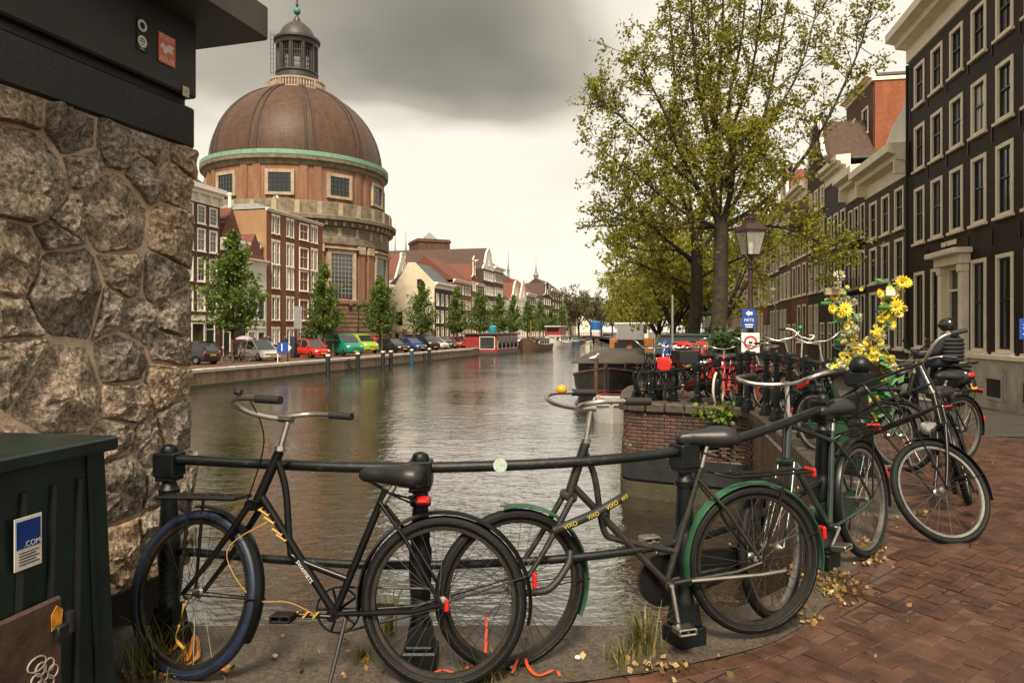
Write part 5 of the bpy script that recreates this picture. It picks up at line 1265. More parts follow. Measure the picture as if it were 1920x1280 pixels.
YL = [(435, 1.08, 'nearest young green tree by the white car across the canal'), (607, .93, 'young green tree above the teal van'), (713, .93, 'young green tree in front of the domed church corner'), (790, .93, 'young green tree before the cream side wall'), (857, .98, 'young green tree before the red brick house'), (900, .98, 'young green tree left of the ornate gabled house'), (935, 1.0, 'slim young green tree right of the ornate gabled house'), (963, 1.0, 'young green tree above the red houseboat, left one'), (990, 1.0, 'young green tree above the red houseboat, right one'), (1012, 1.0, 'young green tree beyond the red houseboat'), (1035, 1.0, 'young green tree by the white cruiser boat'), (1054, 1.0, 'farthest young green tree on the left quay')]
for i, (px, s, lab) in enumerate(YL):
    p = lat(px, -30.4); t = empty('street_tree', (p.x, p.y, Z_Q), i * 2.1, lab, 'tree', 'young trees along the left quay'); t.scale = (s, s, s * (1.04 if i % 2 else 1)); ob('trunk', YT[i % 3][0], t); ob('crown', YT[i % 3][1], t)
for i, (px, py_top, d, s, lab) in enumerate([(1085, 545, 200, 1.3, 'large olive tree where the canal bends far away'), (1108, 560, 240, 1.35, 'olive tree right of the large one far away'), (1128, 575, 275, 1.3, 'dim olive tree behind the far bridge'), (1070, 560, 250, 1.3, 'olive tree left of the large one far away'), (1148, 585, 300, 1.4, 'dim olive tree at the very end of the canal'), (1165, 580, 240, 1.4, 'olive tree behind the far green trees'), (1190, 575, 260, 1.5, 'dim olive tree deep behind the right bank trees')]):
    p = P(px, 640, d); put_tree(2, p.x, p.y, Z_Q, s, i, lab, 'far trees at the canal bend')
p = lat(590, -36.5); g = Grow(9)
for i in range(60): g.leaf += [Vector((g.r.gauss(0, .5), g.r.gauss(0, .5), abs(g.r.gauss(1.3, .7)))) + g.rv() * .3 for _ in range(25)]
g.wood.tube([(0, 0, 0), (0, 0, 1.5)], .05, 5)
t = empty('bush', (p.x, p.y, Z_Q), 0, 'dark evergreen bush beside the brick flats behind the red car', 'bush'); ob('stem', g.wood.mesh('stem', M_BARK), t); ob('foliage', leaves_mesh('foliage', np.array([tuple(q) for q in g.leaf]), .2, LF_BUSH, 3), t)

# ================================================================ STREET FURNITURE
M_MAROON = mat('maroon_iron', (.030, .010, .009), .4, var=.3, vscale=8)
def clear_glass():
    m = bpy.data.materials.new('lantern_glass'); m.use_nodes = True; t = m.node_tree; b = t.nodes['Principled BSDF']; b.inputs['Base Color'].default_value = (.55, .55, .5, 1); b.inputs['Roughness'].default_value = .1
    tr = t.nodes.new('ShaderNodeBsdfTransparent'); mx = t.nodes.new('ShaderNodeMixShader'); mx.inputs[0].default_value = .35; t.links.new(tr.outputs[0], mx.inputs[1]); t.links.new(b.outputs[0], mx.inputs[2]); t.links.new(mx.outputs[0], t.nodes['Material Output'].inputs['Surface']); return m
M_LGLASS = clear_glass()
def lantern(x, y, z, label, H=4.0, m=None, group=None):
    m = m or M_MAROON; o = empty('street_lamp', (x, y, z), .2, label, 'street lamp', group)
    b = MB(); b.lathe([(.16, 0), (.16, .25), (.13, .3), (.10, .7), (.12, .75), (.07, .9), (.055, 1.6), (.075, 1.65), (.05, 1.72), (.042, H - .95), (.07, H - .93), (.03, H - .88)], 12); b.build('lamp_post', m, o, 40)
    b = MB()
    for k in range(4): a = k * PI / 2 + PI / 4; b.tube(curve([(0, 0, H - .88), (.10 * math.cos(a), .10 * math.sin(a), H - .80), (.06 * math.cos(a), .06 * math.sin(a), H - .70), (.12 * math.cos(a), .12 * math.sin(a), H - .66)], 4), .014, 6)
    b.build('scroll_bracket', m, o)
    w0, w1, z0, z1 = .13, .215, H - .66, H - .18
    fr = MB()
    for k in range(4):
        a = k * PI / 2 + PI / 4; c, s_ = math.cos(a) * 1.414, math.sin(a) * 1.414; c2, s2 = math.cos(a + PI / 2) * 1.414, math.sin(a + PI / 2) * 1.414
        fr.tube([(c * w0, s_ * w0, z0), (c * w1, s_ * w1, z1)], .014, 5); fr.tube([(c * w0, s_ * w0, z0), (c2 * w0, s2 * w0, z0)], .014, 5); fr.tube([(c * w1, s_ * w1, z1), (c2 * w1, s2 * w1, z1)], .02, 5)
        gl = MB(); gl.add([(c * w0, s_ * w0, z0), (c2 * w0, s2 * w0, z0), (c2 * w1, s2 * w1, z1), (c * w1, s_ * w1, z1)], [(0, 1, 2, 3)]); gl.build('lantern_pane', M_LGLASS, o, None, False)
    fr.build('lantern_frame', m, o)
    b = MB(); b.lathe([(.34, z1 - .01), (.34, z1 + .03), (.20, z1 + .14), (.11, z1 + .17), (.10, z1 + .24), (.12, z1 + .25), (.06, z1 + .31)], 4, ph=PI / 4); cp = b.build('lantern_roof', m, o)
    MB().ell((0, 0, z1 + .34), .06, 10, 8).build('knob', m, cp, 50)
    b = MB()
    for k in range(8): a = k * PI / 4; b.tube([(.1 * math.cos(a), .1 * math.sin(a), z1 + .22), (.115 * math.cos(a), .115 * math.sin(a), z1 + .33)], .014, 4)
    b.build('crown_ring', m, cp)
    MB().lathe([(.05, z0 + .02), (.045, z0 + .12), (.06, z0 + .14), (.055, z0 + .26), (0, z0 + .3)], 10).build('burner', mat('lamp_opal', (.6, .58, .5), .3), o, 40)
    return o
p = P(1407, 700, 14.5); zb = gz(p.x, p.y); lz_ = lantern(p.x, p.y, zb, 'maroon cast-iron street lantern with glass head in front of the canal houses', 1.45 + (622 - 415) * 14.5 / FPX - zb - .02)
p = P(1321, 700, 27); lantern(p.x, p.y, gz(p.x, p.y), 'farther street lantern between the two dark tree trunks', 1.45 + 40 * 27 / FPX - gz(p.x, p.y), M_IRON)
p = lat(672, -33.5)
lz2 = empty('street_lamp', (p.x, p.y, Z_Q), LA, 'double-armed lantern post across the canal in front of the brick flats', 'street lamp')
b = MB(); b.lathe([(.16, 0), (.14, .8), (.09, 1.0), (.07, 4.2), (.05, 4.4)], 8); b.tube([(0, -.9, 4.2), (0, .9, 4.2)], .05, 5); b.build('lamp_post', M_MAROON, lz2)
for s_ in (-.9, 0, .9): MB().lathe([(.12, 4.25), (.24, 4.8), (.28, 4.85), (.1, 5.05), (.03, 5.2)], 6, (0, s_, 0)).build('lantern_head', M_MAROON, lz2)
# signs
M_SBLUE = mat('sign_blue', (.012, .055, .26), .35); M_SWHITE = mat('sign_white', (.7, .7, .68), .35); M_SRED = mat('sign_red', (.55, .02, .02), .35); M_SYEL = mat('sign_yellow', (.65, .33, .03), .4); M_GALV = mat('galvanised', (.30, .30, .29), .45, .6, var=.2, vscale=8); M_BREDPLATE = mat('bright_red_panel', (.62, .025, .018), .45, var=.1, vscale=3)
def sign(name, label, px0, py0, px1, py1, d, m_, parts=(), pole=None, rz=0.0):
    a, c = P(px0, py0, d), P(px1, py1, d); w, hh = c.x - a.x, a.z - c.z; cx, cz = (a.x + c.x) / 2, (a.z + c.z) / 2
    o = empty(name, (cx, d, cz), rz, label, 'sign'); MB().box((0, 0, 0), (w, .02, hh), .004).build('panel', m_, o)
    for kind, args, mm in parts:
        if kind == 'box': x, z, ww, h2 = args; MB().box((x * w / 2, -.0125, z * hh / 2), (ww * w / 2, .004, h2 * hh / 2)).build('marking', mm, o)
        elif kind == 'text': x, z, sz, body = args; me = tm(body, sz * hh, mm); ob('lettering', me, o, Matrix.Translation((x * w / 2, -.0115, z * hh / 2)))
        elif kind == 'ring': x, z, r0, r1 = args; MB().lathe([(r0 * w, -.002), (r1 * w, -.002), (r1 * w, .002), (r0 * w, .002), (r0 * w, -.002)], 24, (x * w / 2, -.0125, z * hh / 2), 'y', cap=False).build('ring', mm, o)
        elif kind == 'poly': pts = args; MB().prism([(u * w / 2, v * hh / 2) for u, v in pts], -.0145, -.0105, 'y').build('arrow', mm, o)
    if pole: MB().tube([(pole[0] * w / 2, .03, hh / 2 + pole[1]), (pole[0] * w / 2, .03, gz(cx, d) - cz)], .03, 8).build('pole', M_GALV, o, 40)
    return o
sign('direction_sign', 'blue direction sign with a white arrow on the maroon lantern post', 1391, 579, 1417, 616, 14.38, M_SBLUE, [('poly', [(-.5, .55), (0, .85), (0, .7), (.5, .7), (.5, .4), (0, .4), (0, .25)], M_SWHITE), ('text', (0, -.15, .22, 'FIETS'), M_SWHITE), ('box', (0, -.6, 1.2, .12), M_SWHITE), ('box', (0, -.82, 1.0, .1), M_SWHITE)])
sign('speed_sign', 'white rectangular sign with a red ring below the blue direction sign', 1390, 624, 1424, 664, 14.38, M_SWHITE, [('ring', (0, .1, .27, .38), M_SRED), ('box', (0, .1, .42, .22), M_INK), ('box', (.1, -.78, .9, .12), M_INK)])
sign('parking_sign', 'blue parking sign with a white letter P in front of the boats', 1239, 639, 1257, 668, 16.5, M_SBLUE, [('text', (0, .2, .75, 'P'), M_SWHITE), ('box', (0, -.75, 1.4, .08), M_SWHITE)], (0, .02))
sign('parking_plate', 'yellow and white plate under the blue parking sign', 1240, 670, 1258, 687, 16.5, M_SWHITE, [('box', (0, -.35, 1.8, 1.2), M_SYEL), ('box', (0, .55, 1.2, .25), M_INK)])
sign('notice_plate', 'narrow white and yellow notice on the pale pole', 1259, 650, 1266, 666, 17.0, M_SWHITE, [('box', (0, -.3, 1.7, .8), M_SYEL)])
sign('red_hoarding', 'bright red panel standing between the parking sign and the tree trunk', 1264, 640, 1327, 665, 17.6, M_BREDPLATE, [('text', (.65, .1, .28, 'parel\nhotel'), M_SWHITE)], (-.9, 0))
p = P(1261, 700, 17.2); fp = empty('pole', (p.x, p.y, gz(p.x, p.y)), 0, 'tall thin pale pole beside the parking sign', 'pole'); MB().tube([(0, 0, 0), (0, 0, P(1262, 553, 17.2).z - fp.location.z)], [.035, .025], 8).build('shaft', M_GALV, fp, 40); MB().lathe([(.06, 0), (.05, .35), (.036, .36)], 8).build('foot', M_GALV, fp)
sg = sign('street_sign', 'blue sign with white lettering cut off by the right edge of the picture', 1911, 597, 1960, 636, 12.5, M_SBLUE, [('text', (-.1, .2, .3, 'ZONE'), M_SWHITE), ('box', (0, -.5, 1.5, .1), M_SWHITE)], (.3, .3))
# ================================================================ BICYCLES
M_TYRE = mat('tyre_rubber', (.007, .007, .007), .65, spec=.2, var=.3, vscale=20)
M_TYREBLUE = mat('blue_tyre_rubber', (.005, .011, .028), .55, var=.4, vscale=16)
M_CHROME = mat('worn_chrome', (.42, .40, .36), .28, 1.0, col2=(.62, .60, .55), vscale=20)
M_ALU = mat('dull_aluminium', (.36, .34, .30), .38, 1.0, var=.2, vscale=18)
M_RIMRUST = mat('tarnished_rim', (.055, .048, .040), .45, .8, var=.3, vscale=14)
M_SPOKE = mat('spoke_steel', (.16, .15, .13), .35, 1.0)
M_BFRAME = mat('black_frame_enamel', (.005, .005, .005), .32, var=.4, vscale=8, spec=.26)
M_GFRAME = mat('dark_green_frame', (.010, .022, .018), .3, var=.4, vscale=8, coat=.3)
M_GREYFR = mat('worn_grey_frame', (.014, .013, .012), .34, col2=(.05, .04, .03), vscale=30, thr=(.5, .8))
M_GFEND = mat('green_mudguard', (.022, .085, .042), .4, var=.35, vscale=9, coat=.2)
M_REDFR = mat('red_frame_enamel', (.42, .025, .018), .35, var=.2, vscale=6, coat=.3)
M_ORFR = mat('orange_frame_enamel', (.50, .085, .025), .35, var=.2, vscale=6, coat=.3)
M_SILFR = mat('silver_frame', (.40, .40, .38), .35, .7)
M_SADDLE = mat('black_saddle_vinyl', (.011, .011, .011), .42, bump=.001, bscale=120)
M_BROWNS = mat('brown_saddle_leather', (.05, .022, .012), .5)
M_GRIP = mat('black_rubber_grip', (.012, .012, .012), .55, bump=.0015, bscale=180)
M_REFL = mat('red_reflector', (.45, .012, .008), .2, coat=.5)
M_YROPE = mat('yellow_twine', (.42, .24, .03), .6, var=.2, vscale=30)
M_LAMPG = mat('lamp_glass', (.5, .5, .46), .12, coat=.5)
WH = {}
def wheel_meshes(tm_, rm, r=.345, tr=.0235):
    key = (tm_.name, rm.name, r, tr)
    if key in WH: return WH[key]
    t = MB(); rr = r - tr; n = 44; t.tube([(rr * math.cos(2 * PI * i / n), 0, rr * math.sin(2 * PI * i / n)) for i in range(n)], tr, 10, closed=True)
    ri = MB(); r0 = r - tr * 2.05
    prof = [(r0 + .004, -.013), (r0 + .004, .013), (r0 - .012, .011), (r0 - .014, 0), (r0 - .012, -.011)]
    vs = []; fs = []
    for i in range(n):
        a = 2 * PI * i / n
        for q, w in prof: vs.append((q * math.cos(a), w, q * math.sin(a)))
    for i in range(n):
        for j in range(5): i2 = (i + 1) % n; j2 = (j + 1) % 5; fs.append((i * 5 + j, i * 5 + j2, i2 * 5 + j2, i2 * 5 + j))
    ri.add(vs, fs)
    sp = MB()
    for i in range(36):
        a = 2 * PI * i / 36; sd = .028 if i % 2 else -.028; tw = (.42 if (i // 2) % 2 else -.42)
        sp.tube([(.022 * math.cos(a + tw * 2), sd, .022 * math.sin(a + tw * 2)), ((r0 - .01) * math.cos(a), sd * .12, (r0 - .01) * math.sin(a))], .00135, 3, cap=False)
    hb = MB(); hb.lathe([(.006, -.058), (.010, -.05), (.026, -.034), (.026, -.028), (.016, -.022), (.016, .022), (.026, .028), (.026, .034), (.010, .05), (.006, .058)], 12, axis='y')
    ref = MB(); ref.tube([((r - tr * 1.1) * math.cos(2 * PI * i / n), -tr * .86, (r - tr * 1.1) * math.sin(2 * PI * i / n)) for i in range(n)], .0026, 4, closed=True); ref.tube([((r - tr * 1.1) * math.cos(2 * PI * i / n), tr * .86, (r - tr * 1.1) * math.sin(2 * PI * i / n)) for i in range(n)], .0026, 4, closed=True)
    WH[key] = (t.mesh('wheel', tm_, 60), ri.mesh('rim', rm, 50), sp.mesh('spokes', M_SPOKE), hb.mesh('hub', M_ALU, 40), ref.mesh('reflective_stripe', mat('reflective_stripe', (.58, .57, .53), .4))); return WH[key]
def wheel(parent, M, tm_, rm, stripe=True, r=.345, tr=.0235):
    w = wheel_meshes(tm_, rm, r, tr); o = ob('wheel', w[0], parent, M)
    ob('rim', w[1], o); ob('spokes', w[2], o); ob('hub', w[3], o)
    if stripe: ob('reflective_stripe', w[4], o)
    return o
def guard(b, c, r, a0, a1, w=.030, n=22, drop=.012):
    vs = []; fs = []; k = 5
    for i in range(n + 1):
        a = a0 + (a1 - a0) * i / n
        for j in range(k):
            t = j / (k - 1) * 2 - 1; rr = r - drop * t * t; vs.append((c[0] + rr * math.cos(a), t * w, c[1] + rr * math.sin(a)))
        for j in range(k):
            t = 1 - j / (k - 1) * 2; rr = r - drop * t * t - .0025; vs.append((c[0] + rr * math.cos(a), t * (w - .001), c[1] + rr * math.sin(a)))
    m = 2 * k
    for i in range(n):
        for j in range(m): j2 = (j + 1) % m; fs.append((i * m + j, i * m + j2, (i + 1) * m + j2, (i + 1) * m + j))
    fs.append(tuple(range(m))); fs.append(tuple(n * m + j for j in range(m - 1, -1, -1)))
    b.add(vs, fs)
def saddle_mesh(m):
    rings = []
    for x, w, zt, zb in ((-.125, .035, .012, -.012), (-.118, .085, .030, -.028), (-.09, .105, .040, -.038), (-.04, .095, .040, -.036), (.02, .055, .030, -.030), (.08, .032, .024, -.026), (.13, .026, .016, -.026), (.148, .012, .004, -.016)):
        ring = []
        for k in range(12):
            a = 2 * PI * k / 12; s_ = math.sin(a); ring.append((x, w * math.copysign(abs(math.cos(a)) ** .8, math.cos(a)), zt * s_ if s_ > 0 else -zb * s_))
        rings.append(ring)
    b = MB(); b.loft(rings); return b.mesh('saddle', m, 70)
SADDLES = {}
def bicycle(label, rear, front, lean=0.0, steer=0.0, frame=None, kind='oma', fend=None, rend=None, tyre=None, ftyre=None, rim=None, frim=None, bar='oma', barm=None, sad=None, rear_rack=True, front_rack=None, chain='case', stand=None, group=None, zr=None, zf=None, bar_h=0.0, saddle_h=0.0, lamp=False, wire=True, crank=.6, grip=None, name='bicycle', r=.345, skirt=None, fa=(84, 208)):
    frame = frame or M_BFRAME; rim = rim or M_ALU; frim = frim or rim; tyre = tyre or M_TYRE; ftyre = ftyre or tyre; barm = barm or M_CHROME; sad = sad or M_SADDLE; grip = grip or M_GRIP
    zr = gz(*rear) if zr is None else zr; zf = zr if zf is None else zf
    wb = math.hypot(front[0] - rear[0], front[1] - rear[1]); yaw = math.atan2(front[1] - rear[1], front[0] - rear[0]); pitch = math.atan2(zf - zr, wb)
    root = empty(name, (rear[0], rear[1], zr), 0, label, 'bicycle', group)
    root.rotation_euler = (Matrix.Rotation(yaw, 3, 'Z') @ Matrix.Rotation(-pitch, 3, 'Y') @ Matrix.Rotation(lean, 3, 'X')).to_euler()
    hb = Vector((wb - .285, 0, .735)); ht = Vector((wb - .37, 0, .945)); stem = Vector((wb - .40, 0, 1.06 + bar_h)); bb = Vector((.455, 0, .285)); sc = Vector((.275, 0, .74)); sp = Vector((.215, 0, .90 + saddle_h)); H = Vector((wb, 0, r)); RH = Vector((0, 0, r))
    ax = (ht - hb).normalized(); SM = Matrix.Translation(hb) @ Matrix.Rotation(steer, 4, ax) @ Matrix.Translation(-hb)
    b = MB(); b.tube([hb, ht], .021, 10); b.tube([bb, sc + (sc - bb) * .12], .0165, 10); b.tube([hb + ax * .03, bb], .017, 10)
    if kind == 'oma': b.tube(curve([ht - ax * .03, ht + Vector((-.035, 0, -.16)), hb + Vector((-.15, 0, -.18)), Vector((wb * .57, 0, .50)), bb + (sc - bb) * .30], 6), .0145, 10); q = hb.lerp(bb, .38); b.tube([q, q + Vector((-.01, 0, .10))], .010, 6)
    elif kind == 'bar': b.tube([ht - ax * .04, sc + Vector((.0, 0, .0))], .0145, 10)
    else: b.tube([ht - ax * .06, bb.lerp(sc, .55)], .0145, 10)
    for s_ in (-1, 1): b.tube([bb + Vector((0, .02 * s_, 0)), Vector((.12, .045 * s_, .31)), Vector((0, .062 * s_, r))], .0105, 8); b.tube([sc + Vector((0, .018 * s_, 0)), Vector((.16, .045 * s_, .60)), Vector((0, .062 * s_, r))], .0085, 8)
    b.lathe([(.026, -.04), (.026, .04)], 14, bb, 'y'); fr = b.build('frame', frame, root, 50)
    # front end (turns with the steering)
    b = MB(SM); cr = hb - ax * .02
    b.lathe([(.024, -.045), (.024, .045)], 10, cr, 'y')
    for s_ in (-1, 1): b.tube(curve([cr + Vector((0, .042 * s_, .0)), cr.lerp(H, .55) + Vector((-.012, .052 * s_, 0)), H + Vector((0, .058 * s_, 0))], 5), [.0145, .0145, .014, .0135, .013, .0125, .012, .0115, .011, .0105, .010], 8)
    b.build('fork', frame, root, 50)
    b = MB(SM); b.tube([ht, stem], .0125, 10); b.lathe([(.022, 0), (.022, .02)], 12, ht, 'z'); b.tube([stem + Vector((-.02, 0, 0)), stem + Vector((.05, 0, .005))], .016, 10); b.build('stem', M_CHROME, root, 50)
    hbp = {'oma': [(.05, 0, .005), (.085, .05, .008), (.125, .12, .02), (.135, .185, .04), (.09, .235, .055), (.01, .248, .055), (-.14, .25, .045)],
           'wide': [(.05, 0, .005), (.05, .10, .0), (.045, .18, .03), (.01, .25, .075), (-.06, .285, .09), (-.20, .30, .075)],
           'flat': [(.05, 0, .005), (.05, .15, .01), (.02, .27, .03), (-.03, .32, .03), (-.10, .36, .02)]}[bar]
    b = MB(SM); b.tube([stem + Vector((x, -y, z)) for x, y, z in curve(hbp, 5)[::-1]][:-1] + [stem + Vector((p[0], p[1], p[2])) for p in curve(hbp, 5)], .0115, 10); hbar = b.build('handlebar', barm, root, 60)
    cv = curve(hbp, 5)
    for s_ in (-1, 1):
        g = MB(SM); e = cv[-1]; e0 = cv[-5]; d = (e - e0).normalized()
        g.tube([stem + Vector((e.x - d.x * .11, (e.y - d.y * .11) * s_, e.z - d.z * .11)), stem + Vector((e.x + d.x * .012, (e.y + d.y * .012) * s_, e.z + d.z * .012))], .0175, 10); g.build('grip', grip, hbar, 50)
    if wire:
        g = MB(SM); e = cv[len(cv) - 9]; g.tube(curve([stem + Vector((e.x, e.y, e.z)), stem + Vector((.10, .13, .06)), stem + Vector((.10, .02, -.10)), hb + Vector((.06, .0, -.02))], 6), .0032, 5, cap=False); g.build('brake_cable', M_BFRAME, hbar)
    wheel(root, SM @ Matrix.Translation(H), ftyre, frim, True, r); wheel(root, Matrix.Translation(RH), tyre, rim, True, r)
    if fend is not None:
        b = MB(SM); guard(b, (wb, r), r + .022, R(fa[0]), R(fa[1]), .029); fg = b.build('front_mudguard', fend, root, 60)
        b = MB(SM)
        for s_ in (-1, 1): b.tube([H + Vector((0, .05 * s_, 0)), H + Vector(((r + .018) * math.cos(R(180)), .027 * s_, (r + .018) * math.sin(R(180))))], .0028, 5)
        b.build('mudguard_stay', M_BFRAME, fg)
    if rend is not None:
        b = MB(); guard(b, (0, r), r + .022, R(-12), R(-12 + 205) if kind != 'bar' else R(200), .031, 30); rg = b.build('rear_mudguard', rend, root, 60)
        b = MB()
        for s_ in (-1, 1): b.tube([RH + Vector((0, .06 * s_, 0)), RH + Vector(((r + .018) * math.cos(R(162)), .029 * s_, (r + .018) * math.sin(R(162))))], .003, 5)
        b.build('mudguard_stay', M_BFRAME, rg)
        b = MB(); b.box((-(r + .036) * .985, 0, r + .09), (.02, .05, .065), .008); b.build('rear_reflector', M_REFL, rg)
    if rear_rack:
        b = MB(); z = r * 2 + .055
        for s_ in (-1, 1): b.tube([(.20, .03 * s_, z + .02), (.12, .06 * s_, z), (-.28, .062 * s_, z - .005), (-.31, .04 * s_, z - .01)], .0065, 6); b.tube([(-.16, .062 * s_, z), (0, .066 * s_, r)], .006, 6)
        b.tube([(-.31, .04, z - .01), (-.31, -.04, z - .01)], .0065, 6); b.tube([(.1, 0, z + .003), (-.3, 0, z)], .0055, 6)
        for x in (.05, -.12, -.24): b.tube([(x, .06, z), (x, -.06, z)], .005, 6)
        rk = b.build('rear_rack', M_BFRAME, root, 50)
        MB().box((-.325, 0, z - .015), (.022, .085, .045), .008).build('rear_light', M_REFL, rk)
    if front_rack:
        L, Wd, z = front_rack[:3]; b = MB(SM) if front_rack[3] else MB(); x0, x1 = wb - .22, wb - .22 + L
        for s_ in (-1, 1): b.tube([(x0, Wd * s_, z), (x1, Wd * s_, z)], .0085, 6); b.tube([(x0 + L * .6, Wd * s_ * .8, z), (wb, .07 * s_, r)], .007, 6)
        b.tube([(x0, -Wd, z), (x0, Wd, z)], .0085, 6); b.tube([(x1, -Wd, z), (x1, Wd, z)], .0085, 6)
        for k in range(1, 4): x = x0 + L * k / 4; b.tube([(x, -Wd, z), (x, Wd, z)], .006, 6)
        b.tube([(x0, 0, z), (x1, 0, z)], .006, 6)
        if front_rack[4]:      # upright railing of a carrier crate
            hh = front_rack[4]
            for s_ in (-1, 1): b.tube(curve([(x1 - .01, Wd * s_, z), (x1 + .03, Wd * s_, z + hh * .85), (x1 + .02, Wd * s_ * .85, z + hh)], 4), .0115, 6); b.tube([(x0, Wd * s_, z), (x0 - .02, Wd * s_, z + hh)], .009, 6); b.tube([(x0 - .02, Wd * s_, z + hh), (x1 + .02, Wd * s_ * .85, z + hh)], .0115, 6); b.tube([(x0 - .01, Wd * s_, z + hh / 2), (x1 + .02, Wd * s_, z + hh / 2)], .007, 6)
            for q in (.5, 1.0): b.tube([(x1 + .02, -Wd * .9, z + hh * q), (x1 + .02, Wd * .9, z + hh * q)], .008, 6)
            for k in (-.33, .33): b.tube([(x1, Wd * k, z), (x1 + .02, Wd * k, z + hh)], .006, 6)
        b.build('front_rack', M_BFRAME, root, 50)
    # saddle
    key = sad.name
    if key not in SADDLES: SADDLES[key] = saddle_mesh(sad)
    s_o = ob('saddle', SADDLES[key], root, Matrix.Translation(sp) @ Matrix.Rotation(R(-3), 4, 'Y') @ Matrix.Diagonal((1.04, 1.0, 1.35, 1)))
    MB().tube([sc - sp, Vector((0, 0, -.03))], .0125, 10).build('seat_post', M_CHROME, s_o, 50)
    b = MB()
    for s_ in (-1, 1):
        pts = [(-.085 + .016 * math.cos(k * .9), .055 * s_ + .016 * math.sin(k * .9), -.075 + k * .0024) for k in range(22)]; b.tube(pts, .003, 5); b.tube([(-.085, .055 * s_, -.076), (.0, .02 * s_, -.06), (.11, .012 * s_, -.022)], .0035, 5)
    b.build('saddle_springs', M_BFRAME, s_o)
    # drive
    if chain == 'case':
        b = MB(); out = [];
        for k in range(15): a = R(70 + 220 * k / 14); out.append((bb.x - math.cos(a + PI) * -1 * .115 * 1, bb.z + .115 * math.sin(a)))
        out = [(bb.x + .118 * math.cos(a), bb.z + .118 * math.sin(a)) for a in [R(-95 + 190 * k / 14) for k in range(15)]] + [(.02, r + .055), (-.055, r + .03), (-.065, r - .01), (-.03, r - .05)]
        b.prism(out, -.060, -.035, 'y'); b.build('chain_case', frame if frame is not M_GREYFR else M_BFRAME, root, 30)
        cy = -.052
    else:
        b = MB(); b.lathe([(.088, -.003), (.096, -.003), (.096, .003), (.088, .003), (.088, -.003)], 32, (bb.x, -.05, bb.z), 'y', cap=False)
        for k in range(5): a = k * 1.2566; b.tube([(bb.x, -.05, bb.z), (bb.x + .09 * math.cos(a), -.05, bb.z + .09 * math.sin(a))], .006, 5)
        ck = b.build('chainring', M_BFRAME, root); b = MB(); b.tube([(bb.x, -.05, bb.z + .095), (0, -.05, r + .035)], .005, 5); b.tube([(bb.x, -.05, bb.z - .095), (0, -.05, r - .035)], .005, 5); b.build('chain', M_RIMRUST, ck)
    b = MB(); a = crank; L = .17
    for s_ in (-1, 1):
        e = bb + Vector((L * math.cos(a) * s_, .075 * s_, L * math.sin(a) * s_)); b.tube([bb + Vector((0, .055 * s_, 0)), e], .010, 8)
    b.tube([bb - Vector((0, .056, 0)), bb + Vector((0, .056, 0))], .012, 8); ck = b.build('crank', M_CHROME if frame is not M_BFRAME else M_BFRAME, root, 50)
    for s_ in (-1, 1):
        e = bb + Vector((L * math.cos(a) * s_, .075 * s_, L * math.sin(a) * s_)); b = MB(); b.box(e + Vector((0, .055 * s_, .011)), (.085, .075, .010), .004); b.box(e + Vector((0, .055 * s_, -.011)), (.085, .075, .010), .004); b.box(e + Vector((.038, .055 * s_, 0)), (.010, .078, .026), .003); b.box(e + Vector((-.038, .055 * s_, 0)), (.010, .078, .026), .003); b.tube([e, e + Vector((0, .09 * s_, 0))], .006, 6); b.build('pedal', M_TYRE if frame is M_BFRAME else M_ALU, ck)
    if stand == 'side': MB().tube([Vector((.40, .03, .27)), Vector((.42, .20, .0))], [.010, .008], 8).build('kickstand', M_GRIP, root, 60)
    if stand == 'long': MB().tube([Vector((.36, .06, .30)), Vector((.02, .09, .30)), Vector((-.10, .09, .305))], .009, 8).build('folded_stand', M_ALU, root)
    if lamp:
        b = MB(SM); c = hb + Vector((.10, 0, .01)); b.lathe([(.0, -.05), (.030, -.045), (.043, .0), (.045, .03)], 14, c, 'x'); l = b.build('headlamp', M_CHROME, root, 50); b = MB(SM); b.lathe([(.043, .03), (.030, .042), (0, .046)], 14, c, 'x'); b.build('headlamp_glass', M_LAMPG, l, 60)
    if skirt is not None:
        b = MB()
        for s_ in (-1, 1): b.prism([(.02, r), (-.20, r + .28), (-.02, r + .345), (.16, r + .30), (.24, r + .10)], .048 * s_, .051 * s_, 'y')
        b.build('coat_guard', skirt, root)
    return root, dict(SM=SM, hb=hb, ht=ht, bb=bb, H=H, RH=RH, stem=stem, wb=wb, sp=sp)

# A: black bicycle with blue front tyre
A, ka = bicycle('black step-through bicycle with a blue front tyre, nearest bicycle at the left', (-.285, 2.925), (-1.375, 3.00), R(7), R(-19), M_BFRAME, 'oma', fend=M_BFRAME, rend=M_BFRAME, ftyre=M_TYREBLUE, rim=M_RIMRUST, rear_rack=False, front_rack=(.34, .075, .75, False, 0), chain='open', stand='side', crank=R(4), saddle_h=-.05, bar_h=.02)
b = MB(); 
for k in range(3): b.lathe([(.023 + .002 * k, -.004), (.026, 0), (.023, .004)], 10, (0, 0, 0), 'z'); 
b = MB()
hb = ka['hb']; dt = (ka['bb'] - hb).normalized()
for t in (.06, .10, .16, .19): c = hb + dt * t * 1.0; b.tube([c + Vector((.02, .02, .015)), c + Vector((-.02, .024, -.01)), c + Vector((-.024, -.018, .01)), c + Vector((.02, -.02, .02)), c + Vector((.02, .022, .012))], .005, 5)
b.tube(curve([hb + dt * .1 + Vector((0, .03, 0)), hb + Vector((.10, .05, -.20)), hb + Vector((-.02, .06, -.38)), ka['bb'] + Vector((.16, .09, .06)), ka['bb'] + Vector((.05, .06, 0))], 6), .0019, 5)
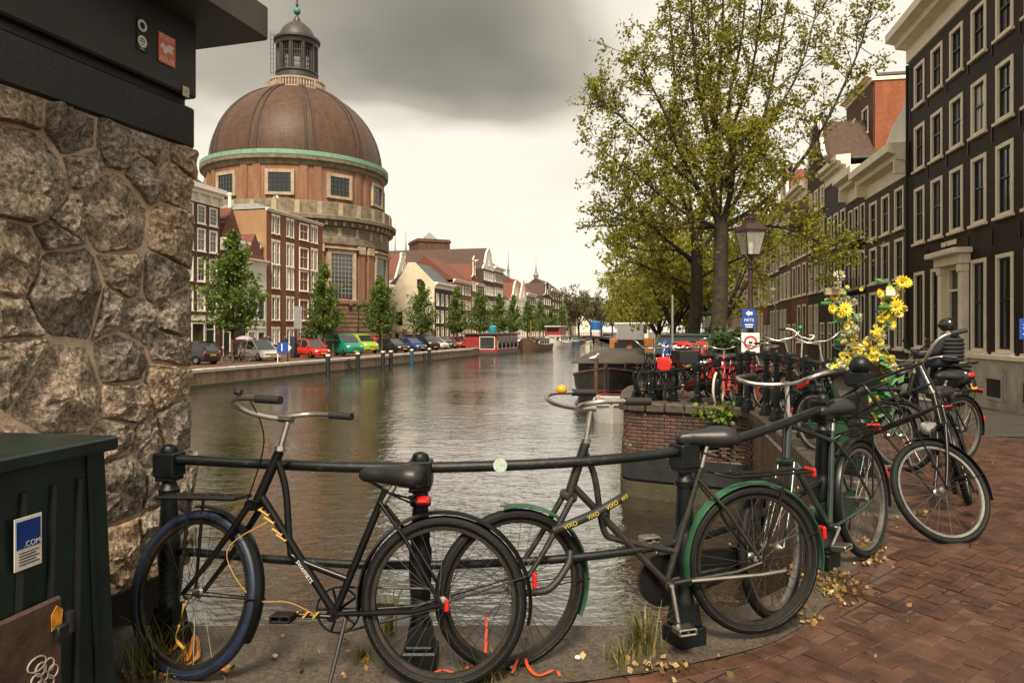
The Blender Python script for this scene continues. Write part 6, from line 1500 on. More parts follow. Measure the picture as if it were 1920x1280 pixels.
for t in (.3, .55, .8): c = ka['bb'] + Vector((.17 * t, .075, .012)); b.tube([c + Vector((-.01, .012, .012)), c + Vector((.01, .012, -.012)), c + Vector((.012, -.012, 0)), c + Vector((-.01, .012, .012))], .004, 5)
b.build('yellow_twine', M_YROPE, A)
MB(ka['SM']).box(ka['stem'] + Vector((.07, .245, .085)), (.035, .035, .03), .008).build('bell', M_GRIP, A)
b = MB(); b.box((-.025, .075, .345), (.018, .012, .05), .006); b.build('hub_light', M_REFL, A)
b = MB(); b.box(ka['sp'] + Vector((-.12, 0, -.10)), (.06, .05, .035), .01); b.build('saddle_light', M_REFL, A)
me = tm('SWAPFIETS', .022, M_STW)
o = ob('frame_lettering', me, A); d = dt; Xv = d; Zv = Vector((0, 1, 0)).cross(Xv) * -1; Yv = Vector((0, -1, 0))
c = hb + dt * .36 + Vector((0, .0178, 0)); Xv = dt; nv = Vector((0, 1, 0)); up = nv.cross(Xv)
o.matrix_local = Matrix(((Xv.x, -nv.x, up.x, c.x), (Xv.y, -nv.y, up.y, c.y), (Xv.z, -nv.z, up.z, c.z), (0, 0, 0, 1)))

# B: green-mudguard bicycle
Bk, kb = bicycle('worn bicycle with bright green mudguards and a yellow-lettered chain lock in the centre', (1.158, 3.38), (.01, 3.10), R(3), R(8), M_GREYFR, 'oma', fend=M_GFEND, rend=M_GFEND, rim=M_RIMRUST, rear_rack=True, chain='case', stand='long', crank=R(-95), bar_h=.035, saddle_h=.03, wire=False, zr=.035, zf=0)
b = MB(); ln = curve([kb['hb'] + Vector((.10, .06, -.15)), kb['hb'] + Vector((.02, .085, -.12)), kb['hb'] + Vector((-.10, .06, -.09)), kb['hb'] + Vector((-.20, .05, -.05)), kb['hb'] + Vector((-.24, .02, -.04))], 8)
b.tube(ln, .019, 10); lk = b.build('chain_lock', M_GRIP, Bk, 60)
mY = mat('lock_lettering', (.55, .45, .04), .5)
for t in (.22, .45, .68, .88):
    i = int(t * (len(ln) - 1)); c = ln[i]; d = (ln[i] - ln[i - 1]).normalized(); nv = Vector((0, 1, 0)); nv = (nv - d * nv.dot(d)).normalized(); Xv = -d; up = nv.cross(Xv); c = c + nv * .0195
    o = ob('lock_lettering', tm('VIXO', .026, mY), lk); Xv = d; up = nv.cross(Xv); o.matrix_local = Matrix(((Xv.x, -nv.x, up.x, c.x), (Xv.y, -nv.y, up.y, c.y), (Xv.z, -nv.z, up.z, c.z), (0, 0, 0, 1)))
b = MB(kb['SM']); b.tube(curve([kb['H'] + Vector((-.02, .06, .0)), kb['H'] + Vector((-.14, .07, .0)), kb['H'] + Vector((-.24, .05, .08)), kb['H'] + Vector((-.27, .02, .13))], 6), .016, 8); b.build('fork_lock', M_GRIP, Bk, 60)
MB(kb['SM']).ell(kb['stem'] + Vector((.03, -.246, .07)), (.028, .028, .024), 12, 8).build('bell', mat('orange_bell', (.6, .28, .02), .4), Bk, 60)
# C: dark green bicycle behind it
Cb, kc = bicycle('dark green bicycle with silver rims, leaning on the railing behind the green-mudguard bicycle', (2.16, 4.34), (1.34, 3.60), R(7), R(5), M_GFRAME, 'bar', fend=None, rend=M_BFRAME, rim=M_ALU, rear_rack=True, chain='case', crank=R(-20), bar='oma', bar_h=.06, saddle_h=.02, zr=.10, zf=.03)
MB(kc['SM']).tube([kc['stem'] + Vector((.06, .09, -.005)), kc['stem'] + Vector((.06, .13, .02))], .021, 8).build('red_ribbon', M_REFL, Cb)
# D: carrier bicycle at the right
Db, kd = bicycle('black carrier bicycle with a front crate rack and round headlamp at the right', (3.60, 5.66), (2.93, 4.62), R(13), R(-47), M_BFRAME, 'oma', fend=M_BFRAME, rend=M_BFRAME, rim=M_ALU, rear_rack=True, front_rack=(.44, .19, .84, True, .30), chain='case', crank=R(-30), bar='wide', bar_h=.10, lamp=True, zr=.10, zf=.10, grip=M_GRIP)
MB().box((-.40, 0, .22), (.012, .12, .20), .01).build('mud_flap', M_TYRE, Db)
# flower bicycle
Eb, ke = bicycle('green bicycle overgrown with yellow and white artificial flowers by the ball-topped post', (3.42, 8.05), (3.78, 6.98), R(3), R(10), mat('leaf_green_enamel', (.02, .10, .03), .4), 'oma', rend=M_BFRAME, fend=M_BFRAME, zr=.1, zf=.1, bar_h=.1)
M_PETY = mat('yellow_petals', (.76, .58, .035), .6, var=.25, vscale=20); M_PETW = mat('white_petals', (.66, .64, .46), .7, var=.2, vscale=20); M_PETP = mat('pale_yellow_petals', (.70, .60, .14), .7, var=.2, vscale=20); M_FEYE = mat('flower_eye', (.34, .17, .015), .8); M_FLEAF = mat('artificial_leaf', (.045, .17, .05), .5, var=.35, vscale=15)
def daisy(rp, n, m, cup=.35):
    b = MB()
    for k in range(n):
        for ring in range(2):
            a = 2 * PI * (k + ring * .5) / n; s_ = 1 - ring * .3; c, q = math.cos(a), math.sin(a); w = rp * .17; z1 = rp * cup * (.5 + ring * .5)
            b.add([(0, 0, 0), (c * rp * .55 * s_ - q * w, q * rp * .55 * s_ + c * w, z1 * .5), (c * rp * s_, q * rp * s_, z1), (c * rp * .55 * s_ + q * w, q * rp * .55 * s_ - c * w, z1 * .5)], [(0, 1, 2, 3)])
    return b.mesh('flower', m, None, False)
def pompon(rp, m):
    b = MB(); r_ = rnd(9)
    for k in range(46):
        v = Vector((r_.gauss(0, 1), r_.gauss(0, 1), abs(r_.gauss(0, 1)) + .1)).normalized(); u = v.cross(Vector((r_.random(), r_.random(), r_.random()))).normalized() * rp * .2
        b.add([v * rp * .3, v * rp * .75 + u, v * rp, v * rp * .75 - u], [(0, 1, 2, 3)])
    return b.mesh('flower', m, None, False)
FL = [daisy(.075, 13, M_PETY), daisy(.055, 12, M_PETP), pompon(.06, M_PETW), pompon(.07, M_PETP), pompon(.045, M_PETW)]
eye = MB().ell((0, 0, .012), (.015, .015, .010), 10, 6).mesh('flower_eye', M_FEYE, 60)
lf = MB().add([(0, 0, 0), (.03, .04, .01), (0, .11, 0), (-.03, .04, .01)], [(0, 1, 2, 3)]).mesh('leaf', M_FLEAF)
rf = rnd(17); EM_inv = (Matrix.Translation(Eb.location) @ Eb.rotation_euler.to_matrix().to_4x4()).inverted()
def bloom(pw, k, sc=1.0):
    n = (Vector((-.35, -1, .25)) + Vector((rf.uniform(-.9, .9), rf.uniform(-.5, .5), rf.uniform(-.7, .7)))).normalized()
    o = ob('flower', FL[k], Eb, EM_inv @ Matrix.Translation(pw) @ n.to_track_quat('Z', 'Y').to_matrix().to_4x4() @ Matrix.Scale(sc, 4))
    if k < 2: ob('flower_eye', eye, o)
def garland(px_pts, d, n, wdt, mixw, leafn):
    cv_ = [P(px, py, d) for px, py in px_pts]; cu = curve(cv_, 6)
    MB(EM_inv).tube(cu, .016, 6).build('garland_stem', M_FLEAF, Eb)
    for i in range(n):
        q = cu[min(len(cu) - 1, int(rf.random() * len(cu)))] + Vector((rf.gauss(0, wdt), rf.gauss(0, wdt * .8), rf.gauss(0, wdt * .5))); bloom(q, rf.choices(range(5), mixw)[0], rf.uniform(.42, .85))
    for i in range(leafn):
        q = cu[min(len(cu) - 1, int(rf.random() * len(cu)))] + Vector((rf.gauss(0, wdt), rf.gauss(0, wdt), rf.gauss(0, wdt * .5)))
        ob('leaf', lf, Eb, EM_inv @ Matrix.Translation(q) @ Euler((rf.uniform(0, 6), rf.uniform(0, 6), rf.uniform(0, 6))).to_matrix().to_4x4() @ Matrix.Scale(rf.uniform(.8, 1.5), 4))
garland([(1588, 690), (1592, 640), (1585, 590), (1580, 545)], 7.35, 70, .055, (2, 2, 4, 3, 5), 26)
garland([(1590, 640), (1600, 600), (1584, 570)], 7.35, 10, .05, (1, 1, 4, 0, 4), 4)
garland([(1575, 685), (1600, 672), (1640, 668), (1672, 690)], 7.25, 76, .055, (1, 2, 2, 6, 3), 22)
garland([(1655, 680), (1640, 640), (1665, 600), (1668, 560), (1685, 535)], 7.3, 66, .05, (4, 4, 1, 3, 1), 24)
garland([(1630, 790), (1642, 740), (1655, 715)], 7.15, 14, .05, (0, 1, 3, 3, 4), 40)
garland([(1660, 780), (1665, 730)], 7.2, 12, .05, (0, 1, 3, 2, 4), 30)
for px, py, k, s_ in ((1692, 528, 0, 1.0), (1573, 516, 2, 1.1), (1700, 530, 0, .8), (1585, 580, 0, 1.1), (1560, 578, 0, .8), (1681, 575, 0, 1.2), (1572, 533, 4, 1.0), (1669, 545, 1, 1.1)): bloom(P(px, py, 7.2), k, s_)
ob('house_number_card', MB().box((0, 0, 0), (.09, .012, .06), .01).mesh('card', M_CREAM), Eb, EM_inv @ Matrix.Translation(P(1670, 549, 7.15)))
ob('wooden_board', MB().box((0, 0, 0), (.16, .05, .07), .006).mesh('wooden_board', mat('pale_board', (.33, .25, .16), .7, var=.2, vscale=10)), Eb, EM_inv @ Matrix.Translation(P(1561, 547, 7.3)))
for px, py in ((1552, 569), (1660, 576)): ob('artificial_bottle', MB().lathe([(.018, -.07), (.02, .03), (.008, .05), (.008, .075)], 10, axis='x').mesh('bottle', mat('bottle_green', (.03, .16, .03), .25)), Eb, EM_inv @ Matrix.Translation(P(px, py, 7.2)))

# F: row of bicycles along the quay railing
def near(px, d, hd, wb=1.08):
    p = P(px, 700, d); a = R(hd); return (p.x - math.cos(a) * wb / 2, p.y - math.sin(a) * wb / 2), (p.x + math.cos(a) * wb / 2, p.y + math.sin(a) * wb / 2)
row = [
 (1208, 15.3, 250, 'black bicycle with a silver handlebar at the far left end of the quay railing', dict(frame=M_BFRAME, rend=M_BFRAME, barm=M_CHROME, steer=R(25), bar='wide')),
 (1238, 14.9, 262, 'silver-framed bicycle next to the far left end of the quay railing', dict(frame=M_SILFR, kind='bar', rend=M_BFRAME, bar='flat', steer=R(-20))),
 (1287, 14.6, 205, 'red rental bicycle with a red front box behind the quay railing', dict(frame=M_REDFR, rend=M_REDFR, fend=M_REDFR, steer=R(15), skirt=M_REDFR)),
 (1330, 14.1, 190, 'dark bicycle carrying a black crate behind the quay railing', dict(frame=M_BFRAME, rend=M_BFRAME, front_rack=(.4, .2, .8, False, .26), sad=M_BROWNS)),
 (1362, 13.7, 238, 'red bicycle with white tyres and a red coat guard behind the quay railing', dict(frame=M_REDFR, rend=M_REDFR, fend=M_REDFR, tyre=mat('cream_tyre', (.5, .45, .36), .7), skirt=M_REDFR)),
 (1428, 13.2, 300, 'orange-framed bicycle standing behind the lantern post', dict(frame=M_ORFR, fend=M_BFRAME, kind='mixte', steer=R(20), bar_h=.05)),
 (1470, 11.9, 285, 'bicycle with a green bell and long chrome handlebar behind the quay railing', dict(frame=M_GFRAME, rend=M_BFRAME, bar='wide', bar_h=.18, steer=R(-30))),
 (1500, 11.0, 270, 'black bicycle with a white bent handlebar behind the quay railing', dict(frame=M_BFRAME, rend=M_BFRAME, bar='wide', bar_h=.2, steer=R(35), barm=M_SWHITE)),
 (1545, 9.9, 262, 'dark bicycle with a wide chrome handlebar just left of the flowers', dict(frame=M_BFRAME, rend=M_BFRAME, bar='wide', bar_h=.16, steer=R(-15))),
 (1222, 14.95, 255, 'black bicycle squeezed between the first two at the far end of the quay railing', dict(frame=M_BFRAME, rend=M_BFRAME, bar='oma', steer=R(-35), fend=M_BFRAME)),
 (1258, 14.85, 240, 'grey bicycle left of the red rental bicycle', dict(frame=M_SILFR, rend=M_BFRAME, fend=M_BFRAME, bar='wide', steer=R(10), kind='mixte')),
 (1310, 14.5, 225, 'black bicycle right of the red rental bicycle', dict(frame=M_BFRAME, rend=M_BFRAME, fend=M_BFRAME, bar='wide', steer=R(-25), bar_h=.08)),
 (1398, 13.5, 260, 'black bicycle between the red and the orange bicycles', dict(frame=M_BFRAME, rend=M_BFRAME, bar='wide', steer=R(30), bar_h=.08)),
 (1735, 7.2, 205, 'black bicycle standing behind the carrier bicycle', dict(frame=M_BFRAME, rend=M_BFRAME, bar='flat', steer=R(-10), fend=M_BFRAME)),
]
QB = []
for i, (px, d, hd, lab, k) in enumerate(row):
    rr_, ff_ = near(px, d, hd); z = .06 if d > 12.9 else .10
    o, kk = bicycle(lab, rr_, ff_, R(-4 + (i * 37) % 9), k.pop('steer', 0), group='bicycles parked along the quay railing', zr=z, zf=z, wire=False, **k); QB.append((o, kk))
o, kk = QB[2]; bxm = MB(kk['SM']); bxm.box(kk['H'] + Vector((.02, 0, .40)), (.26, .32, .27), .02); fb = bxm.build('front_box', M_BREDPLATE, o)
MB(kk['SM']).box(kk['H'] + Vector((.02, .162, .48)), (.2, .004, .03)).build('box_lettering', M_SWHITE, fb); MB(kk['SM']).lathe([(0, -.002), (.03, -.002), (.03, .002), (0, .002)], 14, kk['H'] + Vector((.02, .163, .40)), 'y').build('box_emblem', M_SWHITE, fb)
o, kk = QB[3]; MB().box(kk['H'] + Vector((-.02, 0, .56)), (.40, .44, .26), .02).build('crate', mat('black_plastic_crate', (.012, .013, .016), .5), o)
o, kk = QB[6]; MB(kk['SM']).ell(kk['stem'] + Vector((-.03, .28, .12)), .045, 12, 8).build('bell', mat('green_bell', (.01, .16, .06), .35), o, 60)
o, kk = QB[4]; MB(kk['SM']).ell(kk['hb'] + Vector((.12, 0, .06)), (.05, .05, .05), 10, 8).build('headlamp', M_SWHITE, o, 60)
# two far bicycles by the nearest young tree
for i, (px, lab) in enumerate(((413, 'small dark bicycle against the nearest young tree across the canal'), (447, 'small dark bicycle between the young tree and the white car'))):
    p = lat(px, -30.0); bicycle(lab, (p.x - .5, p.y - .2), (p.x + .55, p.y), 0, .2, rend=M_BFRAME, zr=Z_Q, zf=Z_Q, wire=False, group='bicycles across the canal')
# ================================================================ CARS ACROSS THE CANAL
M_CGLASS = mat('car_glass', (.020, .024, .026), .06, spec=.7, coat=.3)
M_PLATE = mat('yellow_number_plate', (.62, .30, .02), .4); M_CHL = mat('headlight_lens', (.62, .62, .58), .12, coat=.5); M_CTRIM = mat('black_car_trim', (.010, .010, .011), .5); M_TAIL = mat('tail_light_red', (.40, .01, .01), .25, coat=.4)
CARW = (MB().lathe([(.18, -.09), (.29, -.09), (.31, -.05), (.31, .05), (.29, .09), (.18, .09)], 20, axis='y', cap=False).mesh('wheel', M_TYRE, 40), MB().lathe([(0, -.07), (.17, -.075), (.185, -.06), (.185, .06), (.17, .075), (0, .07)], 16, axis='y').mesh('rim', M_ALU, 30))
def paint(n, c): return mat('car_paint_' + n, c, .3, var=.06, vscale=2, coat=.6)
def car_wheels(root, L, W, xf, xr):
    for x in (xf, xr):
        for s_ in (-1, 1):
            o = ob('wheel', CARW[0], root, Matrix.Translation((x, s_ * (W / 2 - .10), .31))); ob('rim', CARW[1], o)
def car(label, px, d, hd, col, L=3.7, W=1.66, H=1.48, belt=.88, hood=.98, group='cars parked on the left quay', van=False, name='parked_car'):
    p = P(px, 660, d); root = empty(name, (p.x, p.y, Z_Q), math.atan2(hd[1], hd[0]), label, 'van' if van else 'car', group); hw = W / 2
    def ring(x, w, zb, zt, fl=.90):
        a = [(w * .80, zb), (w * .96, zb + .08), (w, zb + .28), (w * .99, zb + (zt - zb) * .72), (w * fl, zt - .02), (w * fl * .6, zt)]
        return [(x, y, z) for y, z in a] + [(x, -y, z) for y, z in a[::-1]]
    b = MB()
    if not van:
        st = [(-L / 2, .78, .34, belt * .86), (-L / 2 + .06, .90, .24, belt * .97), (-L / 2 + .35, .97, .20, belt + .02), (-L * .22, 1, .19, belt), (L * .08, 1, .19, belt - .02), (L * .20, 1, .19, belt - .01), (L / 2 - .42, .97, .20, belt - .12), (L / 2 - .12, .88, .21, belt - .24), (L / 2, .72, .28, belt - .36)]
        b.loft([ring(x, hw * w, zb, zt) for x, w, zb, zt in st]); b.build('body', col, root, 50)
        x0, x1, x2, x3 = -L / 2 + .10, -L / 2 + .52, L * .02, L * .26; wr = hw * .72; wb = hw * .89
        g = MB(); g.add([(x0, -wb, belt - .02), (x3, -wb, belt - .03), (x3, wb, belt - .03), (x0, wb, belt - .02), (x1, -wr, H - .03), (x2, -wr, H - .03), (x2, wr, H - .03), (x1, wr, H - .03)], [(0, 1, 5, 4), (1, 2, 6, 5), (2, 3, 7, 6), (3, 0, 4, 7)]); g.build('windows', M_CGLASS, root)
        r_ = MB(); r_.loft([[(x, y, z) for y, z in ((-wr * 1.03, H - .05), (-wr * .9, H - .005), (0, H + .015), (wr * .9, H - .005), (wr * 1.03, H - .05))] for x in (x1 - .05, x1 + .2, (x1 + x2) / 2, x2 - .1, x2 + .04)], True, True); roof = r_.build('roof', col, root, 50)
        for s_ in (-1, 1):
            xm = (x1 + x2) / 2
            for (xa, xb, q) in ((x0, x1, .045), (x3, x2, .045), (xm, xm, .035)): MB().tube([(xa, s_ * (wb + .003), belt - .03), (xb, s_ * (wr + .003), H - .03)], q, 5).build('pillar', col, root)
    else:
        st = [(-L / 2, .93, .30, H - .1), (-L / 2 + .08, .98, .25, H - .02), (0, 1, .22, H), (L * .12, 1, .22, H - .02), (L * .20, 1, .22, H - .12), (L * .355, .99, .22, 1.14), (L / 2 - .14, .94, .24, .98), (L / 2, .84, .30, .72)]
        b.loft([ring(x, hw * w, zb, zt, .86 if zt > 1.3 else .92) for x, w, zb, zt in st]); b.build('body', col, root, 50)
        xa, xb = L * .345, L * .205; g = MB(); g.add([(xa + .03, -hw * .86, 1.20), (xa + .03, hw * .86, 1.20), (xb + .04, hw * .76, H - .14), (xb + .04, -hw * .76, H - .14)], [(0, 1, 2, 3)])
        for s_ in (-1, 1): y = s_ * hw * 1.005; g.add([(L * .08, y, 1.12), (L * .31, y, 1.12), (L * .2, y * .955, H - .32), (L * .08, y * .955, H - .28)], [(0, 1, 2, 3)])
        g.build('windows', M_CGLASS, root, None, False)
        belt = .98
    xf = L / 2
    for s_ in (-1, 1):
        MB().ell((xf - .16, s_ * hw * .68, belt - .32 if not van else .84), (.13, .17, .085), 12, 8).build('headlight', M_CHL, root, 60)
        MB().ell((-L / 2 + .07, s_ * hw * .76, belt - .12), (.06, .10, .14), 10, 6).build('tail_light', M_TAIL, root, 60)
        MB().ell((L * .22, s_ * (hw + .09), belt + .06), (.07, .09, .065), 10, 6).build('wing_mirror', col if not van else M_CTRIM, root, 60)
    MB().box((xf - .035, 0, belt - .40 if not van else .68), (.07, hw * .92, .12), .03).build('grille', M_CTRIM, root, 40)
    MB().box((xf - .055, 0, .36), (.14, hw * 1.5, .17), .05).build('front_bumper', M_CTRIM if van else col, root, 40)
    MB().box((xf + .022, 0, .40), (.012, .50, .11)).build('number_plate', M_PLATE, root)
    MB().box((-L / 2 - .006, 0, .62), (.012, .50, .11)).build('number_plate', M_PLATE, root)
    if not van: MB().box((xf - .01, 0, .52), (.03, .12, .05), .01).build('badge', M_CHROME, root)
    car_wheels(root, L, W, L / 2 - .72, -L / 2 + .66)
    return root
hA = (.756, -.655)
car('black hatchback seen from behind at the left end of the quay', 358, 46.8, (-.93, .36), paint('black', (.010, .010, .011)))
car('white hatchback with a yellow plate by the nearest young tree', 487, 52.5, hA, paint('white', (.62, .62, .60)))
car('small bright red city car left of the teal van', 585, 58.5, hA, paint('red', (.50, .022, .012)), 3.3, 1.62, 1.52)
car('teal green delivery van beside the red city car', 638, 64, hA, paint('teal', (.005, .17, .115)), 4.6, 1.9, 1.96, van=True)
car('lime green delivery van right of the teal van', 671, 71.5, hA, paint('lime', (.24, .36, .03)), 4.6, 1.9, 1.92, van=True)
for px, d, col, n, lab, k in [(737, 73.5, (.02, .021, .023), 'charcoal', 'charcoal hatchback in front of the church corner', {}), (771, 79, (.02, .055, .20), 'blue', 'blue hatchback between two dark cars', {}), (792, 83, (.012, .012, .013), 'black2', 'black people carrier behind the blue hatchback', dict(H=1.85, van=True, L=4.4, W=1.85)), (816, 87.5, (.60, .59, .55), 'cream', 'white hatchback in the middle of the parked row', {}), (834, 92, (.03, .035, .035), 'grey', 'dark grey car right of the white hatchback in the row', {}), (852, 96, (.33, .03, .025), 'darkred', 'dark red car in the far part of the parked row', {}), (870, 100, (.035, .03, .03), 'brown', 'brown-black car beside the farthest red car', {}), (886, 104.5, (.46, .06, .06), 'coral', 'coral red car at the end of the parked row beside the red houseboat', {}), (918, 112, (.6, .6, .58), 'white3', 'white car partly hidden behind the red houseboat', {}), (964, 128, (.55, .55, .52), 'white4', 'far white car above the brown barge', {})]:
    car(lab, px, d, hA, paint(n, col), **k)

# ================================================================ PEOPLE
def skin_body(name, J, E, mats, cut, sub=1):
    me = bpy.data.meshes.new(name); me.from_pydata([j[0] for j in J], E, []); o = bpy.data.objects.new(name, me); COL.objects.link(o)
    m = o.modifiers.new('s', 'SKIN'); me.skin_vertices[0].data[0].use_root = True
    for i, j in enumerate(J): r = j[1]; me.skin_vertices[0].data[i].radius = r if isinstance(r, tuple) else (r, r)
    s_ = o.modifiers.new('d', 'SUBSURF'); s_.levels = sub; s_.render_levels = sub
    dg = bpy.context.evaluated_depsgraph_get(); dg.update(); out = bpy.data.meshes.new_from_object(o.evaluated_get(dg)); bpy.data.objects.remove(o)
    out.materials.clear()
    for q in mats: out.materials.append(q)
    for p in out.polygons: p.use_smooth = True; p.material_index = cut(p.center)
    return out
M_SKIN = mat('skin', (.42, .24, .16), .6); M_HAIRD = mat('dark_hair', (.02, .014, .01), .6); M_BLKCLOTH = mat('black_cloth', (.012, .012, .014), .8, bump=.003, bscale=40); M_NAVY = mat('navy_cloth', (.015, .022, .045), .8); M_GREYCL = mat('grey_cloth', (.16, .16, .17), .8); M_REDCL = mat('red_cloth', (.45, .02, .03), .8)
def walker(up, lo, hair=None):
    J = [((0, 0, .95), (.13, .11)), ((0, 0, 1.18), (.13, .10)), ((0, 0, 1.40), (.17, .11)), ((0, 0, 1.52), .055), ((.02, 0, 1.60), .075), ((.02, 0, 1.72), .085),
         ((0, .19, 1.42), .06), ((.03, .24, 1.16), .048), ((.14, .22, .95), .036), ((.18, .215, .87), .035), ((0, -.19, 1.42), .06), ((-.04, -.24, 1.16), .048), ((.02, -.23, .93), .036), ((.04, -.23, .85), .035),
         ((.0, .09, .90), .09), ((.10, .10, .50), .062), ((.02, .10, .10), .045), ((.13, .10, .04), .04), ((0, -.09, .90), .09), ((-.06, -.10, .50), .062), ((-.22, -.10, .12), .045), ((-.12, -.10, .04), .04)]
    E = [(0, 1), (1, 2), (2, 3), (3, 4), (4, 5), (2, 6), (6, 7), (7, 8), (8, 9), (2, 10), (10, 11), (11, 12), (12, 13), (0, 14), (14, 15), (15, 16), (16, 17), (0, 18), (18, 19), (19, 20), (20, 21)]
    def cut(c):
        if c.z > 1.53: return 3 if (c.z > 1.70 or c.x < -.01) else 2
        if c.z < .92 and abs(c.y) > .19 and c.z > .8: return 2
        return 0 if c.z > .88 else 1
    return skin_body('person', J, E, [up, lo, M_SKIN, hair or M_HAIRD], cut)
def umbrella(label, px, py, d, col, r=.55):
    p = P(px, py, d); o = empty('umbrella', (p.x, p.y, p.z), 0, label, 'umbrella')
    b = MB(); b.lathe([(r, -.22), (r * .92, -.12), (r * .65, -.02), (r * .3, .05), (.01, .07)], 8, cap=False); b.lathe([(r * .99, -.225), (r * .9, -.13), (r * .64, -.03), (.01, .06)], 8, cap=False); b.build('canopy', col, o, 30); MB().tube([(0, 0, .12), (0, 0, -.85)], .012, 6).build('shaft', M_IRON, o)
W1, W2, W3 = walker(M_NAVY, M_BLKCLOTH), walker(M_GREYCL, M_NAVY), walker(M_REDCL, M_NAVY)
def put_person(me, px, d, hd, label, z=None, s=1.0):
    p = P(px, 660, d); o = tag(ob('person', me), label, 'person', None); o.location = (p.x, p.y, Z_Q if z is None else z); o.rotation_euler = (0, 0, hd); o.scale = (s, s, s)
put_person(W1, 535, 68, 2.5, 'person in dark clothes walking by the lantern across the canal'); put_person(W2, 503, 64, .3, 'person in grey top walking under a black umbrella behind the white car'); put_person(W1, 478, 62, .2, 'person in dark clothes walking behind the white car'); put_person(W3, 702, 80, 2.0, 'person in a red jacket beside the lime van'); put_person(W1, 694, 81, 1.4, 'person in dark clothes next to the one in red'); put_person(W2, 457, 60, .6, 'person under the lilac umbrella behind the white car')
umbrella('lilac umbrella behind the white car across the canal', 458, 631, 60, mat('lilac_cloth', (.36, .27, .33), .7), .75); umbrella('black umbrella behind the white car across the canal', 497, 633, 63.5, M_BLKCLOTH, .65)

# ================================================================ SCOOTER AND RIDER
sr = Vector((8.55, 13.85)); hd = Vector((-.40, .917)).normalized(); sz_ = gz(8.55, 13.85)
sco = empty('motor_scooter', (sr.x, sr.y, sz_), math.atan2(hd.y, hd.x), 'black motor scooter with red tail light and orange plate beside the black house', 'scooter')
M_SCB = mat('scooter_black', (.010, .010, .011), .25, coat=.5)
def sring(x, w, z0, z1): return [(x, w * math.copysign(abs(math.cos(a)) ** .7, math.cos(a)), (z0 + z1) / 2 + (z1 - z0) / 2 * math.copysign(abs(math.sin(a)) ** .7, math.sin(a))) for a in [2 * PI * k / 12 for k in range(12)]]
b = MB(); b.loft([sring(-.30, .09, .52, .66), sring(-.22, .15, .44, .72), sring(0, .19, .34, .76), sring(.25, .18, .30, .74), sring(.42, .14, .28, .60), sring(.5, .16, .24, .36)]); b.build('rear_body', M_SCB, sco, 60)
b = MB(); b.loft([sring(.40, .17, .20, .30), sring(.8, .17, .20, .30)]); b.build('footboard', M_SCB, sco, 50)
b = MB(); b.loft([[(x + (.02 if z > .9 else 0), y, z) for x, y in ((.78, -w), (.86, -w * .6), (.88, 0), (.86, w * .6), (.78, w), (.80, 0))] for z, w in ((.26, .18), (.5, .21), (.8, .19), (.98, .12))]); b.build('leg_shield', M_SCB, sco, 50)
b = MB(); b.tube([(.86, 0, .95), (.84, 0, 1.05)], .05, 8); b.tube([(.80, -.32, 1.07), (.86, -.1, 1.06), (.86, .1, 1.06), (.80, .32, 1.07)], .016, 8); b.build('handlebar', M_SCB, sco, 50)
for s_ in (-1, 1): b = MB(); b.tube([(.82, .24 * s_, 1.08), (.86, .32 * s_, 1.24)], .008, 6); b.ell((.86, .33 * s_, 1.27), (.02, .065, .045), 12, 8); b.build('mirror', M_SCB, sco, 60)
b = MB(); b.loft([sring(-.24, .10, .74, .80), sring(-.1, .15, .75, .83), sring(.2, .13, .74, .81), sring(.38, .08, .72, .76)]); b.build('seat', M_SADDLE, sco, 60)
for x in (0.0, 1.05):
    w = MB(); w.tube([(x + .19 * math.cos(2 * PI * i / 28), 0, .235 + .19 * math.sin(2 * PI * i / 28)) for i in range(28)], .05, 10, closed=True); wo = w.build('wheel', M_TYRE, sco, 60); MB().lathe([(0, -.05), (.14, -.04), (.15, 0), (.14, .04), (0, .05)], 14, (x, 0, .235), 'y').build('rim', M_ALU, wo, 40)
MB().tube([(.88, 0, .6), (1.05, 0, .24)], .03, 8).build('front_fork', M_ALU, sco); b = MB(); guard(b, (1.05, .235), .265, R(20), R(160), .06); b.build('front_mudguard', M_SCB, sco, 50)
b = MB(); b.ell((-.295, 0, .62), (.03, .095, .055), 14, 8); b.build('tail_light', mat('scooter_tail', (.65, .03, .02), .2, coat=.5), sco, 60)
MB().box((-.345, 0, .40), (.012, .16, .14), .01, Matrix.Rotation(R(18), 3, 'Y')).build('number_plate', mat('orange_plate', (.70, .27, .02), .4), sco); MB().box((-.30, 0, .46), (.12, .12, .14), .02, Matrix.Rotation(R(18), 3, 'Y')).build('plate_holder', M_SCB, sco)
MB().tube([(.30, -.17, .26), (0, -.19, .28), (-.28, -.20, .34)], [.03, .045, .045], 10).build('exhaust', M_ALU, sco, 50)
b = MB(); b.tube([(-.22, .12, .82), (-.36, .10, .86), (-.36, -.10, .86), (-.22, -.12, .82)], .014, 8); b.build('grab_rail', M_SCB, sco)
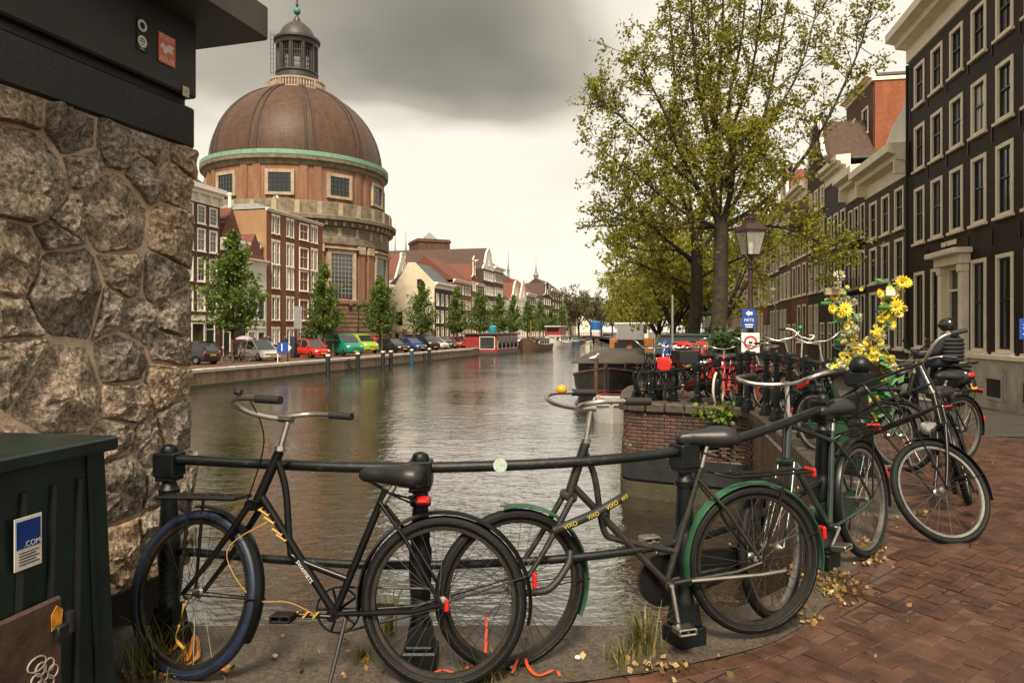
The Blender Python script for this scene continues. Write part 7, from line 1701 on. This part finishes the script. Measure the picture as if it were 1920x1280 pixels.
# rider
J = [((.08, 0, .86), (.16, .15)), ((.07, 0, 1.06), (.17, .13)), ((.10, 0, 1.26), (.19, .13)), ((.14, 0, 1.36), (.10, .08)), ((.17, 0, 1.44), .07), ((.19, 0, 1.54), .09),
     ((.12, .21, 1.30), .085), ((.20, .30, 1.02), .075), ((.50, .29, .96), .055), ((.76, .28, 1.07), .045), ((.12, -.21, 1.30), .085), ((.20, -.30, 1.02), .075), ((.50, -.29, .96), .055), ((.76, -.28, 1.07), .045),
     ((.14, .12, .84), .11), ((.55, .16, .80), .085), ((.62, .15, .42), .06), ((.60, .15, .33), .05), ((.74, .15, .30), .045), ((.14, -.12, .84), .11), ((.55, -.16, .80), .085), ((.62, -.15, .42), .06), ((.60, -.15, .33), .05), ((.74, -.15, .30), .045)]
E = [(0, 1), (1, 2), (2, 3), (3, 4), (4, 5), (2, 6), (6, 7), (7, 8), (8, 9), (2, 10), (10, 11), (11, 12), (12, 13), (0, 14), (14, 15), (15, 16), (16, 17), (17, 18), (0, 19), (19, 20), (20, 21), (21, 22), (22, 23)]
rd = skin_body('person', J, E, [M_BLKCLOTH, M_NAVY, M_SKIN], lambda c: 2 if c.z > 1.42 else (1 if c.z < .9 and c.x > .2 else 0), 2)
rider = empty('person', (sr.x, sr.y, sz_), math.atan2(hd.y, hd.x), 'rider in a black quilted jacket and black helmet sitting on the scooter', 'person'); ob('body', rd, rider)
b = MB(); b.ell((.185, 0, 1.57), (.155, .135, .145), 20, 14); hm = b.build('helmet', M_SCB, rider, 60); MB().box((.315, 0, 1.56), (.05, .19, .09), .03).build('visor', M_CGLASS, hm, 50)
for k in range(6):
    z = .90 + k * .075; w = [.185, .19, .195, .205, .21, .20][k]; xo = .075 + .006 * k
    MB().tube([(xo + (w * .80) * math.cos(a), (w + .015) * math.sin(a), z) for a in [2 * PI * i / 20 for i in range(20)]], .038, 8, closed=True).build('quilted_band', M_BLKCLOTH, rider, 60)
b = MB(); b.tube([(.14 + .10 * math.cos(a), .11 * math.sin(a), 1.37) for a in [2 * PI * i / 16 for i in range(16)]], .055, 8, closed=True); b.build('hood_collar', M_BLKCLOTH, rider, 60)

# ================================================================ BOATS
M_HULLB = mat('black_hull', (.014, .012, .010), .5, col2=(.05, .042, .032), vscale=3, bump=.01, bscale=6); M_CABD = mat('dark_cabin', (.030, .026, .021), .6, var=.3, vscale=2); M_BROOF = mat('grey_boat_roof', (.055, .048, .036), .7, var=.2, vscale=2); M_VARN = mat('varnished_wood', (.36, .13, .03), .4, var=.25, vscale=4); M_BRED = mat('boat_red', (.24, .022, .022), .5, var=.2, vscale=2); M_BWH = mat('boat_white', (.62, .60, .55), .45, var=.1, vscale=2); M_RUSTB = mat('rusty_wood', (.11, .06, .035), .7, var=.4, vscale=4)
def hull(root, L, Bm, fr, col, zb=.9, bow=1.3, name='hull', wl=None):
    b = MB(); rings = []
    for t in (0, .04, .12, .25, .5, .8, .95, 1.0):
        x = -L / 2 + L * t; w = Bm / 2 * (math.sin(min(1, t / .25) * PI / 2) ** .8 if t < .25 else (1 if t < .8 else 1 - (t - .8) * 1.2)); w = max(w, .06); zt = zb + (bow - zb) * max(0, 1 - t / .35) ** 1.6 + .15 * max(0, (t - .7) / .3)
        rings.append([(x, w, zt), (x + .02, w * .96, zt * .45), (x + (.25 if t < .1 else 0), w * .80, -.3), (x + (.25 if t < .1 else 0), -w * .80, -.3), (x + .02, -w * .96, zt * .45), (x, -w, zt)])
    b.loft(rings, True, True); h = b.build(name, col, root, 40)
    b = MB()
    for s_ in (0, 5): b.tube([Vector(r_[s_]) + Vector((0, 0, .02)) for r_ in rings], .06, 6)
    b.build('rubbing_strake', fr, h, 50); return h
def boat(name, label, x, y, ang): return empty(name, (x, y, Z_W), ang, label, 'boat')
# black houseboat, bow toward the camera
ba = math.atan2(.98, .20)
bt = boat('houseboat', 'black houseboat with a dark flat-roofed cabin moored at the right bank', 5.6, 38.2, ba)
hull(bt, 15, 3.8, M_RUSTB, M_HULLB, .95, 1.5)
b = MB(); b.bx(-4.9, 5.5, -1.55, 1.55, .8, 1.68, .03); cb = b.build('cabin', M_CABD, bt); b = MB(); b.add([(-5.3, -1.85, 1.70), (5.8, -1.85, 1.70), (5.8, 1.85, 1.70), (-5.3, 1.85, 1.70), (-4.0, -1.1, 2.12), (5.0, -1.1, 2.12), (5.0, 1.1, 2.12), (-4.0, 1.1, 2.12), (-5.3, -1.85, 1.64), (5.8, -1.85, 1.64), (5.8, 1.85, 1.64), (-5.3, 1.85, 1.64)], [(0, 1, 5, 4), (1, 2, 6, 5), (2, 3, 7, 6), (3, 0, 4, 7), (4, 5, 6, 7), (8, 9, 1, 0), (9, 10, 2, 1), (10, 11, 3, 2), (11, 8, 0, 3), (11, 10, 9, 8)]); b.build('cabin_roof', M_BROOF, bt)
for yy in (-.9, .6): MB().bx(-4.93, -4.9, yy - .4, yy + .4, 1.08, 1.5).build('cabin_window', GL[0], cb)
for xx in (-3.5, -1, 1.5, 4): MB().bx(xx, xx + 1.2, 1.551, 1.58, 1.08, 1.5).build('cabin_window', GL[0], cb)
MB().tube([(-7.3, .1, -.4), (-7.35, .1, 1.75)], .09, 8).build('stem_post', M_RUSTB, bt); b = MB(); b.tube([(-6.6, -.7, 1.4), (-6.6, -.7, 1.75), (-5.6, -1.2, 1.65), (-5.6, -1.2, 1.2)], .03, 6); b.build('bow_rail', M_RUSTB, bt)
pl_ = P(1088, 700, 33.5); tag(MB(Matrix.Translation((P(1118, 700, 30.3).x, 30.3, Z_W))).tube([(0, 0, -.6), (0, 0, 1.95)], .09, 8).build('mooring_pile', M_RUSTB, None, 50), 'weathered timber mooring pile in front of the black houseboat bow', 'mooring pile')
gl = empty('gull', (P(1114, 700, 33.4).x, 33.4, Z_W + 1.72), 0, 'white gull standing on the black houseboat roof', 'bird'); b = MB(); b.loft([[(x, r_ * math.cos(a), z + r_ * 1.05 * math.sin(a)) for a in [2 * PI * k / 10 for k in range(10)]] for x, z, r_ in ((-.24, .15, .015), (-.12, .17, .06), (.02, .19, .085), (.10, .25, .06), (.14, .32, .045), (.18, .36, .045), (.22, .355, .02), (.27, .345, .006))]); b.tube([(.02, .03, .14), (.03, .03, 0)], .008, 5); b.tube([(.02, -.03, .14), (.03, -.03, 0)], .008, 5); b.build('body', M_BWH, gl, 60)
# orange wooden cabin boat behind
bt = boat('houseboat', 'houseboat with a varnished orange cabin and grey box behind the black houseboat', 9.6, 57, ba); hull(bt, 14, 3.8, M_RUSTB, M_HULLB, .9, 1.3)
b = MB(); b.bx(-4, 4, -1.6, 1.6, .85, 2.6, .03); cb = b.build('cabin', M_VARN, bt)
for yy in (-.95, .35): MB().bx(-4.04, -4.0, yy, yy + .9, 1.6, 2.35).build('cabin_window', GL[0], cb)
MB().bx(-4.4, -2.2, -.9, 1.0, 2.5, 3.6, .03).build('deck_box', mat('grey_box', (.20, .20, .19), .6), bt); b = MB(); b.bx(-1.5, 2, -1.2, 1.2, 2.6, 3.7, .03); wh = b.build('wheelhouse', M_BWH, bt); MB().bx(-1.7, 2.2, -1.4, 1.4, 3.7, 3.82).build('wheelhouse_roof', M_BWH, wh)
for yy in (-.8, 0, .7): MB().bx(-1.53, -1.5, yy - .3, yy + .3, 3.0, 3.55).build('wheelhouse_window', GL[0], wh)
p_ = P(1185, 612, 60); MB(Matrix.Translation(p_ - bt.location)).lathe([(.01, -.3), (.45, -.3), (.45, .3), (.35, .42), (.01, .45)], 14).build('water_tank', mat('tank_blue', (.015, .10, .30), .4), bt)
# small white motorboat
bt = boat('motorboat', 'small white motorboat with orange fenders tucked against the brick canal wall', 3.60, 25.9, ba + .05); hull(bt, 3.4, 1.35, M_BWH, M_BWH, .50, .62)
b = MB(); b.bx(-.9, 1.0, -.5, .5, .45, .56); b.build('deck', M_RUSTB, bt)
for yy in (-.42, .35): MB().bx(-1.05, -.75, yy - .13, yy + .13, .52, .80, .04).build('fender', mat('fender_orange', (.6, .13, .01), .5), bt)
b = MB(); b.tube([(-.8, -.55, .55), (-.8, -.55, .92), (-.8, .55, .92), (-.8, .55, .55)], .03, 8); b.tube([(-.8, -.55, .92), (.8, -.5, .92), (.8, .5, .92), (-.8, .55, .92)], .03, 8); b.build('red_rail', M_BRED, bt)
# red houseboat at the left quay
p = P(930, 668, 97.5); bt = boat('houseboat', 'red box-shaped houseboat with white-framed windows at the end of the left quay', p.x - .5, p.y + 2.5, LA)
b = MB(); b.bx(-6.4, 6.4, -2.5, 2.5, -.4, .45, .05); b.build('float', M_CABD, bt)
b = MB(); b.bx(-5.9, 5.9, -2.15, 2.15, .45, 2.75); cb = b.build('cabin', M_BRED, bt); b = MB(); b.bx(-6.2, 6.2, -2.45, 2.45, 2.75, 2.95, .03); b.build('cabin_roof', M_BROOF, bt)
for i in range(5): x = -5.5 + i * 2.2; f = MB(); f.bx(x, x + 1.9, -2.2, -2.16, .8, 2.5); w_ = f.build('cabin_window', M_BWH, cb); MB().bx(x + .12, x + 1.78, -2.23, -2.2, .92, 2.4).build('pane', GL[1], w_)
f = MB(); f.bx(-5.95, -5.91, -1.9, .2, .8, 2.5); w_ = f.build('cabin_window', M_BWH, cb); MB().bx(-5.98, -5.95, -1.8, .1, .92, 2.4).build('pane', GL[1], w_)
MB().lathe([(.5, 2.95), (.55, 3.3), (.55, 3.8), (.3, 4.0), (0, 4.05)], 14, (1.0, .3, 0)).build('roof_tank', mat('tank_teal', (.02, .22, .28), .4), bt, 50)
# farther boats
def barge(name, lab, px, d, L, Bm, hc, trim, ccol, rcol, zc=1.9, bow=1.6, off=0):
    p = P(px, 650, d); bt = boat(name, lab, p.x, p.y, LA - .05); hull(bt, L, Bm, trim, hc, .9, bow); b = MB(); b.bx(-L * .15, L * .32, -Bm * .36, Bm * .36, .8, zc, .03); cb = b.build('cabin', ccol, bt); MB().bx(-L * .17, L * .34, -Bm * .40, Bm * .40, zc, zc + .12).build('cabin_roof', rcol, bt)
    for i in range(4): x = -L * .13 + i * L * .11; MB().bx(x, x + L * .07, -Bm * .36 - .03, -Bm * .36, zc - .75, zc - .2).build('cabin_window', GL[0], cb)
    for yy in (-.5, .35): MB().bx(-L * .15 - .03, -L * .15, yy * Bm * .5 - .25, yy * Bm * .5 + .35, zc - .75, zc - .2).build('cabin_window', GL[0], cb)
    return bt
bt = barge('barge', 'brown timber barge moored beyond the red houseboat', 1004, 122, 15, 3.6, M_RUSTB, M_RUSTB, M_BWH, M_BROOF, 1.9, 2.0); MB().tube([(-3, 0, 1), (-3, 0, 5.0)], .08, 6).build('mast', M_VARN, bt)
bt = barge('cruiser', 'white cruiser with a red stripe and wheelhouse far along the left quay', 1042, 142, 16, 4.2, M_BWH, M_BRED, M_BWH, M_BWH, 2.3, 2.4); b = MB(); b.bx(-2.5, 3.2, -1.4, 1.4, 2.3, 4.1, .04); wh = b.build('wheelhouse', M_BRED, bt); MB().bx(-2.8, 3.5, -1.6, 1.6, 4.1, 4.25).build('wheelhouse_roof', M_BWH, wh); MB().bx(-2.53, -2.5, -1.2, 1.2, 3.1, 3.8).build('wheelhouse_window', GL[0], wh)
barge('barge', 'small blue and grey boat behind the white cruiser', 1066, 165, 12, 3.4, mat('boat_blue', (.02, .06, .16), .5), M_BWH, M_BWH, M_BROOF, 2.0, 1.4); barge('barge', 'dark far boat just before the distant bridge', 1078, 190, 12, 3.6, M_HULLB, M_BWH, M_RUSTB, M_BROOF, 2.0, 1.6)
# mooring piles along the left quay
for i, (px, m_) in enumerate([(615, M_TAR), (671, M_TAR), (718, M_TAR), (733, M_TAR), (772, mat('blue_pile', (.01, .06, .10), .5)), (805, M_TAR)]):
    p = lat(px, -25.7); o = empty('mooring_pile', (p.x, p.y, Z_W), 0, ['black mooring pile with a pale top nearest to the red city car', 'black mooring pile in front of the lime van', 'left one of the paired black mooring piles', 'right one of the paired black mooring piles', 'blue-painted mooring pile by the quay wall', 'last black mooring pile before the red houseboat'][i], 'mooring pile', 'mooring piles at the left quay')
    MB().lathe([(.19, -.8), (.18, 1.2), (.17, 1.3)], 12).build('pile', m_, o, 40); MB().lathe([(.175, 1.3), (.18, 1.31), (.18, 1.4), (.15, 1.44)], 12).build('pile_cap', M_BWH, o, 40)
pa, pb = lat(718, -25.7), lat(733, -25.7); tag(MB().tube([(pa.x, pa.y, -.85), (pb.x, pb.y, -.85)], .09, 6).build('pile_beam', M_TAR), 'short tarred beam joining the paired mooring piles', 'beam')
# far bridge
fb = empty('canal_bridge', (0, 0, 0), 0, 'low dark bridge crossing the canal far away', 'bridge'); y = 215; xl, xr = bank_l(y) - 1, bank_r(y) + 1
b = MB(); n = 24; vs = []; 
top = [(xl + (xr - xl) * i / n, Z_Q + .3 + .7 * math.sin(PI * i / n)) for i in range(n + 1)]; b.prism(top + [(x, z - .6) for x, z in top[::-1]], y, y + 6, 'y'); b.build('deck', M_TAR, fb)
for i in (8, 16): x = top[i][0]; MB().bx(x - .7, x + .7, y + .2, y + 5.8, -2.2, top[i][1] - .5).build('bridge_pier', B_BROWN, fb)
b = MB()
for zz in (.5, 1.0): b.tube([(x, y, z + zz) for x, z in top], .05, 5)
for x, z in top: b.tube([(x, y, z), (x, y, z + 1.05)], .06, 5)
b.build('railing', M_IRON, fb)
p = lat(1118, -44); house('flat-roofed pale block far beyond the bridge', 40, 330, LA, 14, 14, 17, [(3, 2), (7, 2), (11, 2)], 5, 1.5, M_WHITEWALL, fm=M_WHITE, roof=('flat', 0, M_SLATE), corn=(.8, .8), seed=90)

# ================================================================ SMALL THINGS ACROSS THE CANAL
p = lat(530, -27.3); o = empty('quay_sign', (p.x, p.y, Z_Q), 0, 'small blue sign with a white 1 at the edge of the left quay', 'sign')
MB().tube([(-.35, .03, 0), (-.35, .03, 1.35)], .04, 6).build('pole', M_SWHITE, o); MB().tube([(.35, .03, 0), (.35, .03, 1.2)], .04, 6).build('pole', M_IRON, o); MB().box((0, 0, 1.0), (.8, .04, .75), .01).build('panel', M_SBLUE, o); ob('lettering', tm('1', .75, M_SWHITE), o, Matrix.Translation((-.05, -.022, 1.0))); MB().prism([(.40, .75), (.62, 1.0), (.40, 1.25)], -.02, .02, 'y').build('arrow', M_SWHITE, o)
p = lat(550, -31); o = empty('parking_meter', (p.x, p.y, Z_Q), LA, 'dark blue parking machine left of the red city car', 'parking meter'); MB().bx(-.2, .2, -.2, .2, 0, 1.75, .05).build('body', M_NAVY, o, 40); MB().bx(-.14, .14, -.215, -.2, 1.15, 1.5).build('display', GL[1], o)
p = lat(559, -32); o = empty('sign_board', (p.x, p.y, Z_Q), 0, 'tall grey sign on a pole in front of the brick flats', 'sign'); MB().tube([(0, 0, 0), (0, 0, 3.6)], .05, 6).build('pole', M_GALV, o); MB().box((0, -.06, 3.3), (.7, .04, 1.9), .01).build('panel', M_GALV, o)
for i, px in enumerate((435, 607, 713)):
    p = lat(px, -30.2); o = empty('tree_guard', (p.x, p.y, Z_Q), LA, ['wooden tree guard at the nearest young tree', 'wooden tree guard beside the teal van', 'wooden tree guard at the young tree by the church'][i], 'tree guard', 'wooden tree guards')
    for s_ in (-.7, .7): MB().tube([(s_, -.5, 0), (s_, -.5, 1.6)], .06, 6).build('stake', M_RUSTB, o)
    MB().bx(-.8, .8, -.56, -.5, 1.35, 1.5).build('crossbar', M_RUSTB, o)
g = empty('gull', (lat(517).x, lat(517).y, P(517, 371, lat(517).y).z), 0, 'white gull flying above the flats in front of the church', 'bird'); b = MB(); b.ell((0, 0, 0), (.32, .1, .1), 10, 8); b.build('body', M_BWH, g, 60); b = MB(); b.add([(-.1, 0, .03), (.15, 0, .03), (.05, .6, .35), (-.12, .55, .33), (.0, 1.0, .25)], [(0, 1, 2, 3), (3, 2, 4)]); b.add([(-.1, 0, .03), (.15, 0, .03), (.05, -.6, .35), (-.12, -.55, .33), (.0, -1.0, .25)], [(0, 1, 2, 3), (3, 2, 4)]); b.build('wings', M_BWH, g)
# green car seen through the quay railing, planter, barrel
cr_ = car('dark green parked car half hidden behind the quay railing and the parking sign', 1290, 19.5, (.3, .95), paint('bottle', (.03, .055, .045)), 3.9, 1.7, 1.46, group='cars on the right bank'); cr_.location.z = gz(cr_.location.x, cr_.location.y)
cr_ = car('grey parked car behind the tree trunks on the right bank', 1372, 27, (.2, .97), paint('grey5', (.10, .10, .10)), 3.9, 1.7, 1.46, group='cars on the right bank'); cr_.location.z = gz(cr_.location.x, cr_.location.y)
p = P(1362, 700, 17.6); o = empty('planter', (p.x, p.y, gz(p.x, p.y)), 0, 'dark round planter at the foot of the big street tree', 'planter'); MB().lathe([(.30, 0), (.40, .75), (.45, .78), (.45, .9), (.38, .9), (.36, .7)], 16).build('tub', mat('planter_dark', (.04, .045, .045), .6), o, 40); o2 = Grow(31); o2.leaf = [Vector((o2.r.gauss(0, .22), o2.r.gauss(0, .22), .95 + abs(o2.r.gauss(0, .22)))) for _ in range(500)]; ob('foliage', leaves_mesh('foliage', np.array([tuple(q) for q in o2.leaf]), .09, LF_BUSH, 4), o)

# ================================================================ WEEDS, LITTER, RIBBONS
M_GRASS = leaf_mat('weed_grass', (.06, .075, .012), (.13, .13, .03), (.24, .19, .07), .3); M_ORIB = mat('orange_ribbon', (.62, .20, .015), .45, var=.25, vscale=25); M_RRIB = mat('red_ribbon', (.62, .06, .012), .45, var=.25, vscale=25)
def tuft(label, x, y, n, h, spread, seed, z=None, name='grass_tuft'):
    r_ = rnd(seed); b = MB(); z = (gz(x, y) + .008) if z is None else z
    for i in range(n):
        a = r_.uniform(0, 2 * PI); q = abs(r_.gauss(0, spread)); bx, by = q * math.cos(a), q * math.sin(a); L = h * r_.uniform(.35, 1.1); ln = r_.uniform(.1, .75); d = r_.uniform(0, 2 * PI); dx_, dy_ = math.cos(d) * ln, math.sin(d) * ln; w = .0028 + .0022 * r_.random(); px_, py_ = -math.sin(d) * w, math.cos(d) * w; vs = []
        for k in range(4): t = k / 3; vs += [(bx + dx_ * L * t * t - px_ * (1 - t * .9), by + dy_ * L * t * t - py_ * (1 - t * .9), L * t * (1 - .25 * ln * t)), (bx + dx_ * L * t * t + px_ * (1 - t * .9), by + dy_ * L * t * t + py_ * (1 - t * .9), L * t * (1 - .25 * ln * t))]
        b.add(vs, [(0, 1, 3, 2), (2, 3, 5, 4), (4, 5, 7, 6)])
    o = ob(name, b.mesh(name, M_GRASS, None, False)); o.location = (x, y, z); return tag(o, label, 'grass')
q = G(1205, 1225, 0); tuft('tall grass tuft at the foot of the post under the green-mudguard bicycle', q.x, q.y, 190, .23, .035, 1)
q = G(1185, 1235, 0); tuft('lower grass tuft beside the tall one in the centre', q.x - .06, q.y - .05, 80, .12, .05, 2)
q = G(285, 1255, 0); tuft('green grass tuft under the blue front tyre at the left', q.x, q.y, 190, .20, .10, 3)
q = G(680, 1240, 0); tuft('small dry grass tuft left of the middle post', q.x, q.y, 110, .06, .022, 4)
q = G(905, 1278, 0); tuft('grass growing between the two overlapping wheels', q.x, q.y, 130, .09, .10, 5)
q = G(715, 1200, 0); tuft('thin weed behind the middle post', q.x + .03, q.y + .05, 26, .34, .02, 6)
q = P(1355, 775, 12.95); tuft('tufts hanging on the brick canal wall coping', q.x, q.y - .02, 60, .25, .10, 8, -.0)
b_ = Grow(41); c = P(1352, 775, 12.72); b_.leaf = [Vector((b_.r.gauss(0, .26), b_.r.gauss(0, .04) - .06, b_.r.gauss(-.05, .09))) for _ in range(170)]; o = empty('wall_fern', (c.x, c.y, .06), 0, 'bright green fern growing from the brick canal wall below the bicycles', 'plant'); ob('fronds', leaves_mesh('fronds', np.array([tuple(v) for v in b_.leaf]), .06, leaf_mat('fern_green', (.06, .12, .015), (.13, .21, .02), (.24, .30, .03), .3), 5), o); MB().tube([(0, .05, -.1), (0, -.08, .05)], .01, 5).build('stem', M_BARK, o)
# fallen leaves along the edge of the strip
rl = rnd(71); pts = []
for cx_2, cy_2, n, s1, s2 in ((1560, 1118, 90, .055, .10), (1585, 1105, 60, .05, .08), (1512, 1160, 40, .05, .08), (1625, 1050, 60, .04, .07), (1640, 1075, 40, .05, .06), (1475, 1090, 40, .06, .06), (1240, 1245, 60, .12, .04), (330, 1262, 60, .10, .03), (1700, 985, 50, .12, .08)):
    c = G(cx_2, cy_2, gz(1.5, 3.9) * .5)
    for _ in range(n): x, y = c.x + rl.gauss(0, s1), c.y + rl.gauss(0, s2); pts.append((x, y, gz(x, y) + .018 + rl.random() * .012))
for _ in range(70):
    y = rl.uniform(2.9, 9); x = rl.uniform(.2, .72) * y; pts.append((x, y, gz(x, y) + .012))
for _ in range(60): x, y = rl.uniform(-1.2, 1.0), rl.uniform(2.95, 3.45); pts.append((x, y, gz(x, y) + .018))
lm_ = leaves_mesh('fallen_leaves', np.array(pts), .022, leaf_mat('fallen_leaf', (.06, .07, .014), (.22, .11, .024), (.40, .30, .14), .1), 9, 1.3, .5)
tag(ob('fallen_leaves', lm_), kind='stuff')
def ribbon(label, pts, w, m_):
    b = MB(); C_ = curve([Vector(p) for p in pts], 6); vs = []; fs = []
    for i, c in enumerate(C_):
        d = (C_[min(i + 1, len(C_) - 1)] - C_[max(i - 1, 0)]).normalized(); a = i * .35; s_ = d.cross(Vector((math.sin(a) * .6, math.cos(a * .7) * .4, 1))).normalized() * w; vs += [c - s_, c + s_]
    for i in range(len(C_) - 1): fs.append((2 * i, 2 * i + 1, 2 * i + 3, 2 * i + 2))
    b.add(vs, fs); return tag(b.build('ribbon', m_, None, 60, False), label, 'ribbon')
def gp(px, py, dz=.02): q = G(px, py, 0); return (q.x, q.y, q.z + dz)
ribbon('orange plastic ribbon tangled in the grass under the blue front tyre', [gp(312, 1240, .03), gp(340, 1225, .05), gp(352, 1250, .03), gp(365, 1218, .07), gp(372, 1240, .03), gp(345, 1262), gp(400, 1258), gp(428, 1268)], .009, M_ORIB)
ribbon('yellow ribbon hanging from the wheel spokes of the blue-tyred bicycle', [P(345, 1130, 3.0), P(338, 1165, 3.0), P(330, 1195, 3.0), P(345, 1215, 3.0)], .006, M_YROPE)
ribbon('red-orange ribbon lying under the overlapping wheels', [gp(800, 1278), gp(830, 1268, .03), gp(870, 1275), gp(880, 1262, .04), gp(905, 1270), gp(912, 1215, .10), gp(909, 1200, .12)], .006, M_RRIB)
ribbon('red-orange ribbon curled on the ground right of the wheels', [gp(960, 1270), gp(980, 1245, .06), gp(990, 1262, .03), gp(1010, 1274), gp(1040, 1268, .03), gp(1050, 1275)], .006, M_RRIB)
for i, (px, py) in enumerate(((1083, 1240), (515, 1237), (960, 1258))):
    c = G(px, py, 0); r_ = rnd(80 + i); b = MB(); b.ell((0, 0, .008), (.014, .012, .009), 7, 5); o = b.build('pebble', M_STW, None); o.location = (c.x, c.y, .012); tag(o, ['white pebble right of the overlapping wheels', 'pale scrap lying left of the black bicycle stand', 'small pale pebble under the wheels'][i], 'pebble')
b = MB(); cc = [P(1412, 812, 10.9), P(1432, 832, 9.6), P(1455, 858, 8.6), P(1478, 884, 7.8)]; ch_ = curve([Vector((bank_r(p.y) - .05, p.y, gz(bank_r(p.y), p.y) - .16 - .03 * math.sin(i))) for i, p in enumerate(cc)], 9)
rope = empty('float_rope', ch_[0], 0, 'rope of pale floats hanging along the inner canal wall', 'rope'); MB(Matrix.Translation(-ch_[0])).tube(ch_, .008, 6).build('rope', M_STW, rope)
fm_ = MB().ell((0, 0, 0), (.035, .035, .032), 10, 6).mesh('float', mat('pale_float', (.42, .38, .30), .6), 60)
for c in ch_[::1]: ob('float', fm_, rope, Matrix.Translation(c - ch_[0]))
